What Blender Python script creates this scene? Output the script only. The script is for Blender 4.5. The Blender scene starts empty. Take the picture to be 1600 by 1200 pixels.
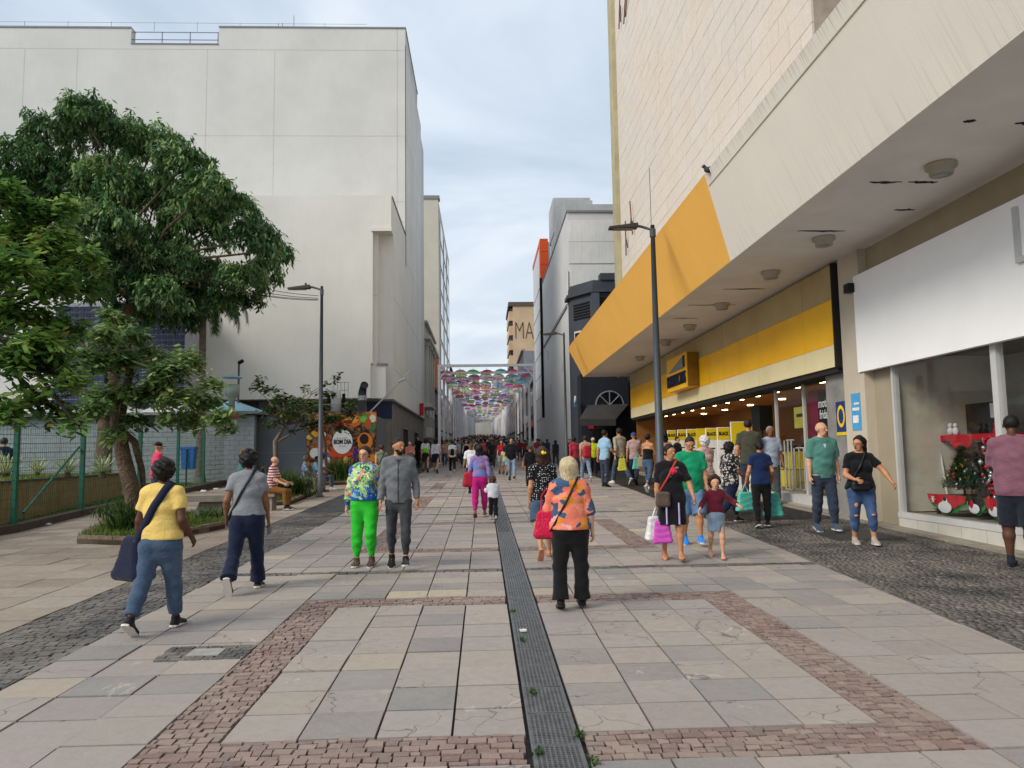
import bpy, math, random
import numpy as np
from mathutils import Matrix, Vector, Euler
R = math.radians
rng = random.Random(7)
nr = np.random.RandomState(11)
sc = bpy.context.scene
COL = sc.collection
# ------------------------------------------------------------------ camera
F = 1180.0; CX, CY = 800.0, 600.0; CAMZ = 1.7; VPX, VPY = 755.0, 712.0; ROLL = -0.015
def _proj(Rm, d):
    v = Rm.transposed() @ Vector(d)
    return CX + F * v.x / -v.z, CY - F * v.y / -v.z
yaw, pitch = -math.atan(45 / F), math.atan(112 / F)
for _ in range(8):
    RM = Matrix.Rotation(yaw, 3, 'Z') @ Matrix.Rotation(math.pi / 2 + pitch, 3, 'X') @ Matrix.Rotation(ROLL, 3, 'Z')
    px, py = _proj(RM, (0, 1, 0))
    yaw -= (px - VPX) / F; pitch -= (py - VPY) / F
cam_d = bpy.data.cameras.new('camera'); cam = bpy.data.objects.new('camera', cam_d); COL.objects.link(cam)
cam_d.sensor_fit = 'HORIZONTAL'; cam_d.sensor_width = 36; cam_d.lens = 36 * F / 1600
cam_d.clip_start = 0.05; cam_d.clip_end = 3000
cam.matrix_world = Matrix.Translation((0, 0, CAMZ)) @ RM.to_4x4()
sc.camera = cam
# ------------------------------------------------------------------ sky and sun
SUN_EL, SUN_AZ = 36, 238      # overcast: sun high, behind the camera
world = bpy.data.worlds.new('World'); sc.world = world; world.use_nodes = True
wt = world.node_tree; wn = wt.nodes; wl = wt.links; wn.clear()
wo = wn.new('ShaderNodeOutputWorld'); bg = wn.new('ShaderNodeBackground'); wl.new(bg.outputs[0], wo.inputs[0])
skyt = wn.new('ShaderNodeTexSky'); skyt.sky_type = 'NISHITA'; skyt.sun_disc = False
skyt.sun_elevation = R(SUN_EL); skyt.sun_rotation = R(SUN_AZ); skyt.air_density = 1.3; skyt.dust_density = 2.5
tc = wn.new('ShaderNodeTexCoord'); sx = wn.new('ShaderNodeSeparateXYZ'); wl.new(tc.outputs['Generated'], sx.inputs[0])
def wmath(op, a, b):
    n = wn.new('ShaderNodeMath'); n.operation = op
    for i, v in enumerate((a, b)):
        if isinstance(v, (int, float)): n.inputs[i].default_value = v
        elif v is not None: wl.new(v, n.inputs[i])
    return n.outputs[0]
den = wmath('ADD', wmath('MAXIMUM', sx.outputs['Z'], 0.0), 0.22)
cb = wn.new('ShaderNodeCombineXYZ'); wl.new(wmath('DIVIDE', sx.outputs['X'], den), cb.inputs[0]); wl.new(wmath('DIVIDE', sx.outputs['Y'], den), cb.inputs[1])
cn = wn.new('ShaderNodeTexNoise'); cn.inputs['Scale'].default_value = 1.5; cn.inputs['Detail'].default_value = 7; cn.inputs['Roughness'].default_value = 0.52
cn.inputs['Distortion'].default_value = 0.5; wl.new(cb.outputs[0], cn.inputs['Vector'])
cr = wn.new('ShaderNodeValToRGB'); wl.new(cn.outputs['Fac'], cr.inputs[0])
e = cr.color_ramp.elements; e[0].position = 0.36; e[0].color = (0.50, 0.60, 0.74, 1); e[1].position = 0.63; e[1].color = (0.86, 0.92, 0.99, 1)
e2 = e.new(0.5); e2.color = (0.65, 0.74, 0.85, 1)
# whiter low down
lo = wn.new('ShaderNodeMix'); lo.data_type = 'RGBA'; lo.inputs[7].default_value = (0.82, 0.87, 0.91, 1)
mrz = wn.new('ShaderNodeMapRange'); mrz.inputs[1].default_value = 0.0; mrz.inputs[2].default_value = 0.30; mrz.inputs[3].default_value = 0.62; mrz.inputs[4].default_value = 0.0
wl.new(sx.outputs['Z'], mrz.inputs[0]); wl.new(mrz.outputs[0], lo.inputs[0]); wl.new(cr.outputs[0], lo.inputs[6])
vs = wn.new('ShaderNodeVectorMath'); vs.operation = 'SCALE'; vs.inputs['Scale'].default_value = 0.1; wl.new(skyt.outputs[0], vs.inputs[0])
mx = wn.new('ShaderNodeMix'); mx.data_type = 'RGBA'; mx.inputs[0].default_value = 0.88
wl.new(vs.outputs[0], mx.inputs[6]); wl.new(lo.outputs[2], mx.inputs[7]); wl.new(mx.outputs[2], bg.inputs[0]); bg.inputs[1].default_value = 0.63
sd = bpy.data.lights.new('sun', 'SUN'); sd.energy = 1.5; sd.angle = R(26); sd.color = (1.0, 0.93, 0.82)
sun = bpy.data.objects.new('sun', sd); COL.objects.link(sun)
az = R(SUN_AZ); el = R(SUN_EL)
sdir = Vector((math.sin(az) * math.cos(el), math.cos(az) * math.cos(el), math.sin(el)))
sun.rotation_euler = sdir.to_track_quat('Z', 'Y').to_euler()
vsn = sc.view_settings; vsn.view_transform = 'Standard'; vsn.look = 'None'; vsn.exposure = 0.85; vsn.gamma = 1; vsn.use_curve_mapping = False
sc.cycles.max_bounces = 6; sc.cycles.transparent_max_bounces = 12
sc.cycles.use_denoising = True
# ------------------------------------------------------------------ placing
def gz(y): return 0.019 * y + 0.012 * max(0.0, y - 55) if y < 345 else 0.019 * 345 + 0.012 * 290
CAMP = Vector((0, 0, CAMZ))
def ray(px, py): return (RM @ Vector(((px - CX) / F, -(py - CY) / F, -1))).normalized()
def G(px, py):
    """ground point seen at a pixel of the photograph"""
    d = ray(px, py); lo_, hi = 1.0, 900.0
    for _ in range(50):
        m = (lo_ + hi) / 2; p = CAMP + d * m
        if p.z > gz(p.y): lo_ = m
        else: hi = m
    return CAMP + d * lo_
def W(px, py, Y):
    d = ray(px, py); return CAMP + d * (Y / d.y)
def ZAT(px, py, x, y):
    """height of the pixel's ray above plan point"""
    d = ray(px, py); t = math.hypot(x, y) / math.hypot(d.x, d.y); return CAMZ + d.z * t
# ------------------------------------------------------------------ objects
def tag(o, label=None, cat=None, group=None, kind=None):
    if label: o['label'] = label
    if cat: o['category'] = cat
    if group: o['group'] = group
    if kind: o['kind'] = kind
    return o
def empty(name, loc=(0, 0, 0), rz=0, label=None, cat=None, group=None, kind=None):
    o = bpy.data.objects.new(name, None); COL.objects.link(o); o.location = loc; o.rotation_euler = (0, 0, rz); o.empty_display_size = 0.2
    return tag(o, label, cat, group, kind)
def link(name, me, parent=None, mats=None):
    o = bpy.data.objects.new(name, me); COL.objects.link(o)
    if parent is not None: o.parent = parent
    if mats is not None:
        for m in (mats if isinstance(mats, (list, tuple)) else [mats]): me.materials.append(m)
    return o
def copy_tree(o, parent=None):
    c = o.copy(); COL.objects.link(c)
    if parent is not None: c.parent = parent
    for ch in list(o.children): copy_tree(ch, c)
    return c
def npmesh(name, V, Fs, smooth=False, mi=None, rnd=None):
    """mesh from numpy arrays; Fs = list of (n,k) index arrays"""
    me = bpy.data.meshes.new(name); V = np.asarray(V, np.float32)
    Fs = [np.asarray(f, np.int32) for f in Fs if len(f)]
    me.vertices.add(len(V)); me.vertices.foreach_set('co', V.ravel())
    tot = np.concatenate([np.full(len(f), f.shape[1], np.int32) for f in Fs]); idx = np.concatenate([f.ravel() for f in Fs])
    st = np.concatenate([[0], np.cumsum(tot)[:-1]]).astype(np.int32)
    me.loops.add(len(idx)); me.loops.foreach_set('vertex_index', idx)
    me.polygons.add(len(tot)); me.polygons.foreach_set('loop_start', st); me.polygons.foreach_set('loop_total', tot)
    if smooth: me.polygons.foreach_set('use_smooth', np.ones(len(tot), bool))
    if mi is not None: me.polygons.foreach_set('material_index', np.asarray(mi, np.int32))
    if rnd is not None:
        a = me.attributes.new('rnd', 'FLOAT', 'FACE'); a.data.foreach_set('value', np.asarray(rnd, np.float32))
    me.update(calc_edges=True); me.validate(); return me
BOXF = np.array([[0, 3, 2, 1], [4, 5, 6, 7], [0, 1, 5, 4], [1, 2, 6, 5], [2, 3, 7, 6], [3, 0, 4, 7]])
class MB:
    """collects simple solids for one mesh"""
    def __init__(s): s.V = []; s.F = []; s.n = 0; s.R = []; s.M = []
    def add(s, V, Fl, r=None, m=0):
        V = [tuple(v) for v in V]; s.V += V
        for f in Fl: s.F.append([i + s.n for i in f]); s.R.append(rng.random() if r is None else r); s.M.append(m)
        s.n += len(V); return s
    def box(s, x0, x1, y0, y1, z0, z1, r=None, m=0):
        return s.add([(x0, y0, z0), (x1, y0, z0), (x1, y1, z0), (x0, y1, z0), (x0, y0, z1), (x1, y0, z1), (x1, y1, z1), (x0, y1, z1)], BOXF.tolist(), r, m)
    def hexa(s, P, r=None, m=0): return s.add(P, BOXF.tolist(), r, m)
    def prism(s, poly, z0, z1, r=None, m=0, zf=None):
        n = len(poly); zf = zf or (lambda y: 0.0)
        V = [(x, y, z0 + zf(y)) for x, y in poly] + [(x, y, z1 + zf(y)) for x, y in poly]
        Fl = [list(range(n))[::-1], list(range(n, 2 * n))] + [[i, (i + 1) % n, n + (i + 1) % n, n + i] for i in range(n)]
        return s.add(V, Fl, r, m)
    def tube(s, pts, rad, n=8, cap=True, m=0, flat=1.0):
        pts = [Vector(p) for p in pts]; rad = rad if isinstance(rad, (list, tuple)) else [rad] * len(pts)
        V = []; up = None
        for i, p in enumerate(pts):
            d = (pts[min(i + 1, len(pts) - 1)] - pts[max(i - 1, 0)]).normalized()
            if up is None: up = Vector((0, 0, 1)) if abs(d.z) < 0.9 else Vector((1, 0, 0))
            a = d.cross(up).normalized(); b = a.cross(d).normalized(); up = b
            for k in range(n):
                t = 2 * math.pi * k / n; V.append(p + (a * math.cos(t) + b * math.sin(t) * flat) * rad[i])
        Fl = []
        for i in range(len(pts) - 1):
            for k in range(n):
                k2 = (k + 1) % n; Fl.append([i * n + k, i * n + k2, (i + 1) * n + k2, (i + 1) * n + k])
        if cap: Fl.append(list(range(n))); Fl.append([(len(pts) - 1) * n + k for k in range(n)][::-1])
        return s.add(V, Fl, None, m)
    def lathe(s, prof, c=(0, 0, 0), n=12, m=0):
        V = [];
        for r_, z in prof:
            for k in range(n): t = 2 * math.pi * k / n; V.append((c[0] + r_ * math.cos(t), c[1] + r_ * math.sin(t), c[2] + z))
        Fl = []
        for i in range(len(prof) - 1):
            for k in range(n): k2 = (k + 1) % n; Fl.append([i * n + k, i * n + k2, (i + 1) * n + k2, (i + 1) * n + k])
        Fl.append([k for k in range(n)][::-1]); Fl.append([(len(prof) - 1) * n + k for k in range(n)])
        return s.add(V, Fl, None, m)
    def ball(s, c, r3, n=10, k=7, m=0):
        V = []; r3 = r3 if isinstance(r3, (tuple, list)) else (r3,) * 3
        for i in range(k + 1):
            a = math.pi * i / k
            for j in range(n):
                b = 2 * math.pi * j / n; V.append((c[0] + r3[0] * math.sin(a) * math.cos(b), c[1] + r3[1] * math.sin(a) * math.sin(b), c[2] + r3[2] * math.cos(a)))
        Fl = [[i * n + j, (i + 1) * n + j, (i + 1) * n + (j + 1) % n, i * n + (j + 1) % n] for i in range(k) for j in range(n)]
        return s.add(V, Fl, None, m)
    def build(s, name, mats, parent=None, smooth=False):
        me = bpy.data.meshes.new(name); me.from_pydata(s.V, [], s.F)
        a = me.attributes.new('rnd', 'FLOAT', 'FACE'); a.data.foreach_set('value', s.R)
        me.polygons.foreach_set('material_index', s.M)
        if smooth: me.polygons.foreach_set('use_smooth', [True] * len(s.F))
        me.update(); return link(name, me, parent, mats)
def bx(name, x0, x1, y0, y1, z0, z1, m, parent=None): return MB().box(x0, x1, y0, y1, z0, z1).build(name, m, parent)
# ------------------------------------------------------------------ materials
def lin(c):
    """#rrggbb picture colour to linear"""
    if isinstance(c, str):
        c = [int(c[i:i + 2], 16) / 255 for i in (0, 2, 4)]; c = [x / 12.92 if x <= .04045 else ((x + .055) / 1.055) ** 2.4 for x in c]
    return (c[0], c[1], c[2], 1)
class NT:
    def __init__(s, name):
        s.m = bpy.data.materials.new(name); s.m.use_nodes = True; s.t = s.m.node_tree; s.n = s.t.nodes; s.l = s.t.links
        s.b = s.n['Principled BSDF']; s.b.inputs['Specular IOR Level'].default_value = 0.3
    def new(s, ty, **k):
        n = s.n.new(ty)
        for a, v in k.items():
            if a.startswith('_'): setattr(n, a[1:], v)
        return n
    def set(s, inp, v):
        if isinstance(v, (int, float, tuple, list)): inp.default_value = v
        else: s.l.new(v, inp)
    def coord(s, kind='Object', scale=(1, 1, 1)):
        if kind == 'World': o = s.new('ShaderNodeNewGeometry').outputs['Position']
        else: o = s.new('ShaderNodeTexCoord').outputs[kind]
        mp = s.new('ShaderNodeMapping'); s.l.new(o, mp.inputs[0]); mp.inputs['Scale'].default_value = scale; return mp.outputs[0]
    def noise(s, vec, scale=5, detail=4, rough=.55, dist=0):
        n = s.new('ShaderNodeTexNoise'); s.l.new(vec, n.inputs['Vector']); n.inputs['Scale'].default_value = scale; n.inputs['Detail'].default_value = detail
        n.inputs['Roughness'].default_value = rough; n.inputs['Distortion'].default_value = dist; return n.outputs['Fac']
    def ramp(s, fac, stops, const=False):
        n = s.new('ShaderNodeValToRGB'); s.set(n.inputs[0], fac); el = n.color_ramp.elements
        if const: n.color_ramp.interpolation = 'CONSTANT'
        el[0].position, el[0].color = stops[0][0], lin(stops[0][1]); el[1].position, el[1].color = stops[-1][0], lin(stops[-1][1])
        for p, c in stops[1:-1]: q = el.new(p); q.color = lin(c)
        return n.outputs[0]
    def mix(s, fac, a, b, mode='MIX'):
        n = s.new('ShaderNodeMix'); n.data_type = 'RGBA'; n.blend_type = mode
        s.set(n.inputs[0], fac); s.set(n.inputs[6], a); s.set(n.inputs[7], b); return n.outputs[2]
    def math(s, op, a, b=0.0, c=None):
        n = s.new('ShaderNodeMath'); n.operation = op; s.set(n.inputs[0], a); s.set(n.inputs[1], b)
        if c is not None: s.set(n.inputs[2], c)
        return n.outputs[0]
    def mr(s, v, a, b, c, d):
        n = s.new('ShaderNodeMapRange'); s.l.new(v, n.inputs[0])
        for i, q in enumerate((a, b, c, d)): n.inputs[i + 1].default_value = q
        return n.outputs[0]
    def bump(s, h, st=.3, dist=.02):
        n = s.new('ShaderNodeBump'); s.l.new(h, n.inputs['Height']); n.inputs['Strength'].default_value = st; n.inputs['Distance'].default_value = dist
        s.l.new(n.outputs[0], s.b.inputs['Normal'])
    def col(s, c): s.set(s.b.inputs['Base Color'], c)
    def rough(s, r): s.set(s.b.inputs['Roughness'], r)
MC = {}
def pm(name, c, rough=.75, var=.16, scale=4, bump=.15, bscale=60, metal=0, coords='Object', streak=0, spec=.3, emis=0, alpha=1):
    """general surface: base colour with soft uneven tone, fine relief, optional vertical streaks"""
    if name in MC: return MC[name]
    t = NT(name); c = lin(c); v = t.coord(coords)
    n = t.noise(v, scale, 6, .6)
    dark = tuple(x * (1 - var) for x in c[:3]) + (1,); lite = tuple(min(1, x * (1 + var)) for x in c[:3]) + (1,)
    o = t.mix(t.mr(n, .3, .7, 0, 1), dark, lite)
    if streak:
        sv = t.coord(coords, (6, 6, .35)); sn = t.noise(sv, 2.2, 5, .6)
        o = t.mix(t.mr(sn, .52, .78, 0, streak), o, tuple(x * .42 for x in c[:3]) + (1,))
    t.col(o); t.rough(rough); t.b.inputs['Metallic'].default_value = metal; t.b.inputs['Specular IOR Level'].default_value = spec
    if bump: t.bump(t.noise(v, bscale, 3), bump, .01)
    if emis: t.b.inputs['Emission Color'].default_value = c; t.b.inputs['Emission Strength'].default_value = emis
    if alpha < 1: t.b.inputs['Alpha'].default_value = alpha
    MC[name] = t.m; return t.m
def text(name, s, size, m, M, parent=None, depth=.01, bold=0.0, sxy=(1, 1), align='CENTER'):
    cu = bpy.data.curves.new(name, 'FONT'); cu.body = s; cu.size = size; cu.extrude = depth; cu.offset = bold; cu.align_x = align; cu.align_y = 'CENTER'; cu.resolution_u = 3
    o = bpy.data.objects.new('tmp', cu); COL.objects.link(o)
    me = bpy.data.meshes.new_from_object(o.evaluated_get(bpy.context.evaluated_depsgraph_get())); bpy.data.objects.remove(o)
    me.transform(M @ Matrix.Diagonal((sxy[0], sxy[1], 1, 1))); return link(name, me, parent, m)
def facing(loc, d):
    """matrix for flat print; d = outward direction of the surface it sits on"""
    d = Vector(d).normalized(); up = Vector((0, 0, 1)); x = up.cross(d).normalized(); u = d.cross(x)
    m = Matrix((x, u, d)).transposed().to_4x4(); m.translation = Vector(loc); return m
# ================================================================== GROUND
def stone_mat(name, stops, by_object, stain=.35, crack=True):
    t = NT(name); w = t.coord('World')
    r = t.new('ShaderNodeObjectInfo').outputs['Random'] if by_object else t.new('ShaderNodeAttribute', _attribute_name='rnd').outputs['Fac']
    c = t.ramp(r, stops)
    n1 = t.noise(w, 1.3, 6, .62, .4); n2 = t.noise(w, 9, 5, .6, .6); n3 = t.noise(w, 55, 3, .6)
    c = t.mix(t.mr(n1, .38, .62, 0, .75), c, t.mix(.5, c, lin('a09689')))
    c = t.mix(t.mr(n2, .42, .7, 0, stain), c, t.mix(.6, c, (.17, .15, .14, 1)))
    c = t.mix(t.mr(n3, .35, .7, 0, .22), c, (.42, .39, .36, 1))
    if crack:
        sh = t.new('ShaderNodeVectorMath', _operation='ADD'); t.l.new(w, sh.inputs[0]); 
        k = t.math('MULTIPLY', r, 37.0); cx = t.new('ShaderNodeCombineXYZ'); t.l.new(k, cx.inputs[0]); t.l.new(cx.outputs[0], sh.inputs[1])
        wn_ = t.new('ShaderNodeTexNoise'); t.l.new(sh.outputs[0], wn_.inputs['Vector']); wn_.inputs['Scale'].default_value = 5
        ad = t.new('ShaderNodeVectorMath', _operation='MULTIPLY_ADD'); t.l.new(wn_.outputs['Color'], ad.inputs[0]); ad.inputs[1].default_value = (.35, .35, 0); t.l.new(sh.outputs[0], ad.inputs[2])
        vo = t.new('ShaderNodeTexVoronoi', _feature='DISTANCE_TO_EDGE'); vo.inputs['Scale'].default_value = 1.4; t.l.new(ad.outputs[0], vo.inputs['Vector'])
        ln = t.mr(vo.outputs['Distance'], 0, .009, 1, 0); gate = t.math('GREATER_THAN', t.math('FRACT', t.math('MULTIPLY', r, 7.31)), .66)
        c = t.mix(t.math('MULTIPLY', t.math('MULTIPLY', ln, gate), .7), c, (.07, .06, .055, 1))
        # pale worn mortar smears and dark chewing-gum spots
        pv = t.noise(w, 2.3, 7, .7, 1.2); c = t.mix(t.mr(pv, .63, .67, 0, .6), c, (.50, .47, .40, 1))
        gv = t.new('ShaderNodeTexVoronoi'); gv.inputs['Scale'].default_value = 3.3; t.l.new(w, gv.inputs['Vector'])
        c = t.mix(t.mr(gv.outputs['Distance'], .05, .065, .6, 0), c, (.09, .085, .08, 1))
    t.col(c); t.rough(t.mr(n2, .3, .7, .55, .85))
    hb = t.math('ADD', t.math('MULTIPLY', n2, .7), t.math('MULTIPLY', n3, .35)); t.bump(hb, .35, .012)
    return t.m
TS = [(0, '7b7b7c'), (.14, 'a09690'), (.3, '938884'), (.46, 'a69c92'), (.56, '827d7c'), (.7, '9e928e'), (.84, 'a5998f'), (.94, '968c86'), (1, 'bdae92')]
M_tile_o = stone_mat('street_slab_stone', TS, True); M_tile_a = stone_mat('street_slab_stone_far', TS, False)
PS = [(0, '806f5f'), (.4, '8e7d6e'), (.7, '998979'), (1, 'a09487')]
M_pl_o = stone_mat('plaza_slab_stone', PS, True, .6); M_pl_a = stone_mat('plaza_slab_stone_far', PS, False, .6)
RS = [(0, '6c554f'), (.4, '7d645c'), (.75, '8a7066'), (1, '957e73')]
M_red_o = stone_mat('red_sett_stone', RS, True, .3, False); M_red_a = stone_mat('red_sett_stone_far', RS, False, .3, False)
DS = [(0, '2c2c2f'), (.5, '39383a'), (.8, '474645'), (1, '575553')]
M_dk_o = stone_mat('dark_sett_stone', DS, True, .3, False); M_dk_a = stone_mat('dark_sett_stone_far', DS, False, .3, False)
MS = [(0, '19191b'), (.55, '222223'), (.85, '2e2d2d'), (.96, '45423e'), (1, '7b7770')]
M_mos = stone_mat('basalt_mosaic_stone', MS, False, .2, False)
M_grout = pm('joint_dirt', '4a443e', .95, .3, 6, .4, 90, coords='World')
M_conc = pm('worn_concrete', '8b8479', .9, .22, 3, .5, 70, coords='World', streak=.25)
M_kerb = pm('kerb_stone', '77685c', .9, .3, 5, .6, 50, coords='World')
# ground sheet, follows the street's gentle climb
ys = [-30, 0, 55, 100, 150, 200, 260, 345, 500, 1500]; xs = [-900, -60, -12, 12, 60, 900]
V = [(x, y, gz(y) - .045) for y in ys for x in xs]; nx = len(xs)
Fq = [[j * nx + i, j * nx + i + 1, (j + 1) * nx + i + 1, (j + 1) * nx + i] for j in range(len(ys) - 1) for i in range(nx - 1)]
ground = link('ground', npmesh('ground', V, [Fq]), None, M_grout); tag(ground, 'dirt and mortar bed under the paving', kind='structure')
def xl0(y): return -4.40 - .012 * (y - 5)          # outer edge of left dark cobble strip
def xl1(y): return -3.42
def xr(y): return float(np.interp(y, [0, 5.5, 11, 25, 45, 80], [4.12, 4.2, 4.5, 5.0, 5.3, 5.4]))
DR0, DR1 = .25, .53
colsL = [-3.42, -2.93, -2.43, -1.93, -1.53, -1.09, -.64, -.2, DR0 - .015]
colsR = [DR1 + .015, .98, 1.43, 1.88, 2.33, 2.73, 3.2, 3.7, 4.2, 4.7, 5.2, 5.7]
rows = []; reds = []; darks = []      # rows: (y0,y1,kind)
y = 1.0
for k in range(7): rows.append((y, y + .4515, 't')); y += .4515
P0 = 4.16; rect_spans = []
for k in range(9):
    b = P0 + k * 7.74
    rows.append((b, b + .4, 'band')); 
    for i in range(8): rows.append((b + .4 + i * .4425, b + .4 + (i + 1) * .4425, 'in'))
    rows.append((b + 3.94, b + 4.34, 'band')); rect_spans.append((b, b + 4.34))
    for i in range(4): rows.append((b + 4.34 + i * .4, b + 4.34 + (i + 1) * .4, 't'))
    rows.append((b + 5.94, b + 6.14, 'dark'))
    for i in range(4): rows.append((b + 6.14 + i * .4, b + 6.14 + (i + 1) * .4, 't'))
tiles = []
for (y0, y1, kd) in rows:
    for cols in (colsL, colsR):
        for a, b in zip(cols[:-1], cols[1:]):
            if kd == 'dark': continue
            isb = (abs(a + 1.93) < .01) or (abs(a - 2.33) < .01)
            if kd == 'band' and a >= -1.94 and b <= 2.74: continue
            if kd == 'in' and isb: continue
            g = .0075; e1, e2 = xr(y0), xr(y1)
            if a > max(e1, e2): continue
            poly = [(a + g, y0 + g), (b - g, y0 + g), (b - g, y1 - g), (a + g, y1 - g)]
            if b > min(e1, e2):
                q = []
                def ins(p): return p[0] < e1 + (e2 - e1) * (p[1] - y0) / (y1 - y0)
                for i in range(4):
                    p, n_ = poly[i], poly[(i + 1) % 4]
                    if ins(p): q.append(p)
                    if ins(p) != ins(n_):
                        lo_, hi = 0., 1.
                        for _ in range(20):
                            m = (lo_ + hi) / 2; pt = (p[0] + (n_[0] - p[0]) * m, p[1] + (n_[1] - p[1]) * m)
                            if ins(pt) == ins(p): lo_ = m
                            else: hi = m
                        q.append(pt)
                poly = q
            if len(poly) < 3: continue
            tiles.append(poly)
def split_pieces(parent, polys, name, far_name, mo, ma, thick=.04, zj=.004, limit=295, ty=3.2):
    near = sorted(polys, key=lambda p: (max(0, ty - p[0][1]) * 50, math.hypot(p[0][0] - 0.1, p[0][1])))
    for i, p in enumerate(near[:limit]):
        cx = sum(q[0] for q in p) / len(p); cy = sum(q[1] for q in p) / len(p); z = nr.uniform(-zj, zj)
        o = MB().prism([(a - cx, b - cy) for a, b in p], -thick, 0).build(name, mo, parent)
        o.location = (cx, cy, gz(cy) + z); o.rotation_euler = (math.atan(.019) + nr.uniform(-1, 1) * zj * .8, nr.uniform(-1, 1) * zj * .8, 0)
    mb = MB()
    for p in near[limit:]:
        z = nr.uniform(-zj, zj); mb.prism(p, -thick + z, z, rng.random(), 0, gz)
    o = mb.build(far_name, ma, parent); tag(o, kind='stuff'); return o
street = empty('street_paving', label='stone slab paving of the pedestrian street', kind='structure')
split_pieces(street, tiles, 'paving_slab', 'distant_slabs', M_tile_o, M_tile_a, zj=.006)
def setts(x0f, x1f, y0, y1, sx, sy, jit=.17, gap=.075):
    """irregular hand-laid stones as quads"""
    out = []; y = y0; 
    while y < y1 - sy * .4:
        h = sy * rng.uniform(.8, 1.2); h = min(h, y1 - y); a, b = x0f(y), x1f(y); x = a - rng.uniform(0, sx * .7)
        while x < b:
            w = sx * rng.uniform(.6, 1.45); l, r_ = max(x, a), min(x + w, b)
            if r_ - l > sx * .25:
                g = min(sx, sy) * gap; J = lambda: rng.uniform(-jit, jit) * min(sx, sy) * .7
                out.append([(l + g + J() * .6, y + g + J()), (r_ - g + J() * .6, y + g + J()), (r_ - g + J() * .6, y + h - g + J()), (l + g + J() * .6, y + h - g + J())])
            x += w
        y += h
    return out
redp = []
for k, (a, b) in enumerate(rect_spans[:4]):
    s = (.09, .066) if k < 2 else (.16, .12)
    for (f0, f1) in ((-1.93, DR0 - .03), (DR1 + .03, 2.73)):
        redp += setts(lambda y: f0, lambda y: f1, a, a + .4, *s); redp += setts(lambda y: f0, lambda y: f1, b - .4, b, *s)
    redp += setts(lambda y: -1.93, lambda y: -1.53, a + .4, b - .4, s[0] * .9, s[1] * 1.1); redp += setts(lambda y: 2.33, lambda y: 2.73, a + .4, b - .4, s[0] * .9, s[1] * 1.1)
redb = empty('red_sett_bands', label='bands of small red setts framing the street slabs', kind='structure')
split_pieces(redb, redp, 'red_sett', 'distant_red_setts', M_red_o, M_red_a, .035, .006, ty=3.9)
mb = MB()
for k, (a, b) in enumerate(rect_spans[4:]):
    for (f0, f1) in ((-1.93, DR0 - .03), (DR1 + .03, 2.73)):
        mb.prism([(f0, a), (f1, a), (f1, a + .4), (f0, a + .4)], -.03, 0, None, 0, gz); mb.prism([(f0, b - .4), (f1, b - .4), (f1, b), (f0, b)], -.03, 0, None, 0, gz)
    mb.prism([(-1.93, a + .4), (-1.53, a + .4), (-1.53, b - .4), (-1.93, b - .4)], -.03, 0, None, 0, gz); mb.prism([(2.33, a + .4), (2.73, a + .4), (2.73, b - .4), (2.33, b - .4)], -.03, 0, None, 0, gz)
mb.build('red_band', M_red_a, redb)
dkp = setts(xl0, xl1, 3.5, 19, .105, .08)
for (a, b) in rect_spans[:3]: 
    yy = a + 5.94; dkp += setts(lambda y: -3.4, lambda y: DR0 - .03, yy, yy + .2, .12, .1); dkp += setts(lambda y: DR1 + .03, lambda y: xr(y), yy, yy + .2, .12, .1)
dkb = empty('dark_cobble_strip', label='strip of dark grey cobbles between the slabs and the plaza', kind='structure')
split_pieces(dkb, dkp, 'cobblestone', 'distant_cobbles', M_dk_o, M_dk_a, .035, .005, ty=4.5)
def cobble_far(name, base, scale):
    t = NT(name); w = t.coord('World'); vo = t.new('ShaderNodeTexVoronoi', _feature='DISTANCE_TO_EDGE'); vo.inputs['Scale'].default_value = scale; t.l.new(w, vo.inputs['Vector'])
    vc = t.new('ShaderNodeTexVoronoi'); vc.inputs['Scale'].default_value = scale; t.l.new(w, vc.inputs['Vector'])
    c = t.ramp(t.new('ShaderNodeSeparateColor').outputs[0], base); sp = [n for n in t.n if n.type == 'SEPARATE_COLOR'][0]; t.l.new(vc.outputs['Color'], sp.inputs[0])
    c = t.mix(t.mr(vo.outputs['Distance'], 0, .06, 1, 0), c, (.03, .03, .03, 1)); t.col(c); t.rough(.75); t.bump(t.mr(vo.outputs['Distance'], 0, .1, 0, 1), .5, .01); return t.m
M_dkf = cobble_far('cobbles_beyond', DS, 9); M_mosf = cobble_far('mosaic_beyond', MS, 18)
def strip(name, f0, f1, ylist, m, parent, z=-.004, label=None):
    V = []; 
    for y in ylist: V += [(f0(y), y, gz(y) + z), (f1(y), y, gz(y) + z)]
    o = link(name, npmesh(name, V, [[[2 * i, 2 * i + 1, 2 * i + 3, 2 * i + 2] for i in range(len(ylist) - 1)]]), parent, m); return o
strip('cobbles_beyond', xl0, xl1, [19, 30, 45, 55, 70], M_dkf, dkb)
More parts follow.
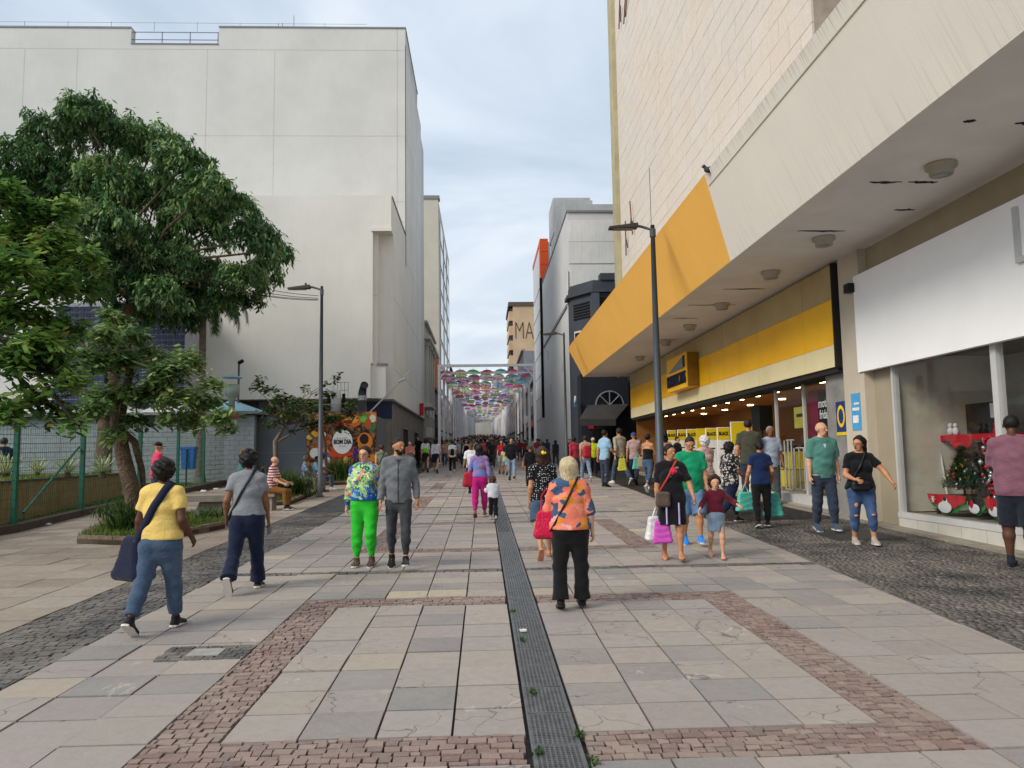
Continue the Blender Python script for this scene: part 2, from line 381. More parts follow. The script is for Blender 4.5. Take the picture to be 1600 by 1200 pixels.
# dark mosaic sidewalk on the right
mosp = setts(xr, lambda y: 7.72, 4.6, 15.5, .075, .05, .25, .10)
mosaic = empty('mosaic_sidewalk', label='dark basalt mosaic sidewalk in front of the shops', kind='structure')
mv = np.array([[(x, y) for x, y in p] for p in mosp], np.float32); n = len(mv); zt = nr.uniform(-.003, .003, n)
zz = mv[:, :, 1] * .019; top = np.dstack([mv, zz + zt[:, None]]); bot = np.dstack([mv * 1.0, zz - .03]); VV = np.concatenate([top, bot], 1).reshape(-1, 3)
b0 = (np.arange(n) * 8)[:, None, None]; fq = np.array([[0, 1, 2, 3], [0, 4, 5, 1], [1, 5, 6, 2], [2, 6, 7, 3], [3, 7, 4, 0]])[None] + b0
tag(link('mosaic_stones', npmesh('mosaic_stones', VV, [fq.reshape(-1, 4)], rnd=np.repeat(nr.rand(n), 5)), mosaic, M_mos), kind='stuff')
strip('mosaic_beyond', xr, lambda y: 7.75 if y < 44 else 6, [15.5, 25, 35, 43, 45, 55, 80], M_mosf, mosaic)
strip('mosaic_near', xr, lambda y: 7.75, [-2, 2, 4.6], M_mosf, mosaic)
mb = MB(); mb.prism([(5.75, 12.3), (6.95, 12.3), (6.95, 13.6), (5.75, 13.6)], -.02, .006, None, 0, gz); mb.build('inspection_plate', pm('dull_iron_plate', '3b3a3a', .7, .25), mosaic)
# left plaza
plz = []
yy = 4.2
while yy < 40:
    x = -4.42 - .012 * (yy - 5); off = 0
    while x > -13.5:
        wx = .62; a = max(x - wx, -14)
        fy = float(np.interp(a, [-13.5, -11.3, -9.6], [40, 21, 14.5]))
        g = .005; b = min(x, xl0(yy + .3)); 
        if not (a < -10.9 and yy > 20): plz.append([(a + g, yy + g), (b - g, yy + g), (b - g, yy + .6 - g), (a + g, yy + .6 - g)])
        x -= wx
    yy += .6
plaza = empty('plaza_paving', label='worn brownish slab paving of the side plaza', kind='structure')
split_pieces(plaza, plz, 'plaza_slab', 'distant_plaza_slabs', M_pl_o, M_pl_a, .04, .004, ty=5)
# far street surface beyond the built slabs
strip('street_beyond', lambda y: -5.2, lambda y: 6.0, [73, 90, 120, 160, 200, 260, 345, 400], pm('distant_paving', '8f8882', .85, .2, .6, 0, coords='World'), street)
# drain
drain = empty('drain_channel', label='slotted metal drain running down the street', kind='structure')
M_iron = pm('galvanised_grate', '77797a', .5, .25, 14, .3, 120, .6, coords='World'); M_black = pm('black_void', '0b0b0b', .95, .1)
mb = MB(); mb.prism([(DR0, 1), (DR1, 1), (DR1, 55), (DR0, 55)], -.06, -.035, None, 0, gz); mb.build('channel_bed', M_black, drain)
mb = MB()
for x in (DR0, DR1 - .012): mb.prism([(x, 1), (x + .012, 1), (x + .012, 55), (x, 55)], -.035, .002, None, 0, gz)
mb.build('channel_frame', M_iron, drain)
def grate(L, cross):
    mb = MB(); w = DR1 - DR0 - .03; nb = 9
    for i in range(nb + 1):
        x = -w / 2 + w * i / nb; hw = .005 if 0 < i < nb else .008; mb.box(x - hw, x + hw, 0, L, -.022, 0)
    k = int(L / cross)
    for i in range(k + 1):
        yv = L * i / k; hw = .012 if i in (0, k) else .0045; mb.box(-w / 2, w / 2, max(0, yv - hw), min(L, yv + hw), -.02, -.0015)
    return mb
g1 = None; yv = 2.9; i = 0
while yv < 14:
    L = .5
    if g1 is None: g1 = grate(L - .012, .024).build('grate', M_iron, drain); o = g1
    else: o = g1.copy(); COL.objects.link(o)
    o.location = ((DR0 + DR1) / 2, yv, gz(yv) - .001 + rng.uniform(-.002, .002)); o.rotation_euler = (math.atan(.019), 0, rng.uniform(-.004, .004)); yv += L
g2 = None
while yv < 54:
    if g2 is None: g2 = grate(.98, .11).build('grate', M_iron, drain); o = g2
    else: o = g2.copy(); COL.objects.link(o)
    o.location = ((DR0 + DR1) / 2, yv, gz(yv)); o.rotation_euler = (math.atan(.019), 0, 0); yv += 1.0
# pale access cover in dark setts
cp = G(322, 1021)
mb = MB(); mb.prism([(cp.x - .13, cp.y - .1), (cp.x + .13, cp.y - .1), (cp.x + .13, cp.y + .1), (cp.x - .13, cp.y + .1)], .006, .014, None, 0, gz)
acc = mb.build('access_cover', pm('pale_concrete_cover', '9a9893', .8, .2, 8), street)
acp = setts(lambda y: cp.x - .36, lambda y: cp.x + .36, cp.y - .21, cp.y + .21, .1, .08)
mb = MB()
for p in acp: mb.prism(p, -.02, .009, None, 0, gz)
tag(mb.build('cover_setts', M_dk_a, street), kind='stuff')
# concrete kerb strip along the shop fronts
mb = MB(); mb.prism([(7.35, 9), (7.8, 9), (7.8, 38), (7.45, 38)], -.03, .03, None, 0, gz); mb.build('kerb_strip', pm('kerb_strip_concrete', '8f877a', .9, .25, 4, .5, coords='World'), mosaic)

# ================================================================== LEFT BUILDING
M_white = pm('painted_white_render', 'c9c9c5', .85, .07, .35, .25, 35, coords='World', streak=.10)
M_white2 = pm('brightened_white_render', 'dad9d3', .85, .07, .35, .25, 35, coords='World', streak=.10)  # lighter copy of the white; on the street side it stands in for light
M_trim = pm('grey_lead_coping', '7d7f82', .6, .1)
M_joint = pm('sealant_line', 'b7b6b1', .9, .1)
M_navy = pm('navy_panel', '1b2545', .5, .1); M_gwall = pm('grey_render', '77726d', .85, .15, 1, .3, 40, coords='World', streak=.2)
M_dglass = pm('dark_glass', '12161b', .08, .1, 1, 0, spec=.6); M_dark = pm('dark_interior', '151413', .9, .2)
XL = -4.72
wb = empty('department_store', (-4.72, 39.5, gz(39.5)), 0, 'huge blank white store block, its corner on the street left of the umbrellas', 'building')
def rel(o, root):
    o.location = Vector(o.location) - root.location; return o
zL = 4.75; zM = W(612, 309, 39.5).z; zT = W(636, 45, 46.6).z
yE = 61.5
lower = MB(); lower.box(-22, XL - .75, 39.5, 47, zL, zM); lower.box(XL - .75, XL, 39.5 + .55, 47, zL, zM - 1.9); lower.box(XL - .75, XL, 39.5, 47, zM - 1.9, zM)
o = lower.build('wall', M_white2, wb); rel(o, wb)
up = MB(); up.box(-45, XL, 46.6, yE, zM, zT); up.box(-45, XL, 47, yE, zL, zM)
# parapet with gap for the roof rail
up2 = MB(); ph = 1.15
xg0 = W(205, 53, 46.6).x; xg1 = W(342, 50, 46.6).x
zT2 = zT - ph
up = MB(); up.box(-45, XL, 46.6, yE - 3, zL, zT2); up.box(-45, xg0, 46.6, 47.2, zT2, zT - .1); up.box(xg1, XL, 46.6, 47.2, zT2, zT); up.box(XL - .5, XL, 47.2, 55.5, zT2, zT); rel(MB().box(XL + .001, XL + .03, 46.6, 58.4, zL, zT2).box(XL + .001, XL + .03, 40.1, 46.6, zL, zM - 2).build('brightened_side_sheet', M_white2, wb), wb); up.box(-14, XL + .0, yE - 3, yE, zL, W(660, 225, 60).z)  # thin sheet added on the unlit street side, light painted in by its paler white
o = up.build('wall', M_white, wb); rel(o, wb)
for q in ((-45, xg0, 46.55, 47.25, zT - .1, zT), (xg1, XL + .05, 46.55, 47.25, zT, zT + .09), (XL - .55, XL + .05, 47.25, 55.5, zT, zT + .09), (xg0, xg1, 46.55, 46.9, zT2, zT2 + .06), (-22, XL + .05, 39.45, 39.8, zM, zM + .08), (XL - .3, XL + .05, 39.8, 46.55, zM, zM + .08)): rel(bx('coping', *q, M_trim, wb), wb)
mb = MB()
for fz in (.35, .85): mb.box(xg0, xg1, 46.7, 46.74, zT2 + fz, zT2 + fz + .04)
for i in range(4): xx = xg0 + (xg1 - xg0) * (.02 + .32 * i); mb.box(xx, xx + .05, 46.7, 46.75, zT2 + .06, zT2 + .9)
rel(mb.build('roof_rail', M_trim, wb), wb)
mb = MB(); mb.box(W(73, 50, 50).x, W(112, 50, 50).x, 50, 52, zT - .5, W(90, 47, 50).z); mb.box(W(70, 50, 50).x, W(115, 50, 50).x, 49.8, 52.2, W(90, 47, 50).z, W(90, 45, 50).z)
rel(mb.build('roof_vent_housing', M_conc, wb), wb)
for x_ in (435, 441, 459): p = W(x_, 48, 47); rel(MB().tube([(p.x, 47, zT - .2), (p.x, 47, zT + (1.1 if x_ == 459 else .55))], .02, 5).build('roof_aerial', M_trim, wb), wb)
# thin lightning wire along the parapet
mb = MB(); px_ = [-45 + i * 2.7 for i in range(15)]
for a, b in zip(px_[:-1], px_[1:]):
    mb.box(a, b, 46.72, 46.735, zT + .35, zT + .365); mb.box(a, a + .02, 46.72, 46.74, zT - .2, zT + .42)
rel(mb.build('parapet_wire', M_trim, wb), wb)
mb = MB(); f = 46.6 - .004
for z_ in (zT - 1.5, zT - 7.2, zM + 2.2, zM + .9): mb.box(-45, XL, f, f + .02, z_, z_ + .045)
for x_ in (35, 118, 322, 428): xx = W(x_, 150, 46.6).x; mb.box(xx, xx + .04, f, f + .02, zM + .2, zT - 1.5)
xx = W(620, 100, 46.6).x; mb.box(xx, xx + .05, f, f + .02, zM, zT)
f = 39.5 - .004
for z_ in (zM - .75, 11.2 - 1, zL + 1.6): mb.box(-22, XL - .76, f, f + .02, z_, z_ + .03)
for x_ in (455, 520): xx = W(x_, 450, 39.5).x; mb.box(xx, xx + .03, f, f + .02, zL, zM)
for z_ in (10.2, zL + 1.6, zT - 1.5, zT - 7.2, 13.9): mb.box(XL - .01, XL + .034, (40.1 if z_ < zM - 2 else 46.6) , 58.4, z_, z_ + .035)
for y_ in (46.6, 50.5, 54.5): mb.box(XL - .01, XL + .034, y_, y_ + .04, zL, zT if y_ < 55.5 else zT2)
rel(mb.build('wall_joint', M_joint, wb), wb)
# deep vertical niche near the corner
nx0, nx1 = W(584, 400, 39.5).x, XL - .75
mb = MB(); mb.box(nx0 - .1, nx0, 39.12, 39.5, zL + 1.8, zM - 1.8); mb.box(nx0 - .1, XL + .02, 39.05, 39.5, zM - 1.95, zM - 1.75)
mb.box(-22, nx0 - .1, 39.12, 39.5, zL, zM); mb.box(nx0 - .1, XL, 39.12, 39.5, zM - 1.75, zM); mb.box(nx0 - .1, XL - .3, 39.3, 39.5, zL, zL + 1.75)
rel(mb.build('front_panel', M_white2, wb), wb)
mb = MB(); mb.box(nx0 + .2, XL - .2, 39.24, 39.5, zL + 1.72, zL + 1.82)
rel(mb.build('niche_ledge', M_trim, wb), wb)
# ground floor
mb = MB(); g0 = gz(39) - .3
mb.box(-45, XL - .12, 40.4, yE, g0, zL - .02); rel(mb.build('ground_floor_wall', M_gwall, wb), wb)
mb = MB(); mb.box(W(560, 640, 40).x, XL - .1, 40.32, 40.4, 3.75, zL - .02); rel(mb.build('fascia', M_navy, wb), wb)
mb = MB(); mb.box(-45, W(400, 640, 40).x, 40.3, 40.4, 3.4, zL - .02); rel(mb.build('fascia', pm('brown_soffit', '4c453f', .8), wb), wb)
mb = MB(); mb.box(XL - 1.4, XL + .05, 40.2, yE, zL - .1, zL - .005); rel(mb.build('eaves_edge', M_trim, wb), wb)
for y_, w_ in ((45.5, 3.4), (53, 3.6)):
    d = bx('shop_opening', XL - .14, XL - .10, y_, y_ + w_, gz(y_) - .2, 3.4, M_dark, wb); rel(d, wb)
    f_ = MB(); f_.box(XL - .11, XL - .05, y_ - .1, y_, gz(y_) - .2, 3.5); f_.box(XL - .11, XL - .05, y_ + w_, y_ + w_ + .1, gz(y_) - .2, 3.5); f_.box(XL - .11, XL - .05, y_, y_ + w_, 3.4, 3.5)
    rel(f_.build('opening_frame', M_trim, wb), wb)
d = bx('service_door', W(590, 690, 40.3).x, W(610, 690, 40.3).x, 40.3, 40.4, gz(40), 3.5, pm('beige_door', '7f7567', .7), wb); rel(d, wb)
# red lantern shaped sign on the street side
p = W(653, 640, 55.5)
lt = MB(); lt.tube([(XL + .25, 55.5, p.z - .45), (XL + .25, 55.5, p.z + .45)], .16, 10); o = lt.build('projecting_sign', pm('red_sign', 'b3202c', .5), None); tag(o, 'small round red sign sticking out from the white store wall', 'sign')
lt = MB(); lt.tube([(XL, 55.5, p.z + .3), (XL + .25, 55.5, p.z + .3)], .03, 6); b_ = lt.build('bracket', M_trim, o)

# ================================================================== RIGHT BUILDING WITH CANOPY
XR = 7.7
M_fas = pm('canopy_render', 'b7afa3', .85, .06, 1, .35, 45, coords='World')
def fascia_mat(name, base, stain):
    t = NT(name); w = t.coord('World'); c = lin(base)
    n = t.noise(w, .7, 5); o = t.mix(t.mr(n, .3, .7, 0, .5), c, tuple(x * .88 for x in c[:3]) + (1,))
    sv = t.coord('World', (.5, 20, .3)); sn = t.noise(sv, 1.4, 6, .7); sn2 = t.noise(t.coord('World', (1, 40, .5)), 1.2, 4, .7)
    sp = t.new('ShaderNodeSeparateXYZ'); t.l.new(t.coord('World'), sp.inputs[0])
    topm = t.mr(sp.outputs['Z'], 6.85, 7.4, 0, 1); lowm = t.mr(sp.outputs['Z'], 5.7, 6.5, .8, .15)
    a = t.math('MULTIPLY', t.mr(sn, .48, .62, 0, 1), t.mr(t.math('ADD', t.math('MULTIPLY', sn2, .8), topm), .9, 1.35, 0, 1))
    b = t.math('MULTIPLY', t.mr(sn, .52, .75, 0, 1), lowm)
    o = t.mix(t.math('MULTIPLY', t.math('MAXIMUM', a, b), stain), o, tuple(x * .32 for x in c[:3]) + (1,))
    t.col(o); t.rough(.85); t.bump(t.noise(w, 60, 3), .3, .01); return t.m
M_fa = fascia_mat('canopy_grey_render', 'f3ece0', .6); M_fy = fascia_mat('canopy_yellow_render', 'ffc25e', .2)
M_sof = pm('soffit_render', 'ebe5df', .85, .08, .8, .2, 40, coords='World'); M_beam = pm('taupe_beam', 'a89a83', .85, .12, 1, .3, coords='World')
rbld = empty('canopy_store', (7.7, 25, gz(25)), 0, 'tall pinkish stone store on the right with a long sloping grey and yellow canopy', 'building')
Y0c, Ym, Yc = -4.0, 15.6, 39.4
zb, zt_, xb, xt = 5.75, 7.36, 5.32, 4.58
def slab(y0, y1, m, nm):
    u0, u1 = (y0 - .8 if y0 > 0 else y0), (y1 - .8 if y1 < 30 else y1 + .5)
    P = [(xb, y0, zb), (xb + .28, y0, zb), (xb + .28, y1, zb), (xb, y1, zb), (xt, u0, zt_), (xt + .3, u0, zt_), (xt + .3, u1, zt_), (xt, u1, zt_)]
    return rel(MB().hexa(P).build(nm, m, rbld), rbld)
slab(Y0c, Ym, M_fa, 'canopy_fascia'); slab(Ym, Yc, M_fy, 'canopy_fascia')
mb = MB(); k = .86
for y0, y1 in ((Y0c, 14.85),):
    x_ = xb + (xt - xb) * k - .004; z_ = zb + (zt_ - zb) * k; mb.hexa([(x_, y0, z_ - .012), (x_ + .03, y0, z_ - .012), (x_ + .03, y1, z_ - .012), (x_, y1, z_ - .012), (x_ - .004, y0, z_ + .004), (x_ + .03, y0, z_ + .004), (x_ + .03, y1, z_ + .004), (x_ - .004, y1, z_ + .004)])
rel(mb.build('fascia_groove', M_beam, rbld), rbld)
mb = MB(); mb.box(xb + .012, XR + .3, Y0c, Yc, zb - .006, zb + .25); mb.box(xt + .3, XR, Y0c, Yc, zt_ - .35, zt_ - .15); mb.box(xb + .28, XR, Yc - .25, Yc - .002, zb + .25, zt_ - .35)
rel(mb.build('canopy_soffit', M_sof, rbld), rbld)
# cracks of black damp across the soffit
M_damp = pm('black_damp', '2b2521', .95, .4)
for (x0, y0, L) in ((5.9, 10.9, .5), (6.5, 10.9, .45), (6.0, 8.8, .16), (6.7, 8.85, .3), (5.85, 13.4, .9), (6.0, 18.3, 1.1), (5.7, 20.3, 1.3), (5.75, 22.3, .8), (6.1, 26.5, .9), (7.0, 12.2, .35)):
    pts = []; nseg = 9; mb = MB()
    for i in range(nseg + 1): t_ = i / nseg; pts.append((x0 + L * t_, y0 + rng.uniform(-.02, .02), (.5 - abs(t_ - .5)) * .07 + rng.uniform(0, .02)))
    for a, b in zip(pts[:-1], pts[1:]):
        mb.hexa([(a[0], a[1] - a[2], zb - .012), (a[0], a[1] + a[2], zb - .012), (b[0], b[1] + b[2], zb - .012), (b[0], b[1] - b[2], zb - .012), (a[0], a[1] - a[2], zb + .02), (a[0], a[1] + a[2], zb + .02), (b[0], b[1] + b[2], zb + .02), (b[0], b[1] - b[2], zb + .02)])
    rel(mb.build('damp_crack', M_damp, rbld), rbld)
M_lampc = pm('cream_lamp_housing', 'b5ab9b', .6, .1); M_lens = pm('frosted_lens', '8f8d88', .3, .1)
lp0 = None
for (px, py) in ((1470, 259), (1287, 373), (1204, 426), (1128, 476), (1078, 509), (1040, 534), (1000, 558)):
    d = ray(px, py); t_ = (5.72 - CAMZ) / d.z; p = CAMP + d * t_
    if lp0 is None:
        lp0 = empty('canopy_light', (p.x, p.y, 5.742)); MB().lathe([(.155, -.16), (.17, -.06), (.21, -.055), (.21, 0)], n=18).build('housing', M_lampc, lp0, True); MB().lathe([(.05, -.175), (.13, -.165), (.135, -.15)], n=18).build('lens', M_lens, lp0, True); c = lp0
    else: c = copy_tree(lp0); c.location = (p.x, p.y, 5.742)
    n_ = ['nearest, above the white panel', 'second, nearest the white panel corner', 'third from the camera, above the yellow sign end', 'fourth from the camera', 'fifth from the camera', 'sixth from the camera', 'farthest, near the lamp post'][(1470, 1287, 1204, 1128, 1078, 1040, 1000).index(px)]
    tag(c, 'round cream ceiling light under the canopy, ' + n_, 'ceiling light', 'ceiling lights under the canopy')
# stone tower wall
M_slab_o = None
def clad_mat(name, by_object):
    t = NT(name); w = t.coord('World')
    r = t.new('ShaderNodeObjectInfo').outputs['Random'] if by_object else t.new('ShaderNodeAttribute', _attribute_name='rnd').outputs['Fac']
    c = t.ramp(r, [(0, 'cac1b9'), (.5, 'ccc4bc'), (1, 'cfc7bf')]); n = t.noise(w, .25, 5); c = t.mix(t.mr(n, .4, .7, 0, .45), c, lin('d4bfa8'))
    sn = t.noise(t.coord('World', (3, 3, .3)), 2, 6, .65); c = t.mix(t.mr(sn, .5, .75, 0, .35), c, lin('b8ab9d')); n3 = t.noise(w, 9, 4); c = t.mix(t.mr(n3, .4, .8, 0, .3), c, lin('ebe5dd'))
    t.col(c); t.rough(.8); t.bump(n3, .1, .01); return t.m
M_cl_o = clad_mat('stone_cladding', True); M_cl_a = clad_mat('stone_cladding_far', False)
rel(bx('tower_wall', XR + .05, 20, 16.3, 41.0, 5.9, 38, pm('slab_backing', 'a3988d', .9), rbld), rbld)
sw, sh = 1.25, .62; sl = []
zz = 6.6; r_i = 0
while zz < 38:
    yy = 16.3 - (sw / 2 if r_i % 2 else 0)
    while yy < 41.0:
        a, b = max(yy, 16.3), min(yy + sw, 41.0)
        if b - a > .1: sl.append((a, b, zz, zz + sh))
        yy += sw
    zz += sh; r_i += 1
sl.sort(key=lambda s: s[0] ** 2 + s[2] ** 2 + (1000 if s[2] < 7 + (s[0] - 14) * 0 and False else 0))
vis = [s for s in sl if s[3] > 7.4 + .0 * s[0]]
vis = [s for s in vis if (s[2] + .6 - CAMZ) / XR > (zt_ - CAMZ) / xt - .12]
hid = [s for s in sl if s not in vis]
for s in vis[:295]:
    o = bx('cladding_slab', XR - .0 + rng.uniform(-.004, .004), XR + .05, s[0] + .007, s[1] - .007, s[2] + .007, s[3] - .007, M_cl_o, rbld); rel(o, rbld)
mb = MB()
for s in vis[295:] + hid: mb.box(XR + rng.uniform(-.004, .004), XR + .05, s[0] + .007, s[1] - .007, s[2] + .007, s[3] - .007)
o = mb.build('distant_cladding', M_cl_a, rbld); tag(o, kind='stuff'); rel(o, rbld)
M_olive = pm('olive_corner_render', 'aaa283', .85, .15, 1, .3, coords='World', streak=.3)
rel(bx('corner_pier', XR - .22, XR + .6, 40.2, 41.3, 5.9, 38.2, M_olive, rbld), rbld)
rel(bx('recessed_wall', XR + 1.2, 20, 3, 16.3, 7, 38, pm('olive_grey_render', '706c55', .85, .2, .8, .3, coords='World', streak=.4), rbld), rbld)
mb = MB(); mb.tube([(XR + 1.1, 15.3, 7), (XR + 1.1, 15.3, 30)], .035, 6); rel(mb.build('wall_pipe', pm('pale_pipe', 'b9b4a4', .7), rbld), rbld)
# iron brackets leaning on tower corner
M_rust = pm('rusty_iron', '6e5348', .85, .3)
for (a, b, z_) in ((38.4, 38.2, 12), (36.6, 36.9, 12.6), (38.5, 37.8, 24.5), (37.2, 36.0, 24)):
    rel(MB().tube([(XR - .12, a, z_), (XR - .14, b, z_ + 1.8)], .035, 5).tube([(XR - .02, a, z_ + .4), (XR - .14, b, z_ + .9)], .03, 5).build('wall_iron', M_rust, rbld), rbld)
# wall under canopy
M_pillar = pm('beige_pillar', 'c6bba8', .85, .1, 1, .3, 40, coords='World', streak=.15)
M_marble = pm('grey_marble', '8c8a86', .35, .22, 3, .05, 40, coords='World')
rel(bx('beam', XR + .06, XR + .5, -4, 15.5, 5.0, zb + .01, M_beam, rbld), rbld)
rel(bx('pillar', XR - .12, XR + .4, 14.65, 15.5, gz(15) - .1, zb + .01, M_pillar, rbld), rbld)
rel(bx('pillar', XR + .08, XR + .5, 13.95, 14.65, gz(15) - .1, 5.0, pm('taupe_pillar', 'a0947f', .85, .1, 1, coords='World'), rbld), rbld)
rel(bx('pillar', XR + .02, XR + .5, 15.5, 16.65, gz(16) - .1, 3.5, M_marble, rbld), rbld)
wp = rel(bx('blank_sign_panel', XR - .16, XR - .04, -3, 14.8, 3.25, 5.2, pm('white_sheet_panel', 'fbfbfb', .6, .04, 1, .08, 20, coords='World'), rbld), rbld)
# framed lightbox at the very edge of view
lb = MB(); 
p1 = 10.2
lb.box(XR - .22, XR - .16, 8.6, 10.1, 4.27, 4.34); lb.box(XR - .22, XR - .16, 10.03, 10.1, 4.34, 5.07)
rel(lb.build('sign_frame', pm('white_aluminium', 'c9cacb', .4, .05, metal=.2), rbld), rbld)
# yellow shop sign band
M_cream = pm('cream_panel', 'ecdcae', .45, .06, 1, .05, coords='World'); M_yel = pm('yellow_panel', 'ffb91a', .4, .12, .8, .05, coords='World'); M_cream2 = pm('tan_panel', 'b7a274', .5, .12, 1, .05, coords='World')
pan_y = [15.65 + i * 1.487 for i in range(16)]
pan_y[-1] = 37.95
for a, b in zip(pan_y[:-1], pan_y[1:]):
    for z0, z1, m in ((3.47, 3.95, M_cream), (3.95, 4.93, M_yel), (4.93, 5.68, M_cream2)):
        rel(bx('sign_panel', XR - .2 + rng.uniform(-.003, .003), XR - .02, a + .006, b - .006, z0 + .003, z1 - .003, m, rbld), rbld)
rel(bx('sign_end', XR - .22, XR, 15.61, 15.65, 3.45, 5.70, pm('dark_trim', '2c2a28', .7), rbld), rbld)
rel(bx('sign_underside', XR - .15, XR + .6, 15.65, 37.95, 3.36, 3.46, pm('dark_trim', '2c2a28', .7), rbld), rbld)
# store interior
zc = 3.36
M_ceil = pm('orange_ceiling', 'b27a3a', .6, .1, 1, 0, coords='World'); M_floor = pm('beige_tile_floor', 'a79c8b', .35, .1, 2, 0, coords='World')
rel(bx('shop_ceiling', XR + .6, 17, 17.2, 37.95, 3.5, 3.6, M_ceil, rbld), rbld)
mb = MB(); mb.prism([(XR - .05, 17), (17, 17), (17, 37.95), (XR - .05, 37.95)], .02, .06, None, 0, gz); rel(mb.build('shop_floor', M_floor, rbld), rbld)
rel(bx('shop_back_wall', 16.9, 17.1, 9, 37.95, 0, 3.5, pm('shop_back', '5b4a38', .8), rbld), rbld)
rel(bx('shop_side_wall', XR + .1, 17, 37.95, 38.15, 0, 5.8, pm('shop_side', '8a5c30', .7), rbld), rbld)
rel(bx('shop_side_wall', XR + .5, 17, 15.6, 15.8, 0, 3.5, pm('shop_side_dark', '3c3733', .7), rbld), rbld)
rel(bx('shop_partition', 11.2, 11.4, 24.5, 37.95, 0, 3.5, pm('orange_partition', '7a5330', .7, .1), rbld), rbld)
M_glow = pm('lit_downlight', 'ffd9a0', .5, 0, emis=13, bump=0)
for i in range(13):
    y_ = 17.8 + i * 1.55; mb = MB(); mb.lathe([(.11, -.03), (.12, 0)], (XR + 1.15, y_, 3.50), 12); rel(mb.build('downlight', M_glow, rbld), rbld)
    if i % 2: mb = MB(); mb.lathe([(.11, -.03), (.12, 0)], (XR + 2.6, y_, 3.50), 12); rel(mb.build('downlight', M_glow, rbld), rbld)
# sign box with the store name
sg = empty('store_sign', (XR - .2, 27.1, 4.5), 0, 'yellow box sign lettered PERNAMBUCANAS with a grey sail emblem', 'sign')
def srel(o): return rel(o, sg)
srel(bx('sign_box', XR - .62, XR - .21, 25.75, 28.55, 3.98, 5.2, M_yel, sg)); srel(bx('sign_side', XR - .60, XR - .22, 25.68, 25.75, 4.0, 5.18, pm('dark_gold', '7d5b12', .5), sg))
M_nv = pm('navy_letters', '20253d', .5, .05); M_gr = pm('grey_sail', '85878f', .4, .05, metal=.3)
srel(text('lettering', 'PERNAMBUCANAS', .42, M_nv, facing((XR - .645, 27.15, 4.32), (-1, 0, 0)), sg, .02, .0, (.74, 1.5)))
sh_ = MB(); P = [(28.25, 4.68), (26.1, 4.68), (26.1, 5.08)]; sh_.add([(XR - .66, y, z) for y, z in P] + [(XR - .62, y, z) for y, z in P], [[0, 1, 2], [5, 4, 3], [0, 3, 4, 1], [1, 4, 5, 2], [2, 5, 3, 0]])
srel(sh_.build('sail_emblem', M_gr, sg)); srel(bx('sail_edge', XR - .67, XR - .62, 25.98, 26.1, 4.7, 5.1, M_nv, sg))
# posters on pillar
def poster(x, y0, y1, z0, z1, c, label, nm='wall_poster', deco=None):
    o = bx(nm, x - .006, x, y0, y1, z0, z1, pm('paper_' + c, c, .8, .12, 6), None); tag(o, label, 'poster'); return o
p = poster(XR + .016, 15.75, 16.2, 2.02, 2.75, '27356f', 'navy poster with a yellow ring on the grey marble pillar')
mb = MB(); 
for k in range(20):
    a0, a1 = 2 * math.pi * k / 20, 2 * math.pi * (k + 1) / 20; q = lambda a, r_: (15.975 + r_ * .17 * math.cos(a), 2.43 + r_ * .24 * math.sin(a))
    c4 = [q(a0, 1), q(a1, 1), q(a1, .68), q(a0, .68)]; mb.add([(XR + .006, y, z) for y, z in c4], [[0, 1, 2, 3]])
mb.build('ring_print', pm('yellow_print', 'e6c61e', .6), p); bx('yellow_strip', XR + .004, XR + .008, 15.75, 16.2, 2.02, 2.09, pm('yellow_print', 'e6c61e', .6), p)
text('small_print', 'ABERTO', .1, pm('white_print', 'e8e8e8', .6), facing((XR + .006, 16.385, 2.13), (-1, 0, 0)), p, .001) if False else None
p = poster(XR - .124, 14.85, 15.22, 2.1, 2.85, '4e9fd0', 'torn light blue poster on the beige pillar')
MB().box(XR - .132, XR - .128, 14.9, 15.17, 2.5, 2.56).box(XR - .132, XR - .128, 14.9, 15.1, 2.62, 2.66).box(XR - .132, XR - .128, 14.95, 15.17, 2.25, 2.4).build('white_print', pm('white_print', 'e8e8e8', .6), p)
for i, (y0, z0, w_, h_) in enumerate(((15.55, 2.4, .16, .6), (15.56, 3.1, .16, .2), (15.56, 1.45, .14, .25))):
    poster(XR + .016, y0, y0 + w_, z0, z0 + h_, ['8b8f96', 'b9babb', 'a5a39d'][i], ['long grey printed notice pasted above the marble pillar poster', 'small white torn notice near the top of the marble pillar', 'small pale sticker low on the marble pillar'][i])
# camera box on pillar
cb_ = MB(); q = (XR - .22, 14.85, 4.98); cb_.box(q[0] - .07, q[0] + .07, q[1] - .1, q[1] + .1, q[2] - .09, q[2] + .09); cb_.tube([(q[0] + .07, q[1], q[2]), (q[0] + .12, q[1], q[2])], .02, 6)
o = cb_.build('security_camera', pm('black_plastic', '17191c', .5)); tag(o, 'small black security camera at the corner of the white panel', 'camera')
# right display window
zs = .55
M_frame = pm('white_window_frame', 'c8c8c6', .4, .05, metal=.1)
t = NT('window_glass'); g_ = t.new('ShaderNodeBsdfGlossy'); g_.inputs['Roughness'].default_value = .02; tr = t.new('ShaderNodeBsdfTransparent'); tr.inputs[0].default_value = (.96, .97, .965, 1)
fr = t.new('ShaderNodeLayerWeight'); fr.inputs[0].default_value = .5; ms = t.new('ShaderNodeMixShader'); fm = t.math('ADD', t.math('MULTIPLY', t.math('POWER', fr.outputs['Facing'], 4.0), .4), .03); t.l.new(fm, ms.inputs[0]); t.l.new(tr.outputs[0], ms.inputs[1]); t.l.new(g_.outputs[0], ms.inputs[2])
t.l.new(ms.outputs[0], t.n['Material Output'].inputs[0]); M_glass = t.m
dw = empty('display_window', (XR, 11, gz(11)), 0, 'large shop display window with white frame under the white panel', 'window')
def drel(o): return rel(o, dw)
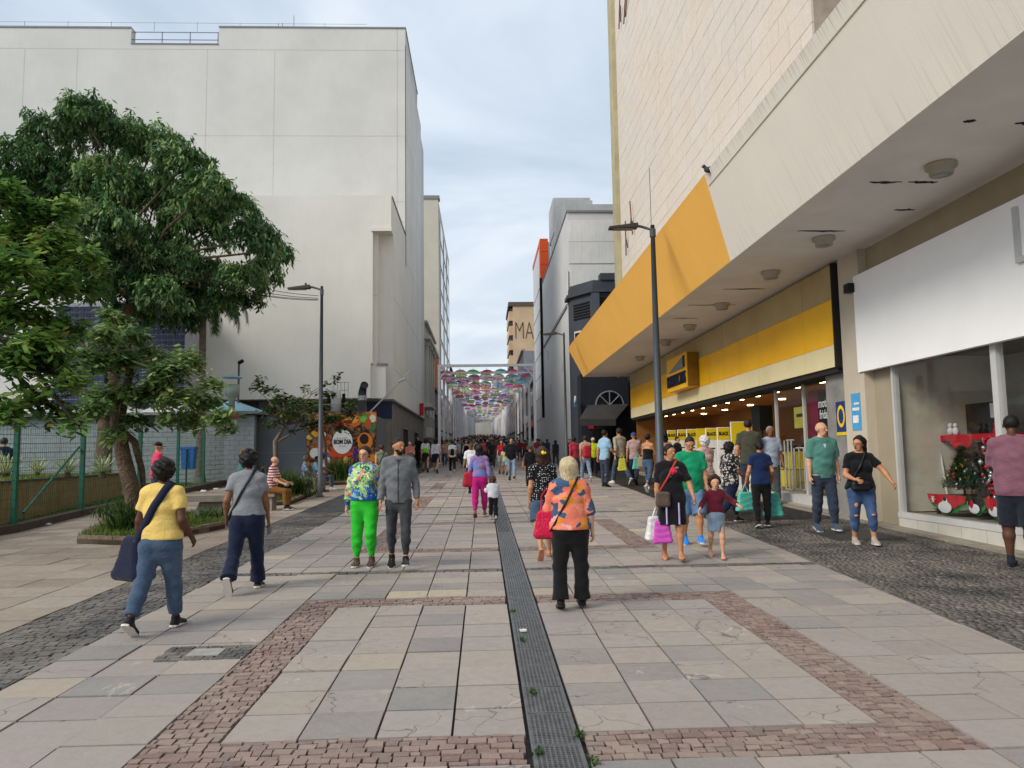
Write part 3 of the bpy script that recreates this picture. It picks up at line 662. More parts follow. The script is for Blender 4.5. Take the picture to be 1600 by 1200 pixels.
drel(bx('sill', XR - .02, XR + .12, 4, 13.9, zs - .1, zs, M_frame, dw)); mb = MB()
mb.prism([(XR + .0, 4), (XR + .1, 4), (XR + .1, 13.9), (XR + .0, 13.9)], 0, zs - .1 - gz(4) , None, 0, lambda y: 0)
yt = 4.0; M_wt = pm('white_base_tile', 'c3bfb6', .5, .08, 3)
while yt < 13.85:
    o = MB().box(XR - .01, XR + .03, yt + .006, min(yt + .62, 13.9) - .006, gz(yt) - .02, zs - .105).build('base_tile', M_wt, dw); drel(o); yt += .62
for y_ in (13.8, 10.93, 8.1): drel(bx('mullion', XR - .02, XR + .1, y_, y_ + (.13 if y_ < 13 else .06), zs, 3.3, M_frame, dw))
for a, b in ((11.07, 12.2), (12.21, 13.2), (13.21, 13.8), (8.24, 9.6), (9.61, 10.92), (5, 8.1)): drel(bx('glass_pane', XR + .03, XR + .04, a + .004, b - .004, zs, 3.3, M_glass, dw))
M_win = pm('display_floor', '8b867d', .7)
drel(bx('display_floor', XR + .12, 10, 4, 13.9, zs - .1, zs - .02, M_win, dw)); drel(bx('display_back', 9.9, 10.0, 4, 13.9, zs, 3.5, pm('display_back_grey', 'bdbab3', .8, .1), dw)); drel(bx('display_side', XR + .12, 9.9, 14.04, 13.9, zs, 3.5, pm('display_side_beige', 'c5bdae', .8, .1), dw))
drel(bx('display_ceiling', XR + .1, 9.9, 4, 13.9, 3.45, 3.55, pm('display_ceiling_dark', '6a6662', .8), dw))
# left display window of the yellow shop
dw2 = empty('shop_window', (XR, 20, gz(20)), 0, 'glazed front of the yellow store beside the grey marble pillar', 'window')
def d2(o): return rel(o, dw2)
for a, b in ((16.65, 18.5), (18.55, 20.3)): d2(bx('glass_pane', XR + .32, XR + .33, a, b, gz(a) + .3, 3.4, M_glass, dw2))
for y_ in (18.5, 20.3): d2(bx('frame_post', XR + .28, XR + .36, y_, y_ + .05, gz(y_), 3.4, M_frame, dw2))
d2(bx('sill', XR + .1, XR + .45, 16.65, 20.4, gz(17) - .05, gz(21) + .22, pm('white_sill', 'b9bbba', .5, .1, 3), dw2))
def WX(px, py, X):
    d = ray(px, py); return CAMP + d * (X / d.x)
# ================================================================== BUILDINGS FURTHER ALONG, RIGHT
M_char = pm('charcoal_paint', '3e434b', .75, .15, 1, .2, coords='World'); M_navyw = pm('dark_navy_wall', '1e222c', .8, .15, 1, .2, coords='World')
M_lgrey = pm('light_grey_block', 'c6c6c7', .8, .06, .6, .2, 40, coords='World', streak=.1); M_cem = pm('raw_cement', 'b0b2b3', .9, .15, .5, .3, 40, coords='World', streak=.35); M_cem2 = pm('pale_cement', 'd0d1d0', .9, .12, .5, .3, 40, coords='World', streak=.3)
M_wframe = pm('white_frame', 'c9c9c6', .6, .05)
cbld = empty('corner_building', (6.5, 42.4, gz(42)), 0, 'old charcoal painted corner building with arched fanlight and black awning', 'building')
def cr_(o): return rel(o, cbld)
zc1 = W(945, 433, 43.4).z
foot = [(11, 43.5), (11, 46.4), (5.42, 46.4), (5.42, 45.2), (6.55, 43.5)]
cr_(MB().prism(foot[::-1], gz(43) - .2, zc1 - .9).build('wall', M_char, cbld))
foot2 = [(11, 43.25), (11, 46.45), (5.2, 46.45), (5.2, 45.1), (6.45, 43.25)]
cr_(MB().prism(foot2[::-1], zc1 - .9, zc1 - .7).build('cornice', M_char, cbld)); cr_(MB().prism(foot[::-1], zc1 - .7, zc1 - .15).build('parapet', M_char, cbld))
cr_(MB().box(7.0, 11, 43.4, 44.2, zc1 - .15, zc1 + .25).build('parapet_step', M_char, cbld)); cr_(MB().box(6.45, 6.9, 43.3, 43.7, 6, zc1 - .9).build('pilaster', pm('slate_paint', '4a505a', .75, .1), cbld))
for i in range(7): cr_(bx('louvre', 6.95, 11, 43.38, 43.5, zc1 - 2.3 + i * .17, zc1 - 2.22 + i * .17, M_dark, cbld))
# chamfer windows
ch = Vector((6.55 - 5.42, 43.5 - 45.2, 0)).normalized(); nrm = Vector((ch.y, -ch.x, 0)); nrm = nrm if nrm.x < 0 else -nrm
def cham(t0, t1, z0, z1, d0, d1, m, nm, par=None):
    a = Vector((5.42, 45.2, 0)); P = []
    for z in (z0, z1):
        for (t_, d_) in ((t0, d0), (t1, d0), (t1, d1), (t0, d1)): q = a + ch * t_ + nrm * d_; P.append((q.x, q.y, z))
    return cr_(MB().hexa(P).build(nm, m, cbld))
for t0 in (.35, 1.15):
    cham(t0, t0 + .6, zc1 - 4.6, zc1 - 3.0, .0, .05, M_wframe, 'window_frame'); cham(t0 + .07, t0 + .53, zc1 - 4.5, zc1 - 3.1, .03, .06, M_dglass, 'window_pane')
for i in range(6): cham(.3, 1.75, zc1 - 2.3 + i * .17, zc1 - 2.22 + i * .17, 0, .06, M_dark, 'louvre')
cr_(bx('window_frame', 7.1, 7.9, 43.42, 43.5, zc1 - 4.2, zc1 - 2.9, M_wframe, cbld)); cr_(bx('window_pane', 7.17, 7.83, 43.40, 43.42, zc1 - 4.1, zc1 - 3.0, M_dglass, cbld))
# street level front with arch
cr_(bx('shop_front', 5.5, 8.2, 42.0, 43.5, gz(42) - .2, 6.2, M_navyw, cbld))
c0 = W(953, 633, 41.95); ra = 22 * 41.95 / F
mb = MB(); arcp = [(c0.x + ra * math.cos(math.pi * i / 14), 41.97, c0.z + ra * math.sin(math.pi * i / 14)) for i in range(15)]
mb.add(arcp + [(x, 41.99, z) for x, y, z in arcp], [list(range(15))[::-1]] + [[i, i + 1, 16 + i, 15 + i] for i in range(14)]); cr_(mb.build('fanlight_glass', M_dglass, cbld))
mb = MB(); mb.tube(arcp, .045, 5); 
for a in (45, 90, 135): mb.tube([(c0.x, 41.95, c0.z), (c0.x + ra * math.cos(R(a)), 41.95, c0.z + ra * math.sin(R(a)))], .035, 5)
cr_(mb.build('fanlight_bars', pm('grey_bars', '777d86', .6), cbld))
aw = [W(905, 655, 40.3), W(962, 655, 40.3), W(982, 631, 41.95), W(918, 633, 41.95)]
mb = MB(); mb.hexa([(p.x, p.y, p.z - .04) for p in aw] + [tuple(p) for p in aw]); mb.hexa([(aw[0].x, 40.26, aw[0].z - .35), (aw[1].x, 40.26, aw[1].z - .35), (aw[1].x, 40.3, aw[1].z - .35), (aw[0].x, 40.3, aw[0].z - .35), (aw[0].x, 40.26, aw[0].z), (aw[1].x, 40.26, aw[1].z), (aw[1].x, 40.3, aw[1].z), (aw[0].x, 40.3, aw[0].z)])
cr_(mb.build('awning', pm('black_awning_cloth', '3b3a39', .8, .15), cbld))
cr_(bx('door_opening', 6.1, 7.5, 41.94, 42.02, gz(42), 3.1, M_black, cbld)); cr_(bx('red_sticker', W(920, 664, 41.9).x, W(928, 664, 41.9).x, 41.93, 41.98, 3.1, 3.35, pm('red_sign', 'b3202c', .5), cbld))
p = WX(910, 626, 5.46); cr_(MB().box(5.1, 5.2, 41.6, 42.1, p.z - .3, p.z + .2).build('blue_sign', pm('blue_sign', '3a6ba0', .5), cbld)); cr_(MB().tube([(5.08, 41.5, p.z + .1), (5.14, 41.5, p.z + .1)], .2, 14).build('clock_face', M_wframe, cbld))
# grey block
gb = empty('grey_block', (5.5, 56, gz(56)), 0, 'big plain light grey block behind the charcoal corner building', 'building')
zg = W(895, 332, 46.6).z
def gr_(o): return rel(o, gb)
gr_(MB().box(5.5, 14, 46.6, 67, gz(50) - .3, zg).build('wall', M_lgrey, gb)); gr_(MB().box(5.45, 14, 46.5, 67, zg, zg + .12).box(5.42, 5.5, 47.5, 66, 11.1, 11.3).build('coping', M_trim, gb))
for z_ in (12.2, 13.7, 15.1): gr_(bx('cladding_band', 5.56, 14, 46.55, 46.6, z_, z_ + 1.38, M_cem2, gb))
for (y_, z_) in ((62, 9.6), (60, 6.6), (51, 7.4)): gr_(bx('vent', 5.44, 5.5, y_, y_ + .35, z_, z_ + .7, M_joint, gb))
mb = MB(); mb.tube([(5.45, 46.55, 5), (5.45, 46.55, 13.2)], .06, 6); gr_(mb.build('drain_pipe', M_wframe, gb))
rb = empty('rear_cement_block', (6, 52, gz(52)), 0, 'taller raw cement block rising behind the plain grey block', 'building')
zr = W(930, 319, 52).z; rel(MB().box(6.0, 16, 52, 63, 12, zr).build('wall', M_cem, rb), rb)
a, b = W(865, 305, 63), W(900, 318, 52)
rel(MB().prism([(0, 0)] * 0 or [(6.0, 52.2), (8, 52.2), (8, 63), (6.0, 63)], zr, zr + .35).build('parapet', M_cem, rb), rb)
rel(bx('water_tank_wall', 5.95, 9, 60, 64, zr + .35, W(866, 309, 60).z, M_cem, rb), rb)
# orange topped building
ob = empty('orange_top_building', (5.35, 67, gz(67)), 0, 'white panelled building with an orange box top on the right', 'building')
def or_(o): return rel(o, ob)
zo = W(855, 373, 67).z; zo2 = W(855, 435, 67).z; M_or = pm('orange_panel', 'd4501f', .5, .08); M_wp = pm('white_cladding', 'c4c8cd', .5, .05)
or_(MB().box(5.4, 9, 67, 77, gz(67) - .3, zo - .3).build('wall', M_wp, ob))
for i in range(3): or_(bx('orange_box', 5.36, 6.1, 66.9, 68, zo2 + (zo - zo2) * i / 3 + .02, zo2 + (zo - zo2) * (i + 1) / 3 - .02, M_or, ob))
or_(bx('orange_rim', 5.36, 5.5, 68, 77.1, zo - .45, zo, M_or, ob)); or_(bx('orange_rim', 5.28, 5.5, 66.9, 67.2, 5, zo2, M_dark, ob))
for z_ in range(5, 18, 2): or_(bx('panel_line', 5.36, 5.4, 67.5, 77, z_, z_ + .05, M_joint, ob))
# beige tower
bt = empty('beige_tower', (5.5, 150, gz(150)), 0, 'old beige apartment tower far down the street on the right', 'building')
zt = W(815, 478, 150).z; M_bei = pm('weathered_beige', 'c0a789', .9, .15, .3, .2, 20, coords='World', streak=.35)
def bt_(o): return rel(o, bt)
bt_(MB().box(6.3, 16, 150, 166, 4, zt).build('wall', M_bei, bt)); bt_(MB().box(5.4, 16.2, 149.8, 166.2, zt, zt + .8).build('cornice', pm('dark_cornice', '5b5148', .9), bt))
for i in range(8):
    z_ = zt - 2.6 - i * 3.0
    bt_(bx('bay', 5.5, 6.3, 151, 165, z_ - .2, z_ + 1.7, M_bei, bt)); bt_(bx('bay_window', 5.75, 6.32, 151.3, 164.5, z_ + 1.7, z_ + 2.7, M_dglass, bt))
    if i > 2: bt_(bx('window', 9.0, 10.2, 149.9, 150.05, z_, z_ + 1.5, M_dglass, bt))
bt_(text('graffiti', 'MAA', 4.6, pm('black_graffiti', '2c2620', .9), facing((9.4, 149.93, zt - 5.2), (0, -1, 0)), bt, .01, -.12, (.6, 1.15)))
# generic street rows
def shop_row(side, y0, y1, x, z, col, label, nfl=2, awn=None, sign=None):
    s = 1 if side == 'r' else -1; root = empty('street_building', (x, y0, gz(y0)), 0, label, 'building')
    m = pm('facade_' + col, col, .85, .12, .6, .2, 30, coords='World', streak=.2); g = gz(y0) - .5; hz = 3.4 if y0 < 70 else 4.8 if y0 < 100 else 6.6
    a, b = (x, x + 9) if s > 0 else (x - 9, x)
    rel(bx('wall', a, b, y0, y1 - .05, g + hz, z, m, root), root)
    a2, b2 = (x + .25, x + 9) if s > 0 else (x - 9, x - .25)
    rel(bx('shop_front', a2, b2, y0 + .1, y1 - .15, g, g + hz, M_dark, root), root)
    n = max(1, int((y1 - y0) / 3.2)); w = (y1 - y0) / n
    for i in range(n + 1): yy = min(y0 + i * w, y1 - .35); rel(bx('pier', x - .02 * s - .02, x + .28 * s if s > 0 else x, yy, yy + .3, g, g + hz, m, root) if s > 0 else bx('pier', x - .28, x + .04, yy, yy + .3, g, g + hz, m, root), root)
    for i in range(n):
        if rng.random() < (.75 if y0 > 100 else .3): yy = y0 + i * w; cc = rng.choice(['a8322b', 'c9c4bb', '2f5f86', 'd8a02a', '6a3524', '3d3d40', 'b9b4b6', '3d7a55']); rel(bx('sign_board', x - (.5 if s > 0 else -.02), x + (-.02 if s > 0 else .5), yy + .4, yy + w - .3, g + hz - .9, g + hz - .1, pm('board_' + cc, cc, .5, .08), root), root)
    fl = 0; zz = g + hz + 1
    while zz + 1.9 < z:
        for i in range(n):
            yy = y0 + w * (i + .5)
            q = rel(bx('window', x - .06, x + .06, yy - .65, yy + .65, zz, zz + 1.5, M_wframe, root), root)
            rel(bx('window_pane', x - .08, x + .08, yy - .55, yy + .55, zz + .1, zz + 1.4, M_dglass, root), root)
        zz += 3
    rel(bx('cornice', x - .25, x + .25, y0, y1 - .05, z, z + .2, m, root), root)
    if sign: rel(bx('sign_board', x - .14, x + .14, y0 + .4, y1 - .6, g + 3.45, g + 4.2, pm('board_' + sign, sign, .5, .08), root), root)
    if awn:
        P = [(x, y0 + .5, g + 3.3), (x - 1.5 * s, y0 + .5, g + 2.75), (x - 1.5 * s, y1 - .8, g + 2.75), (x, y1 - .8, g + 3.3)]; rel(MB().hexa(P + [(a_, b_, c_ + .06) for a_, b_, c_ in P]).build('awning', pm('awning_' + awn, awn, .8, .1), root), root)
    return root
shop_row('r', 77.2, 88, 5.4, 9.2, '54504e', 'low dark shopfront with brown canopy right of the white portal frames', 1, '6a3524', '8f4a2a')
shop_row('r', 88, 96, 5.4, 9.0, '90857f', 'low taupe building with a pale sign beside the portal frames', 1, None, 'c9c4bb')
gbd = shop_row('r', 96, 112, 5.3, W(820, 548, 96).z, 'b9b4b6', 'pinkish panelled building in front of the beige tower', 1, '3d3d40', 'b33a33')
shop_row('r', 112, 130, 5.5, 9.5, '857b6f', 'beige two storey row below the beige tower', 1, '4f6f86', '2f5f86'); shop_row('r', 130, 149, 5.5, 11, '8f8b88', 'grey row just before the beige tower', 1, None, 'a8322b')
shop_row('r', 167, 200, 5.7, 17, '5c5650', 'pale block beyond the beige tower', 1); shop_row('r', 255, 340, 6, 20, '5c5650', 'last pale row at the right end of the street', 1); shop_row('l', 255, 340, -5, 21, '5c5650', 'last grey row at the left end of the street', 1); shop_row('r', 200, 255, 6, 15, '5c5650', 'farthest beige block on the right side', 1)
# left row: ornate old house, cream tower, then the rest
oh = shop_row('l', 61.7, 74, -4.72, W(675, 505, 62).z, 'a9a59c', 'old ornate white house with pilasters past the white store', 1)
mb = MB(); zz = W(675, 505, 62).z
for xx in (-6.5, -5.7, -4.9):
    mb2 = MB(); mb2.tube([(xx, 61.55, 6.2), (xx, 61.55, zz - 1.9)], .16, 10); mb2.box(xx - .25, xx + .25, 61.3, 61.75, zz - 1.9, zz - 1.5); mb2.box(xx - .22, xx + .22, 61.35, 61.7, 5.9, 6.2); rel(mb2.build('column', pm('old_white_stucco', 'bdbab1', .85, .12), oh), oh)
for y_ in (62.5, 65, 67.5, 70): mb2 = MB(); mb2.box(-4.8, -4.45, y_, y_ + .4, 6, zz - 1.8); mb2.box(-4.9, -4.3, y_ - .1, y_ + .5, zz - 1.8, zz - 1.4); rel(mb2.build('pilaster', pm('old_white_stucco', 'bdbab1', .85, .12), oh), oh)
rel(MB().box(-7.2, -4.2, 61.3, 74, zz - 1.4, zz - 1.1).box(-5, -4.1, 61.3, 66, 5.7, 5.95).build('ledge', pm('old_white_stucco', 'bdbab1', .85, .12), oh), oh)
ct = empty('cream_tower', (-4.7, 83, gz(83)), 0, 'tall cream block with dark window strips beyond the white store', 'building')
zc2 = W(675, 311, 83).z; rel(MB().box(-14, -4.75, 83, 110, 4, zc2).build('wall', pm('cream_render', 'c2bcae', .85, .08, .5, .2, coords='World', streak=.12), ct), ct)
rel(MB().box(-14.1, -4.6, 82.9, 84, zc2, zc2 + .4).build('coping', M_trim, ct), ct)
for i in range(8):
    for j in range(3): rel(bx('window', -4.78, -4.68, 86 + j * 8, 91.5 + j * 8, 6.5 + i * 2.9, 8.7 + i * 2.9, M_dglass, ct), ct)
rel(bx('brick_flank', -6.0, -4.8, 82.6, 83, 5, W(685, 555, 83).z, pm('terracotta_wall', '7c4a38', .9, .2, 3), ct), ct)
shop_row('l', 74, 82.5, -4.72, 8.2, '6b6560', 'low dark shop between ornate house and cream tower', 1, '2b2b30', None)
shop_row('l', 110.2, 128, -4.9, 15, '5c5650', 'pale four storey block past the cream tower', 1, None, '555555'); shop_row('l', 128, 150, -4.9, 11, '5c5650', 'brownish low block far left', 1, '5d2a24', 'a33b2e')
shop_row('l', 150, 185, -5, 13.5, '5c5650', 'light grey block near the street end left', 1); shop_row('l', 185, 255, -5, 16, '5c5650', 'last block on the left side of the street', 1)
bx_ = bx('far_building', -40, 40, 350, 365, 0, 24, pm('far_facade', 'a8a59e', .9, .2, .2, 0, coords='World'), None); tag(bx_, 'pale building closing the far end of the street', 'building')

# ================================================================== UMBRELLA FRAMES
M_wm = pm('white_painted_steel', 'f2f3f5', .45, .05, 3, 0)
Y0 = 58.0; fz = W(687, 579, Y0).z; fxl, fxr = W(686.5, 650, Y0).x, W(836, 650, Y0).x
ORD = 'first second third fourth fifth sixth seventh eighth ninth tenth eleventh twelfth thirteenth fourteenth fifteenth sixteenth seventeenth eighteenth'.split()
fr0 = empty('portal', (0, 0, 0))
H = 7.6
for x in (fxl, fxr): MB().box(x - .1, x + .1, -.1, .1, -.2, H).build('post', M_wm, fr0)
MB().box(fxl + .1, fxr - .1, -.09, .09, H - .2, H - .002).build('beam', M_wm, fr0)
for s, x in ((1, fxl), (-1, fxr)):
    MB().tube([(x + .1 * s, 0, H - 1.0), (x + .75 * s, 0, H - .2)], .05, 6).build('brace', M_wm, fr0); MB().box(x - .05, x + .05, .1, 6.9, H - .3, H - .2).build('side_rail', M_wm, fr0)
mb = MB()
for i in range(7): xx = fxl + (fxr - fxl) * (i + .5) / 7; mb.box(xx - .012, xx + .012, .1, 6.9, H - .27, H - .25)
tag(mb.build('hanging_wire', M_trim, fr0), kind='stuff')
NF = 40
for k in range(NF):
    y = Y0 + 7 * k; c = fr0 if k == 0 else copy_tree(fr0); c.location = (0, y, min(gz(y), 99)); 
    lab = 'white steel portal frame nearest the camera, at the start of the umbrella canopy' if k == 0 else ('white steel portal frame, ' + ORD[k] + ' one from the camera under the umbrellas' if k < 12 else 'white steel portal frame in the far end of the long umbrella row')
    tag(c, lab, 'frame', 'white portal frames carrying umbrellas')
# near frame stands taller: match the photographed top
fr_h = fz - gz(Y0)
UC = ['d8577a', 'e9a57b', '58c24a', 'b8404c', '5fc9ae', 'd63c8b', 'b6a3d6', '4a8fd0', 'f0dc5a', 'e77fa5', '8f6fc8', 'ea6a4d', '9fd46b', 'f0c2d2', '3aa0c8', 'c74bb0', 'e8e08a', 'f2a03c']
UN = ['coral', 'peach', 'green', 'dark red', 'mint', 'magenta', 'pale lilac', 'blue', 'yellow', 'pink', 'purple', 'orange red', 'light green', 'pale pink', 'turquoise', 'violet', 'cream', 'orange']; UM = []
for c in UC:
    t = NT('umbrella_cloth_' + c); c = tuple(x * .82 + .18 * y for x, y in zip(lin(c)[:3], (.9, .85, .9))); t.col(lin(c)); t.rough(.6); tl = t.new('ShaderNodeBsdfTranslucent'); tl.inputs[0].default_value = tuple(min(1, x * 1.5 + .12) for x in c) + (1,); mm = t.new('ShaderNodeMixShader'); mm.inputs[0].default_value = .75
    t.l.new(t.b.outputs[0], mm.inputs[1]); t.l.new(tl.outputs[0], mm.inputs[2]); t.l.new(mm.outputs[0], t.n['Material Output'].inputs[0]); UM.append(t.m)
um0 = empty('umbrella', (0, 0, 0))
V = [(0, 0, .27)]; Fc = []; n = 16
for r_, z_ in ((.18, .25), (.36, .17), (.5, .03)):
    for k in range(n):
        sc_ = 1 - (.07 * r_ / .5 if k % 2 else 0); dz = (.03 * r_ / .5 if k % 2 else 0); V.append((r_ * sc_ * math.cos(2 * math.pi * k / n), r_ * sc_ * math.sin(2 * math.pi * k / n), z_ + dz))
F3 = [[0, 1 + k, 1 + (k + 1) % n] for k in range(n)]; F4 = [[1 + j * n + k, 1 + (j + 1) * n + k, 1 + (j + 1) * n + (k + 1) % n, 1 + j * n + (k + 1) % n] for j in range(2) for k in range(n)]
uc = link('canopy', npmesh('canopy', V, [F3, F4]), um0, UM[0]); uc.material_slots[0].link = 'OBJECT'; uc.material_slots[0].material = UM[0]
MB().tube([(0, 0, -.42), (0, 0, .33)], .008, 4).tube([(0, 0, -.42), (.05, 0, -.46), (.08, 0, -.4)], .012, 4).build('shaft', M_trim, um0)
first = True; cnt = 0
for (ya, yb, dy, jt) in ((58.6, 79, 1.25, .25), (80.5, 100, 2.2, .3), (103, 185, 6.0, .6)):
    y = ya; row = {58.6: 0, 80.5: 17, 103: 40}[ya]
    while y < yb:
        for i in range(7):
            if y > 100 and i % 2 and rng.random() < .2: continue
            x = fxl + (fxr - fxl) * (i + .5) / 7; c = um0 if first else copy_tree(um0); first = False
            z = gz(y) + H - .78 + (rng.uniform(-.3, .12) if y > 59 else .12)
            c.location = (x + rng.uniform(-.12, .12), y + rng.uniform(-jt, jt), z); s_ = rng.uniform(.98, 1.16); c.scale = (s_, s_, s_); tl_ = .04 if y < 59 else .13; c.rotation_euler = (rng.gauss(0, tl_), rng.gauss(0, tl_), rng.uniform(0, 6))
            k = [0, 1, 2, 3, 4, 5, 6][i] if y < 59 else rng.randrange(len(UC)); 
            for ch_ in c.children:
                if ch_.name.startswith('canopy'): ch_.material_slots[0].material = UM[k]
            if y < 59: tag(c, ['coral', 'peach', 'green', 'dark red', 'mint', 'magenta', 'pale lilac'][k] + ' open umbrella in the front row of the umbrella canopy', 'umbrella', 'umbrellas hung over the street')
            elif row < 17: tag(c, f'{UN[k]} open umbrella, {ORD[i]} from the left in the {ORD[row]} row of the canopy', 'umbrella', 'umbrellas hung over the street')
            else: tag(c, f'{UN[k]} open umbrella in the distant part of the canopy', 'umbrella', 'umbrellas hung over the street')
            cnt += 1
        y += dy; row += 1
Vu = np.array(V, np.float64); VV = []; F3a = []; F4a = []; mi = []; nb = 0
for y in np.arange(110, 335, 5.2):
    for i in range(7):
        if rng.random() < .12: continue
        p = np.array([fxl + (fxr - fxl) * (i + .5) / 7 + rng.uniform(-.15, .15), y + rng.uniform(-1, 1), gz(y) + H - .8 + rng.uniform(-.5, .15)]); VV.append(Vu * rng.uniform(1, 1.2) + p); F3a.append(np.array(F3) + nb); F4a.append(np.array(F4) + nb); nb += len(Vu); mi.append(rng.randrange(len(UM)))
mi_ = [m for m in mi for _ in F3] + [m for m in mi for _ in F4]
o = link('distant_umbrellas', npmesh('distant_umbrellas', np.concatenate(VV), [np.concatenate(F3a), np.concatenate(F4a)], mi=mi_), None, UM); tag(o, 'mass of distant coloured umbrellas towards the street end', 'umbrella', 'umbrellas hung over the street', 'stuff')
# ================================================================== LAMPS
M_pole = pm('grey_lamp_steel', '4f565c', .5, .12, 3, .05, metal=.3); M_led = pm('dark_led_head', '3b3430', .5, .2); M_lg = pm('lamp_glass', '8c7f7c', .2)
def lamp(px, base, topz, r0, label, arm=.85, detail=True):
    root = empty('street_lamp', base, 0, label, 'street lamp', 'street lamps of the pedestrian street'); h = topz - base[2]
    MB().tube([(0, 0, 0), (0, 0, h * .5), (0, 0, h)], [r0, r0 * .8, r0 * .5], 14).build('pole', M_pole, root, True)
    MB().lathe([(r0 * 1.6, 0), (r0 * 1.6, .03), (r0 * 1.1, .05)], n=14).build('base_plate', M_pole, root)
    MB().tube([(0, 0, h - .12), (-arm * .35, 0, h - .03), (-arm * .5, 0, h - .02)], .035, 8).build('arm', M_pole, root, True)
    hd = MB(); hd.hexa([(-arm - .25, -.11, h - .10), (-arm * .45, -.13, h - .07), (-arm * .45, .13, h - .07), (-arm - .25, .11, h - .10), (-arm - .25, -.10, h - .05), (-arm * .45, -.12, h + .04), (-arm * .45, .12, h + .04), (-arm - .25, .10, h - .05)]); hd = hd.build('lamp_head', M_led, root)
    MB().box(-arm - .15, -arm * .6, -.09, .09, h - .112, h - .098).build('lens', M_lg, hd); MB().lathe([(.035, 0), (.035, .07), (.02, .09)], (-arm * .62, 0, h + .03), 8).build('photocell', M_led, hd)
    MB().tube([(0, 0, h - .3), (0, 0, h - .1)], r0 * .72, 10).build('collar', M_pole, root)
    return root
b_ = G(500, 776); lamp(0, b_, ZAT(495, 447, b_.x, b_.y), .085, 'grey street lamp rising from the dark cobbles on the left of the street')
p = W(1012, 352, 18.3); lr = lamp(0, (p.x + .12, 18.3, gz(18.3)), p.z, .105, 'tall grey street lamp in front of the yellow canopy', .85)
p = W(881, 520, 36.6); lamp(0, (p.x, 36.6, gz(36.6)), p.z, .08, 'farther grey street lamp beside the charcoal corner building', .8)
MB().tube([(-.03, 0, 7), (-.03, 0, 8.5)], .008, 4).build('aerial_rod', M_pole, lr)
# overhead wires to the left lamp
def wire(pts, r, label):
    mb = MB(); 
    a, b = pts; n = 24; P = []
    for i in range(n + 1): t_ = i / n; q = a.lerp(b, t_); P.append((q.x, q.y, q.z - 4 * pts_sag * t_ * (1 - t_)))
    mb.tube(P, r, 4, False); return tag(mb.build('overhead_wire', M_black, None), label, 'cable', 'overhead wires')
lt_ = Vector((b_.x, b_.y, 0))
for i, (y1_, y2_, sg_) in enumerate(((285, 466, .5), (292, 469, .55), (270, 462, .5), (340, 468, .35))):
    pts_sag = sg_; wire((W(-30, y1_, 14), W(497, y2_, b_.y)), .009, ['upper', 'middle', 'topmost', 'lowest'][i] + ' of the dark overhead wires crossing the trees to the left lamp')

# ================================================================== LEFT PLAZA
M_green = pm('green_fence_paint', '1f5a48', .5, .12, 5, 0); M_wire = pm('green_wire', '2c5a49', .6, .1)
pf = [G(-150, 862), G(20, 832), G(126, 806)]; q5 = G(317, 763)
for t_ in (.36, .70, 1.0): pf.append(pf[2].lerp(q5, t_) if True else None)
pf[3].z = gz(pf[3].y); pf[4].z = gz(pf[4].y)
pf += [G(352, 755), G(366, 748)]
def pipe(mb, a, b, r): mb.tube([a, b], r, 4, False)
fence = empty('mesh_fence', tuple(pf[2]), 0, 'dark green wire mesh fence with square posts around the plaza garden', 'fence')
HF = 2.25
for i, p in enumerate(pf): rel(bx('post', p.x - .045, p.x + .045, p.y - .045, p.y + .045, p.z - .1, p.z + HF, M_green, fence), fence)
for a, b in zip(pf[:-1], pf[1:]):
    d = (b - a); L = math.hypot(d.x, d.y); mb = MB(); n = int(L / .1)
    for i in range(1, n): q = a + d * (i / n); pipe(mb, q + Vector((0, 0, .12)), q + Vector((0, 0, HF - .1)), .0035)
    for k in range(12): z_ = .12 + k * (HF - .22) / 11; pipe(mb, a + Vector((0, 0, z_)), b + Vector((0, 0, z_)), .005)
    o = mb.build('wire_mesh', M_wire, fence); tag(o, kind='stuff'); rel(o, fence)
a, b = pf[1], pf[2]; mb = MB(); q = a.lerp(b, .12); mb.tube([q + Vector((0, 0, .35)), b + Vector((-.1, 0, 1.7))], .03, 6); rel(mb.build('brace', M_green, fence), fence)
# fence kerb
M_kdark = pm('dark_kerb', '4a423b', .9, .25, 5, .5, coords='World')
kc = empty('fence_kerb', tuple(pf[2]), kind='structure')
for a, b in zip(pf[:-1], pf[1:]):
    d = (b - a); d.z = 0; d.normalize(); nn = Vector((d.y, -d.x, 0)) * .12
    P = [a - nn, a + nn, b + nn, b - nn]; o = MB().hexa([(p.x, p.y, p.z - .1) for p in P] + [(p.x, p.y, p.z + .16) for p in P]).build('kerb_segment', M_kdark, kc); rel(o, kc)
# garden ground and planter wall behind the fence
M_soil = pm('dry_soil', '54452f', .95, .35, 3, .6, coords='World')
M_lawn = pm('lawn_base', '33461f', .95, .35, 3, .5, coords='World')
gd = MB(); P = [(-45, 8), (pf[0].x - .1, pf[0].y), (pf[1].x - .1, pf[1].y), (pf[2].x - .1, pf[2].y), (q5.x - .1, q5.y), (pf[6].x, pf[6].y), (-12, 41), (-45, 41)]
gd.prism(P, -.1, .02, None, 0, gz); gd = gd.build('garden_ground', M_lawn, None); tag(gd, 'lawn ground behind the green fence', kind='structure')
M_cor = pm('beige_ribbed_concrete', '9c8257', .9, .2, 3, .3, 40, coords='World', streak=.6)
w0, w1 = G(0, 821), G(190, 776); dW = (w1 - w0); w00 = w0 - dW * .8; 
pwall = empty('planter_wall', tuple(w0), 0, 'low beige ribbed planter wall with lawn on top behind the fence', 'wall')
d = dW.normalized(); nn = Vector((-d.y, d.x, 0)); L = (w1 - w00).length; mb = MB(); k = int(L / .11)
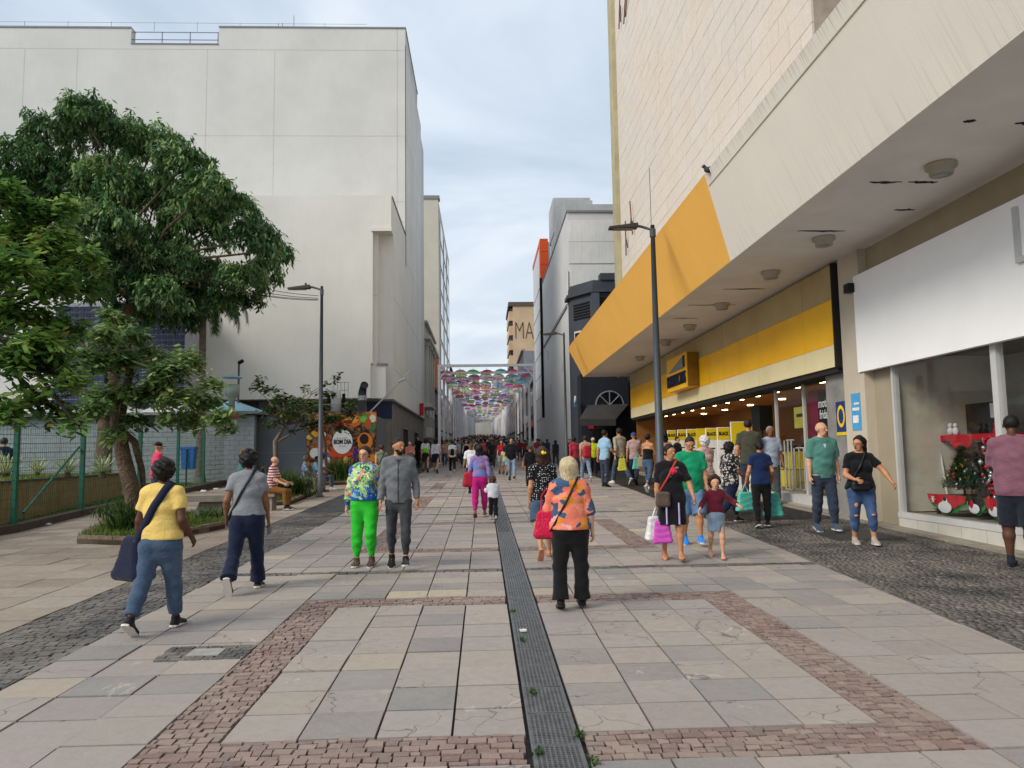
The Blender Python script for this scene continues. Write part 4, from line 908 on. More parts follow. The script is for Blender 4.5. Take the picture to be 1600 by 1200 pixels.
for i in range(k):
    a = w00 + d * (L * i / k); b = w00 + d * (L * (i + .8) / k)
    P = [a, b, b + nn * .2, a + nn * .2]; zt0 = w0.z + .93; mb.hexa([(p.x, p.y, w0.z - .3) for p in P] + [(p.x, p.y, zt0) for p in P])
tag(rel(mb.build('rib', M_cor, pwall), pwall), kind='stuff')
P = [w00 + nn * .03, w1 + nn * .03, w1 + nn * 8, w00 + nn * 8]; rel(MB().hexa([(p.x, p.y, w0.z - .3) for p in P] + [(p.x, p.y, w0.z + .93) for p in P]).build('planter_core', M_cor, pwall), pwall)
P = [w00 - nn * .04, w1 - nn * .04, w1 + nn * .2, w00 + nn * .2]; rel(MB().hexa([(p.x, p.y, w0.z + .93) for p in P] + [(p.x, p.y, w0.z + .97) for p in P]).build('wall_cap', M_kdark, pwall), pwall)
ZP = w0.z + .95
def leafmat(name, stops, trans=.35, rough=.55):
    t = NT(name); r = t.new('ShaderNodeAttribute', _attribute_name='rnd').outputs['Fac']; c = t.ramp(r, stops); t.col(c); t.rough(rough)
    tl = t.new('ShaderNodeBsdfTranslucent'); t.l.new(c, tl.inputs[0]); mm = t.new('ShaderNodeMixShader'); mm.inputs[0].default_value = trans
    t.l.new(t.b.outputs[0], mm.inputs[1]); t.l.new(tl.outputs[0], mm.inputs[2]); t.l.new(mm.outputs[0], t.n['Material Output'].inputs[0]); return t.m
M_grass = leafmat('grass_blades', [(0, '3c5421'), (.5, '557029'), (.85, '738a3a'), (1, '9a9a55')])
def blades(name, P0, L, W_, lean, m, parent=None, segs=3):
    """P0 (n,3) roots, curved tapered blades"""
    n = len(P0); az = nr.uniform(0, 2 * np.pi, n); dr = np.stack([np.cos(az), np.sin(az), 0 * az], 1); sd_ = np.stack([-np.sin(az), np.cos(az), 0 * az], 1)
    Ls = L * nr.uniform(.6, 1.2, n); ln = lean * nr.uniform(.3, 1.3, n); V = []
    for k in range(segs + 1):
        t_ = k / segs; z = Ls * (t_ - .45 * ln * t_ ** 2.2); out = Ls * ln * t_ ** 1.6; w = W_ * (1 - t_ ** 2) * .5 + .0008
        c = P0 + dr * out[:, None] + np.array([0, 0, 1]) * z[:, None]; V += [c - sd_ * w, c + sd_ * w]
    V = np.stack(V, 1).reshape(-1, 3); m_ = 2 * (segs + 1); b0 = (np.arange(n) * m_)[:, None, None]
    Fq = (np.array([[2 * k, 2 * k + 1, 2 * k + 3, 2 * k + 2] for k in range(segs)])[None] + b0).reshape(-1, 4)
    return link(name, npmesh(name, V, [Fq], rnd=np.repeat(nr.rand(n), segs)), parent, m)
def in_poly(P, n):
    xs = [p[0] for p in P]; ys = [p[1] for p in P]; out = []
    while len(out) < n:
        x = rng.uniform(min(xs), max(xs)); y = rng.uniform(min(ys), max(ys)); c = False
        for i in range(len(P)):
            (x1, y1), (x2, y2) = P[i], P[i - 1]
            if (y1 > y) != (y2 > y) and x < (x2 - x1) * (y - y1) / (y2 - y1) + x1: c = not c
        if c: out.append((x, y))
    return out
pts = in_poly([(w0 - dW * .3 + nn * .05)[:2], (w1 + nn * .05)[:2], (w1 + nn * 4)[:2], (w0 - dW * .3 + nn * 4)[:2]], 7000)
tag(blades('grass', np.array([(x, y, ZP) for x, y in pts]), .10, .012, .5, M_grass), 'short green grass on top of the planter wall', 'grass', kind='stuff')
pts = in_poly([(pf[1].x - .2, pf[1].y), (pf[2].x - .2, pf[2].y), (q5.x - .2, q5.y), (pf[6].x - .3, pf[6].y), (pf[6].x - 3.5, pf[6].y), (w1.x + .2, w1.y), (w0.x + .2, w0.y)], 16000)
tag(blades('grass', np.array([(x, y, gz(y) + .01) for x, y in pts]), .12, .014, .5, M_grass), 'patchy lawn between the green fence and the planter', 'grass', kind='stuff')
# agaves
M_agave = leafmat('variegated_agave', [(0, '5a7a52'), (.45, '7c9670'), (.55, 'c9cfa6'), (1, 'd8dab8')], .15)
ag_pos = [(8, 752, 1.15), (58, 755, .85), (105, 742, 1.0), (160, 740, .95), (195, 745, .7), (-40, 752, 1.1)]
for i, (px, py, s) in enumerate(ag_pos):
    d = ray(px, py); t_ = (ZP - CAMZ) / d.z; Yp = 20.5 + rng.uniform(-.5, 2)
    q = W(px, py, Yp); root = empty('agave', (q.x, Yp, ZP)); 
    tag(root, 'spiky variegated agave behind the fence, ' + ['beside the nearest fence post', 'low one between two fence posts', 'large one left of the second fence post', 'right of the second fence post', 'small one beside the leaning tree trunk', 'at the picture edge'][i], 'plant', 'agaves on the planter')
    n = 42; V = []; Fq = []; rr = []
    for k in range(n):
        a = k * 2.4; el_ = R(12 + 68 * (k / n)); L = .62 * s * rng.uniform(.85, 1.1); dr = Vector((math.cos(a) * math.cos(el_), math.sin(a) * math.cos(el_), math.sin(el_))); sd_ = Vector((-math.sin(a), math.cos(a), 0)); 
        for (o0, o1, rv) in ((-1, -.45, .8), (-.45, .45, .2), (.45, 1, .8)):
            b0 = len(V)
            for (t_, w_) in ((0, .022), (.35, .035), (.75, .026), (1, .001)):
                c = dr * (L * t_) + Vector((0, 0, .12 - .06 * t_ * t_)); V += [tuple(c + sd_ * w_ * o0 * s), tuple(c + sd_ * w_ * o1 * s)]
            for j in range(3): Fq.append([b0 + 2 * j, b0 + 2 * j + 1, b0 + 2 * j + 3, b0 + 2 * j + 2]); rr.append(rv + rng.uniform(-.1, .1))
    link('leaves', npmesh('leaves', V, [Fq], rnd=rr), root, M_agave); MB().lathe([(.1 * s, -.02), (.09 * s, .1), (.03, .16)], n=8).build('stem', M_soil, root)
# pavilion wall with tents behind
M_pav = pm('grey_painted_blockwork', '8e979b', .8, .1, .8, .3, coords='World', streak=.35)
Yp = 34.0; zp = W(200, 646, Yp).z
pv = empty('pavilion', (-20, Yp, gz(Yp)), 0, 'long low grey painted blockwork pavilion with tent roofs behind the garden', 'building')
def pr(o): return rel(o, pv)
xE = W(397, 700, Yp).x
pr(bx('wall', -42, xE, Yp + .03, Yp + .3, gz(Yp) - .2, zp - .15, pm('block_joint', '6d7478', .9), pv))
bw, bh = .42, .21; bl = []
zz = gz(Yp)
ri = 0
while zz < zp - .2:
    x = -28 + (bw / 2 if ri % 2 else 0)
    while x < xE - .05: bl.append((x, min(x + bw, xE), zz, min(zz + bh, zp - .15))); x += bw
    zz += bh; ri += 1
bl.sort(key=lambda b: abs(b[0] + 13.5) * .2 - b[2]); 
mb = MB()
for b in bl: mb.box(b[0] + .006, b[1] - .006, Yp, Yp + .03, b[2] + .006, b[3] - .006)
tag(pr(mb.build('block', M_pav, pv)), kind='stuff')
pr(bx('eaves', -42, xE + .3, Yp - .35, Yp + 3, zp - .1, zp, M_trim, pv))
M_tentw = pm('white_tent', 'bfc2c0', .7, .08); M_tentb = pm('pale_blue_tent', '8db8c9', .7, .08)
for (x0, x1, m) in ((222, 305, M_tentw), (100, 218, M_tentw), (325, 398, M_tentb), (0, 95, M_tentw)):
    a = W(x0, 643, Yp); b = W(x1, 643, Yp); apx = W((x0 + x1) / 2, 624, Yp + 1.5)
    pr(MB().add([(a.x, Yp - .3, zp + .02), (b.x, Yp - .3, zp + .02), (b.x, Yp + 3.5, zp + .02), (a.x, Yp + 3.5, zp + .02), tuple(apx)], [[0, 1, 4], [1, 2, 4], [2, 3, 4], [3, 0, 4], [3, 2, 1, 0]]).build('tent_roof', m, pv))
pr(MB().box(W(365, 643, Yp).x, W(378, 643, Yp).x, Yp - .4, Yp - .34, zp - .25, zp - .05).build('red_strip', pm('red_sign', 'b3202c', .5), pv))
# blue mosaic tower block behind the trees
bl_ = empty('blue_mosaic_block', (-15, 38, gz(38)), 0, 'block faced with dark blue tiles and pale joints behind the trees', 'building')
Yb = 37.0; xa, xb2 = W(83, 560, Yb).x, W(288, 560, Yb).x; zbt = W(200, 472, Yb).z
rel(bx('wall', xa, xb2, Yb + .03, Yb + 6, 1, zbt, pm('pale_tile_joint', '9fa3ae', .8), bl_), bl_)
M_bt = pm('blue_mosaic_tile', '222d4e', .35, .3, 2, .0, coords='World'); st = (xb2 - xa) / 22; tl = []
z_ = 3.0
while z_ + st < zbt: tl += [(xa + i * st, z_) for i in range(22)]; z_ += st
tl.sort(key=lambda q: -q[1])
tm = None
for i, (x, z_) in enumerate(tl[:295]):
    if tm is None: tm = bx('blue_tile', .02, st - .02, 0, .03, .02, st - .02, M_bt, bl_); o = tm
    else: o = tm.copy(); COL.objects.link(o)
    o.location = Vector((x, Yb, z_)) - bl_.location
mb = MB()
for (x, z_) in tl[295:]: mb.box(x + .02, x + st - .02, Yb, Yb + .03, z_ + .02, z_ + st - .02)
if mb.n: tag(rel(mb.build('lower_tiles', M_bt, bl_), bl_), kind='stuff')
# kiosk with grey flank and food mural
Yk = 35.0; kx0, km, kx1 = W(394, 690, Yk).x, W(480, 690, Yk).x, W(588, 690, Yk).x; zk = W(535, 644, Yk).z
ki = empty('snack_kiosk', (km, Yk, gz(Yk)), 0, 'snack kiosk with grey metal flank and food mural lettered BOM DIA', 'kiosk')
def kr(o): return rel(o, ki)
M_kg = pm('blue_grey_sheet', '5d646c', .55, .08, 1, .05, coords='World')
kr(bx('flank_panel', kx0, km - .01, Yk, Yk + .1, gz(Yk) - .2, zk - .15, M_kg, ki)); kr(bx('flank_seam', kx0, km - .02, Yk - .004, Yk, gz(Yk) + 1.3, gz(Yk) + 1.315, M_trim, ki)); kr(bx('body', kx0, kx1, Yk + .1, Yk + 3.5, gz(Yk) - .2, zk - .2, M_kg, ki))
t = NT('food_mural_print'); v = t.coord('Object'); vo = t.new('ShaderNodeTexVoronoi'); vo.inputs['Scale'].default_value = 1.5; nz = t.new('ShaderNodeTexNoise'); t.l.new(v, nz.inputs['Vector']); nz.inputs['Scale'].default_value = 1.4
ad = t.new('ShaderNodeVectorMath', _operation='MULTIPLY_ADD'); t.l.new(nz.outputs['Color'], ad.inputs[0]); ad.inputs[1].default_value = (1, 1, 1); t.l.new(v, ad.inputs[2]); t.l.new(ad.outputs[0], vo.inputs['Vector'])
sp = t.new('ShaderNodeSeparateColor'); t.l.new(vo.outputs['Color'], sp.inputs[0]); c = t.ramp(sp.outputs[0], [(0, '2a1712'), (.25, '7a2a14'), (.42, 'c2571a'), (.55, '3a1c12'), (.68, 'd98a2a'), (.8, '8f3516'), (1, '2c1a1a')], True)
c = t.mix(t.mr(t.noise(v, 7, 5, .7), .45, .6, 0, .5), c, lin('d8a060')); t.col(c); t.rough(.6); M_mural = t.m
kr(bx('mural_panel', km, kx1, Yk - .06, Yk, gz(Yk) - .1, zk, M_mural, ki))
def disc(px, py, rx, ry, c, nm='mural_fruit', off=.07, ring=None):
    q = W(px, py, Yk - off); n = 22; sx_ = rx * Yk / F; sz_ = ry * Yk / F; P = [(q.x + sx_ * math.cos(2 * math.pi * k / n), Yk - off, q.z + sz_ * math.sin(2 * math.pi * k / n)) for k in range(n)]
    return kr(MB().add(P + [(x, Yk - off + .008, z) for x, _, z in P], [list(range(n))] + [[k, n + k, n + (k + 1) % n, (k + 1) % n] for k in range(n)]).build(nm, pm('print_' + c, c, .6, .15, 8, 0), ki))
for i, (px, py, rx, ry, c) in enumerate(((548, 657, 17, 11, 'd9691f'), (550, 655, 10, 6, 'e9a24a'), (545, 659, 6, 3.5, '7c3512'), (568, 654, 7, 7, '4f9a35'), (568, 655, 5, 4.5, '86c25a'), (582, 654, 5, 6, 'e8dcc4'), (582, 668, 5, 5, '2f7d4a'), (492, 678, 6, 5, 'e2a51c'), (484, 683, 5, 4, 'e8b93a'), (505, 693, 6, 4, 'c9301e'), (506, 679, 3, 4, 'e9e4dc'), (570, 690, 12, 14, 'de7f1b'), (569, 686, 7, 8, '2b1712'), (500, 668, 9, 8, 'a43517'), (530, 709, 22, 5, 'd94a16'), (540, 722, 6, 9, 'e09a3c'), (540, 721, 4, 6, 'f0bd6a'), (492, 708, 8, 8, 'd9d5cc'), (508, 714, 8, 8, '3c63b0'), (512, 720, 4, 6, 'd8dde6'), (575, 662, 5, 9, 'b85a20'), (524, 660, 7, 6, '7c2412'))): disc(px, py, rx, ry, c, 'mural_fruit', .066 + i * .0015)
disc(535, 690, 15.5, 19, 'ebe9e4', 'name_oval', .11)
kr(text('lettering', 'BOM DIA', .25, pm('navy_letters', '20253d', .5, .05), facing(W(535, 690.5, Yk - .125), (0, -1, 0)), ki, .004, .010, (.78, 1.1)))
kr(bx('rule_line', W(526, 684, Yk).x, W(544, 684, Yk).x, Yk - .12, Yk - .112, W(535, 684.5, Yk).z - .01, W(535, 684.5, Yk).z + .01, pm('grey_print', '8a8a88', .6), ki)); kr(bx('rule_line', W(530, 700, Yk).x, W(541, 700, Yk).x, Yk - .12, Yk - .112, W(535, 697, Yk).z - .01, W(535, 697, Yk).z + .01, pm('grey_print', '8a8a88', .6), ki))
q = W(566, 643, Yk + .5); q2 = W(569, 605, Yk + .5)
mb = MB(); mb.tube([(q.x, q.y, q.z - .1), (q.x, q.y, q2.z - .25), (q.x + .05, q.y - .05, q2.z - .02), (q.x + .15, q.y - .3, q2.z + .08)], [.2, .19, .17, .18], 14); kr(mb.build('flue_pipe', pm('dark_flue', '2f3437', .5, .1, metal=.3), ki, True))
mb = MB(); mb.tube([(q.x, q.y, q2.z - .62), (q.x, q.y, q2.z - .4)], .205, 14); kr(mb.build('flue_band', pm('zinc', '9aa0a3', .4, metal=.4), ki))
q = W(525, 635, Yk + .8); mb = MB(); mb.lathe([(.24, -.3), (.24, .75), (.2, .8)], tuple(q), 14); kr(mb.build('water_tank', M_tentw, ki, True)); mb = MB(); mb.box(q.x - .42, q.x - .28, q.y, q.y + .1, q.z - .3, q.z + .6).box(q.x + .28, q.x + .42, q.y, q.y + .1, q.z - .3, q.z + .6); kr(mb.build('tank_stand', M_dark, ki))
mb = MB()
for i in range(5): mb.box(q.x - .2 + i * .17, q.x - .18 + i * .17, q.y + .4, q.y + .42, q.z + .3, q.z + 1.2)
for k in range(3): mb.box(q.x - .2, q.x + .5, q.y + .4, q.y + .42, q.z + .4 + k * .38, q.z + .42 + k * .38)
tag(kr(mb.build('roof_grille', M_trim, ki)), kind='stuff')
mb = MB(); mb.tube([W(577, 645, Yk), W(642, 579, Yk)], .035, 6); mb.tube([W(622, 597, Yk), W(633, 592, Yk)], .07, 5); o = mb.build('leaning_mast', pm('pale_steel', 'a9abab', .5), None); tag(o, 'pale diagonal mast leaning above the snack kiosk roof', 'mast')
# vent chimney and spotlight post above the tents
q = W(362, 640, 33); q1 = W(362, 590, 33); mb = MB(); mb.lathe([(.13, 0), (.13, q1.z - q.z - .75), (.3, q1.z - q.z - .55), (.3, q1.z - q.z - .1)], (q.x, q.y, q.z - .2), 12); o = mb.build('vent_stack', pm('weathered_copper', '8a9a94', .5, .2, metal=.3), None, True); tag(o, 'pale green metal vent stack with flat cap rising over the tents', 'vent')
mb = MB(); mb.lathe([(.42, q1.z - .02), (.42, q1.z + .02), (.1, q1.z + .12)], (q.x, q.y, -0.0), 14); mb.build('cap', pm('pale_blue_tent', '8db8c9', .7, .08), o)
q = W(372, 640, 35); mb = MB(); mb.tube([(q.x, 35, q.z - 2), (q.x, 35, W(372, 567, 35).z)], .05, 6); o = mb.build('spotlight_post', M_pole, None); tag(o, 'thin post with a small spotlight on top beside the vent stack', 'post'); zz = W(372, 567, 35).z; MB().tube([(q.x, 35, zz), (q.x + .2, 34.9, zz + .08)], .09, 8).build('spotlight', M_dark, o)
# litter bin
q = G(294, 762); bn = empty('litter_bin', tuple(q), 0, 'blue litter bin on a thin post behind the fence', 'bin')
hb = ZAT(294, 733, q.x, q.y) - q.z; ht = ZAT(294, 702, q.x, q.y) - q.z; M_bl = pm('blue_plastic', '1f5fae', .4, .08, 3, 0)
MB().hexa([(-.22, -.17, hb), (.22, -.17, hb), (.22, .17, hb), (-.22, .17, hb), (-.27, -.2, ht), (.27, -.2, ht), (.27, .2, ht), (-.27, .2, ht)]).build('bucket', M_bl, bn); MB().box(-.29, .29, -.22, .22, ht, ht + .1).build('lid', M_bl, bn); MB().tube([(0, -.23, 0), (0, -.23, ht)], .03, 6).build('post', M_dark, bn)
# concrete bench
q = G(328, 812); bn = empty('concrete_bench', (q.x, q.y, q.z), R(8), 'weathered concrete slab bench beside the planted bed', 'bench')
MB().box(-.6, .75, -.3, .3, .42, .56).build('seat_slab', M_conc, bn); MB().hexa([(-.35, -.2, 0), (.45, -.2, 0), (.45, .2, 0), (-.35, .2, 0), (-.2, -.16, .42), (.35, -.16, .42), (.35, .16, .42), (-.2, .16, .42)]).build('pedestal', M_conc, bn)
# planting beds
def bed(pix, label, ng, bush=()):
    P = [G(a, b) for a, b in pix]; root = empty('planting_bed', tuple(P[0]), 0, label, 'planting bed'); c = sum((Vector(p) for p in P), Vector()) / len(P); n = len(P)
    for i in range(n):
        a, b = P[i], P[(i + 1) % n]; d = (b - a); d.z = 0; L = d.length; d.normalize(); m_ = Vector((-d.y, d.x, 0)); m_ = m_ if (c - a).dot(m_) > 0 else -m_; k = max(1, int(L / .8))
        for j in range(k):
            s0, s1 = a + d * (L * j / k + .008), a + d * (L * (j + 1) / k - .008); Q = [s0, s1, s1 + m_ * .13, s0 + m_ * .13]; jz = rng.uniform(-.01, .01)
            rel(MB().hexa([(p.x, p.y, gz(p.y) - .05) for p in Q] + [(p.x, p.y, gz(p.y) + .14 + jz) for p in Q]).build('kerb_stone', M_kerb, root), root)
    poly = [(p.x, p.y) for p in P]; rel(MB().prism(poly, .0, .09, None, 0, gz).build('soil', M_soil, root), root)
    pts = in_poly(poly, ng); o = blades('grass', np.array([(x, y, gz(y) + .08) for x, y in pts]), .13, .013, .5, M_grass, root); tag(rel(o, root), kind='stuff'); return P
bed([(120, 850), (212, 853), (352, 826), (348, 806), (176, 812)], 'kerbed bed with a leaning tree, spiky plants and grass', 7000)
bed([(408, 791), (454, 789), (494, 772), (470, 762), (405, 772)], 'kerbed bed with a dense bush beside the seated people', 3500)
bed([(497, 759), (548, 757), (566, 748), (500, 747)], 'kerbed bed with a bush in front of the food mural', 2500)
M_lily = leafmat('strap_leaves', [(0, '22371a'), (.5, '3a5626'), (.85, '557035'), (1, '8a9450')])
def bush(px, py, Lm, n, rad, label, w=.028):
    q = G(px, py); P0 = np.stack([q.x + nr.normal(0, rad * .45, n), q.y + nr.normal(0, rad * .4, n), np.full(n, q.z + .05)], 1)
    o = blades('bush', P0, Lm, w, .75, M_lily, None, 4); return tag(o, label, 'bush')
bush(443, 780, .95, 1300, .62, 'dense dark green strap leaved bush beside the thin trunked tree'); bush(526, 754, 1.15, 1300, 1.1, 'dense strap leaved bush in front of the food mural')
bush(205, 838, .75, 320, .35, 'spiky green plant at the foot of the leaning tree', .03); bush(190, 812, .5, 260, .5, 'loose grassy plant behind the leaning tree', .02); bush(330, 818, .4, 160, .3, 'small grassy tuft beside the concrete bench', .02)
# weeds in the drain
for i, (px, py) in enumerate(((842, 1178), (832, 1082), (815, 1000), (905, 1150), (800, 955), (928, 1192))):
    q = G(px, py); n = 26; P0 = np.stack([q.x + nr.normal(0, .015, n), q.y + nr.normal(0, .03, n), np.full(n, q.z)], 1); o = blades('weed', P0, .03, .012, 1.1, M_lily); tag(o, 'small green weed growing at the drain edge, ' + ['largest tuft at the bottom', 'second tuft from the bottom', 'tuft midway along the drain', 'right edge tuft by the red setts', 'farthest tuft', 'lowest tuft on the right edge'][i], 'weed', 'weeds along the drain')
# litter
M_paper = pm('litter_paper', 'd5d3cf', .8, .1)
for i, (px, py) in enumerate(((60, 822), (72, 821), (5, 832), (318, 769), (338, 765), (182, 803), (817, 988))):
    q = G(px, py); s = .1 if i < 6 else .03; mb = MB(); mb.hexa([(q.x + rng.uniform(-s, s) * .3 + a * s, q.y + b * s * .6, q.z + .01 + c * s * rng.uniform(.2, .8)) for c in (0, 1) for a, b in ((-1, -1), (1, -1), (1, 1), (-1, 1))])
    tag(mb.build('litter_scrap', M_paper), ['crumpled white paper scrap under the first fence span', 'smaller white scrap beside the crumpled one', 'white scrap by the nearest fence post', 'white scrap near the blue bin', 'white cup scrap on the kerb by the bin', 'white scrap beside the leaning tree', 'tiny white scrap lying on the drain grate'][i], 'litter')
# ================================================================== TREES
M_bark = pm('rough_bark', '5a4c3d', .95, .45, 5, 1.0, 14); [setattr(n.inputs['Distance'], 'default_value', .07) for n in M_bark.node_tree.nodes if n.type == 'BUMP']
M_bark2 = pm('pale_bark', '75695c', .9, .3, 5, .6, 30); M_bark3 = pm('dark_branch', '2d251d', .95, .2)
def foliage(name, lobes, per, leaves, Ls, Wd, droop, m, parent, root_loc, spread=.18, shell=.55, seed=1):
    r = np.random.RandomState(seed); C = []; T = []
    for (c, rad) in lobes:
        lt_ = r.uniform(-.22, .22)
        n = max(3, int(per * rad[0] * rad[2] * 4)); d = r.normal(size=(n, 3)); d /= np.linalg.norm(d, axis=1)[:, None]; d[:, 2] = np.where(d[:, 2] < -.5, -d[:, 2] * .6, d[:, 2])
        k = (shell + (1 - shell) * r.rand(n) ** .6) * (1 + .22 * np.sin(5 * d[:, 0] + seed) * np.cos(4 * d[:, 2] + 2 * d[:, 1]))
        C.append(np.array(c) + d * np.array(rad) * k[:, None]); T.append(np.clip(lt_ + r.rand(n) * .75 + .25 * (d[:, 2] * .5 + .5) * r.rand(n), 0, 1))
    C = np.concatenate(C); T = np.concatenate(T); n = len(C); C = np.repeat(C, leaves, 0); T = np.repeat(T, leaves) ; N = len(C)
    az = r.uniform(0, 2 * np.pi, N); el = r.normal(-droop, .35, N); D = np.stack([np.cos(az) * np.cos(el), np.sin(az) * np.cos(el), np.sin(el)], 1)
    S = np.stack([-np.sin(az), np.cos(az), r.normal(0, .35, N)], 1); S /= np.linalg.norm(S, axis=1)[:, None]; Up = np.cross(D, S)
    L = Ls * r.uniform(.7, 1.25, N)[:, None]; B = C + D * spread * Ls * r.rand(N)[:, None] + r.normal(0, Ls * .35, (N, 3)); w = Wd * L
    P = np.stack([B, B + D * L * .5 + S * w * .5 - Up * w * .12, B + D * L - np.array([0, 0, 1]) * L * .12, B + D * L * .5 - S * w * .5 - Up * w * .12], 1).reshape(-1, 3) - np.array(root_loc)
    Fq = np.arange(N * 4).reshape(-1, 4); return link(name, npmesh(name, P, [Fq], rnd=np.where(r.rand(N) < .012, 1.0, np.clip(T + r.normal(0, .12, N), 0, .96))), parent, m)
def tree(name, base, trunk, pix, depth, label, cat, m_leaf, bark, per, leaves, Ls, Wd, droop, seed, zr=.85, limbs=3, depthr=1.0, shell=.55, extra_trunks=()):
    root = empty(name, tuple(base), 0, label, cat); r = random.Random(seed); lobes = []
    for (px, py, rp) in pix:
        Y = depth + r.uniform(-1, 1) * depthr; c = W(px, py, Y); rad = rp * Y / F; lobes.append((tuple(c), (rad, rad * 1.05, rad * zr)))
    T = [Vector(p) for p, _ in trunk]; mb = MB(); mb.tube([p - Vector(base) for p in T], [q for _, q in trunk], 12); o = mb.build('trunk', bark, root, True)
    for tr_ in extra_trunks: mb = MB(); mb.tube([Vector(p) - Vector(base) for p, _ in tr_], [q for _, q in tr_], 8); mb.build('trunk', bark, root, True)
    top = T[-1]; rt = trunk[-1][1]; mb = MB(); starts = T[-2:]
    for (c, rad) in lobes:
        c = Vector(c); s_ = min(starts, key=lambda q: (q - c).length); mid = s_.lerp(c, .5) + Vector((r.uniform(-.1, .1), r.uniform(-.1, .1), .12)) * (c - s_).length
        mb.tube([s_ - Vector(base), mid - Vector(base), c - Vector(base)], [rt * .5, rt * .3, rt * .13], 6)
        for k in range(limbs):
            d = Vector((r.gauss(0, 1), r.gauss(0, 1), r.gauss(.3, .8))).normalized(); e_ = c + Vector((d.x * rad[0], d.y * rad[1], d.z * rad[2])) * .8; mb.tube([c - Vector(base), (c.lerp(e_, .5) + Vector((0, 0, .05))) - Vector(base), e_ - Vector(base)], [rt * .13, rt * .08, rt * .03], 4)
    tag(mb.build('branches', bark if bark is not M_bark2 else M_bark2, root), kind='stuff')
    tag(foliage('crown', lobes, per, leaves, Ls, Wd, droop, m_leaf, root, base, seed=seed, shell=shell), kind='stuff'); return root
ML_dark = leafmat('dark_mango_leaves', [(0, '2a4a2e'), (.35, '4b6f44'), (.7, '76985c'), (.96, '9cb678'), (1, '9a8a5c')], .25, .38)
ML_yel = leafmat('fresh_leaves', [(0, '35552a'), (.4, '58803c'), (.75, '85a650'), (.96, 'b0c76c'), (1, '94794a')], .4, .45)
ML_pale = leafmat('pale_leaves', [(0, '3e5a34'), (.5, '6b8a4e'), (.85, '98b06c'), (.96, 'b4c384'), (1, '96805a')], .35, .45)
ML_sm = leafmat('small_tree_leaves', [(0, '22331a'), (.5, '3b5226'), (.85, '5b7032'), (1, '7d6f3c')], .3, .5)
base = Vector((W(160, 715, 31).x, 31, gz(31)))
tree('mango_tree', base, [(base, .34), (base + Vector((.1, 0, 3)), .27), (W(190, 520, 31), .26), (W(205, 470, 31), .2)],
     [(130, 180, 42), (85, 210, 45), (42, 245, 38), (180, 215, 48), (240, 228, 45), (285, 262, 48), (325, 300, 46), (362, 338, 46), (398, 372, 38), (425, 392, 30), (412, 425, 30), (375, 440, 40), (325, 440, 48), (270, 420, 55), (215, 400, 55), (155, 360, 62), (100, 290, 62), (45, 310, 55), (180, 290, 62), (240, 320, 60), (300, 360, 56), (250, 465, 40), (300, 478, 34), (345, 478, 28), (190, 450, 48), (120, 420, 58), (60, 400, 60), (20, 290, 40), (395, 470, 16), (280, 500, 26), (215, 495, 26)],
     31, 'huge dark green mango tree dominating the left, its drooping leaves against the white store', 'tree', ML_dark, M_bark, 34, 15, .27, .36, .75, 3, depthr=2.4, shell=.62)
base = Vector((-9.6, 11, gz(11)))
tree('almond_tree', base, [(base, .2), (base + Vector((.2, 0, 2.5)), .16), (W(-60, 520, 11), .13)],
     [(8, 310, 34), (55, 335, 30), (100, 330, 24), (25, 365, 42), (85, 385, 36), (128, 410, 30), (20, 430, 46), (80, 450, 42), (135, 455, 22), (35, 500, 48), (95, 515, 36), (20, 570, 44), (75, 575, 40), (108, 600, 30), (45, 625, 32), (95, 650, 24), (122, 668, 17), (10, 650, 26), (70, 545, 40), (50, 420, 50)],
     11, 'nearest tree with large fresh yellow green leaves at the left edge', 'tree', ML_yel, M_bark3, 120, 8, .165, .5, .15, 5, limbs=5, depthr=.7, shell=.35)
b1 = G(212, 835); b1 = Vector((b1.x, b1.y, b1.z)); 
tree('leaning_tree', b1, [(W(215, 832, b1.y) , .17), (W(207, 770, b1.y), .15), (W(192, 710, b1.y), .14), (W(183, 660, b1.y), .13), (W(197, 610, b1.y), .09), (W(205, 570, b1.y), .06)],
     [(170, 492, 12), (182, 505, 18), (165, 530, 26), (205, 530, 22), (140, 565, 28), (185, 570, 30), (228, 560, 28), (262, 585, 30), (292, 562, 22), (245, 615, 30), (205, 620, 28), (165, 625, 28), (280, 622, 28), (320, 632, 26), (345, 655, 20), (332, 600, 14), (145, 640, 24), (358, 672, 10), (262, 655, 18), (300, 660, 22), (215, 660, 20), (180, 680, 14)],
     b1.y, 'leaning tree with rough trunk and thin pale foliage in the kerbed bed', 'tree', ML_pale, M_bark, 150, 8, .165, .48, .2, 8, limbs=4, depthr=.7, shell=.3,
     extra_trunks=[[(W(183, 668, b1.y), .08), (W(210, 690, b1.y), .07), (W(222, 735, b1.y + .2), .06), (W(225, 775, b1.y + .3), .05)]])
b2 = G(430, 772)
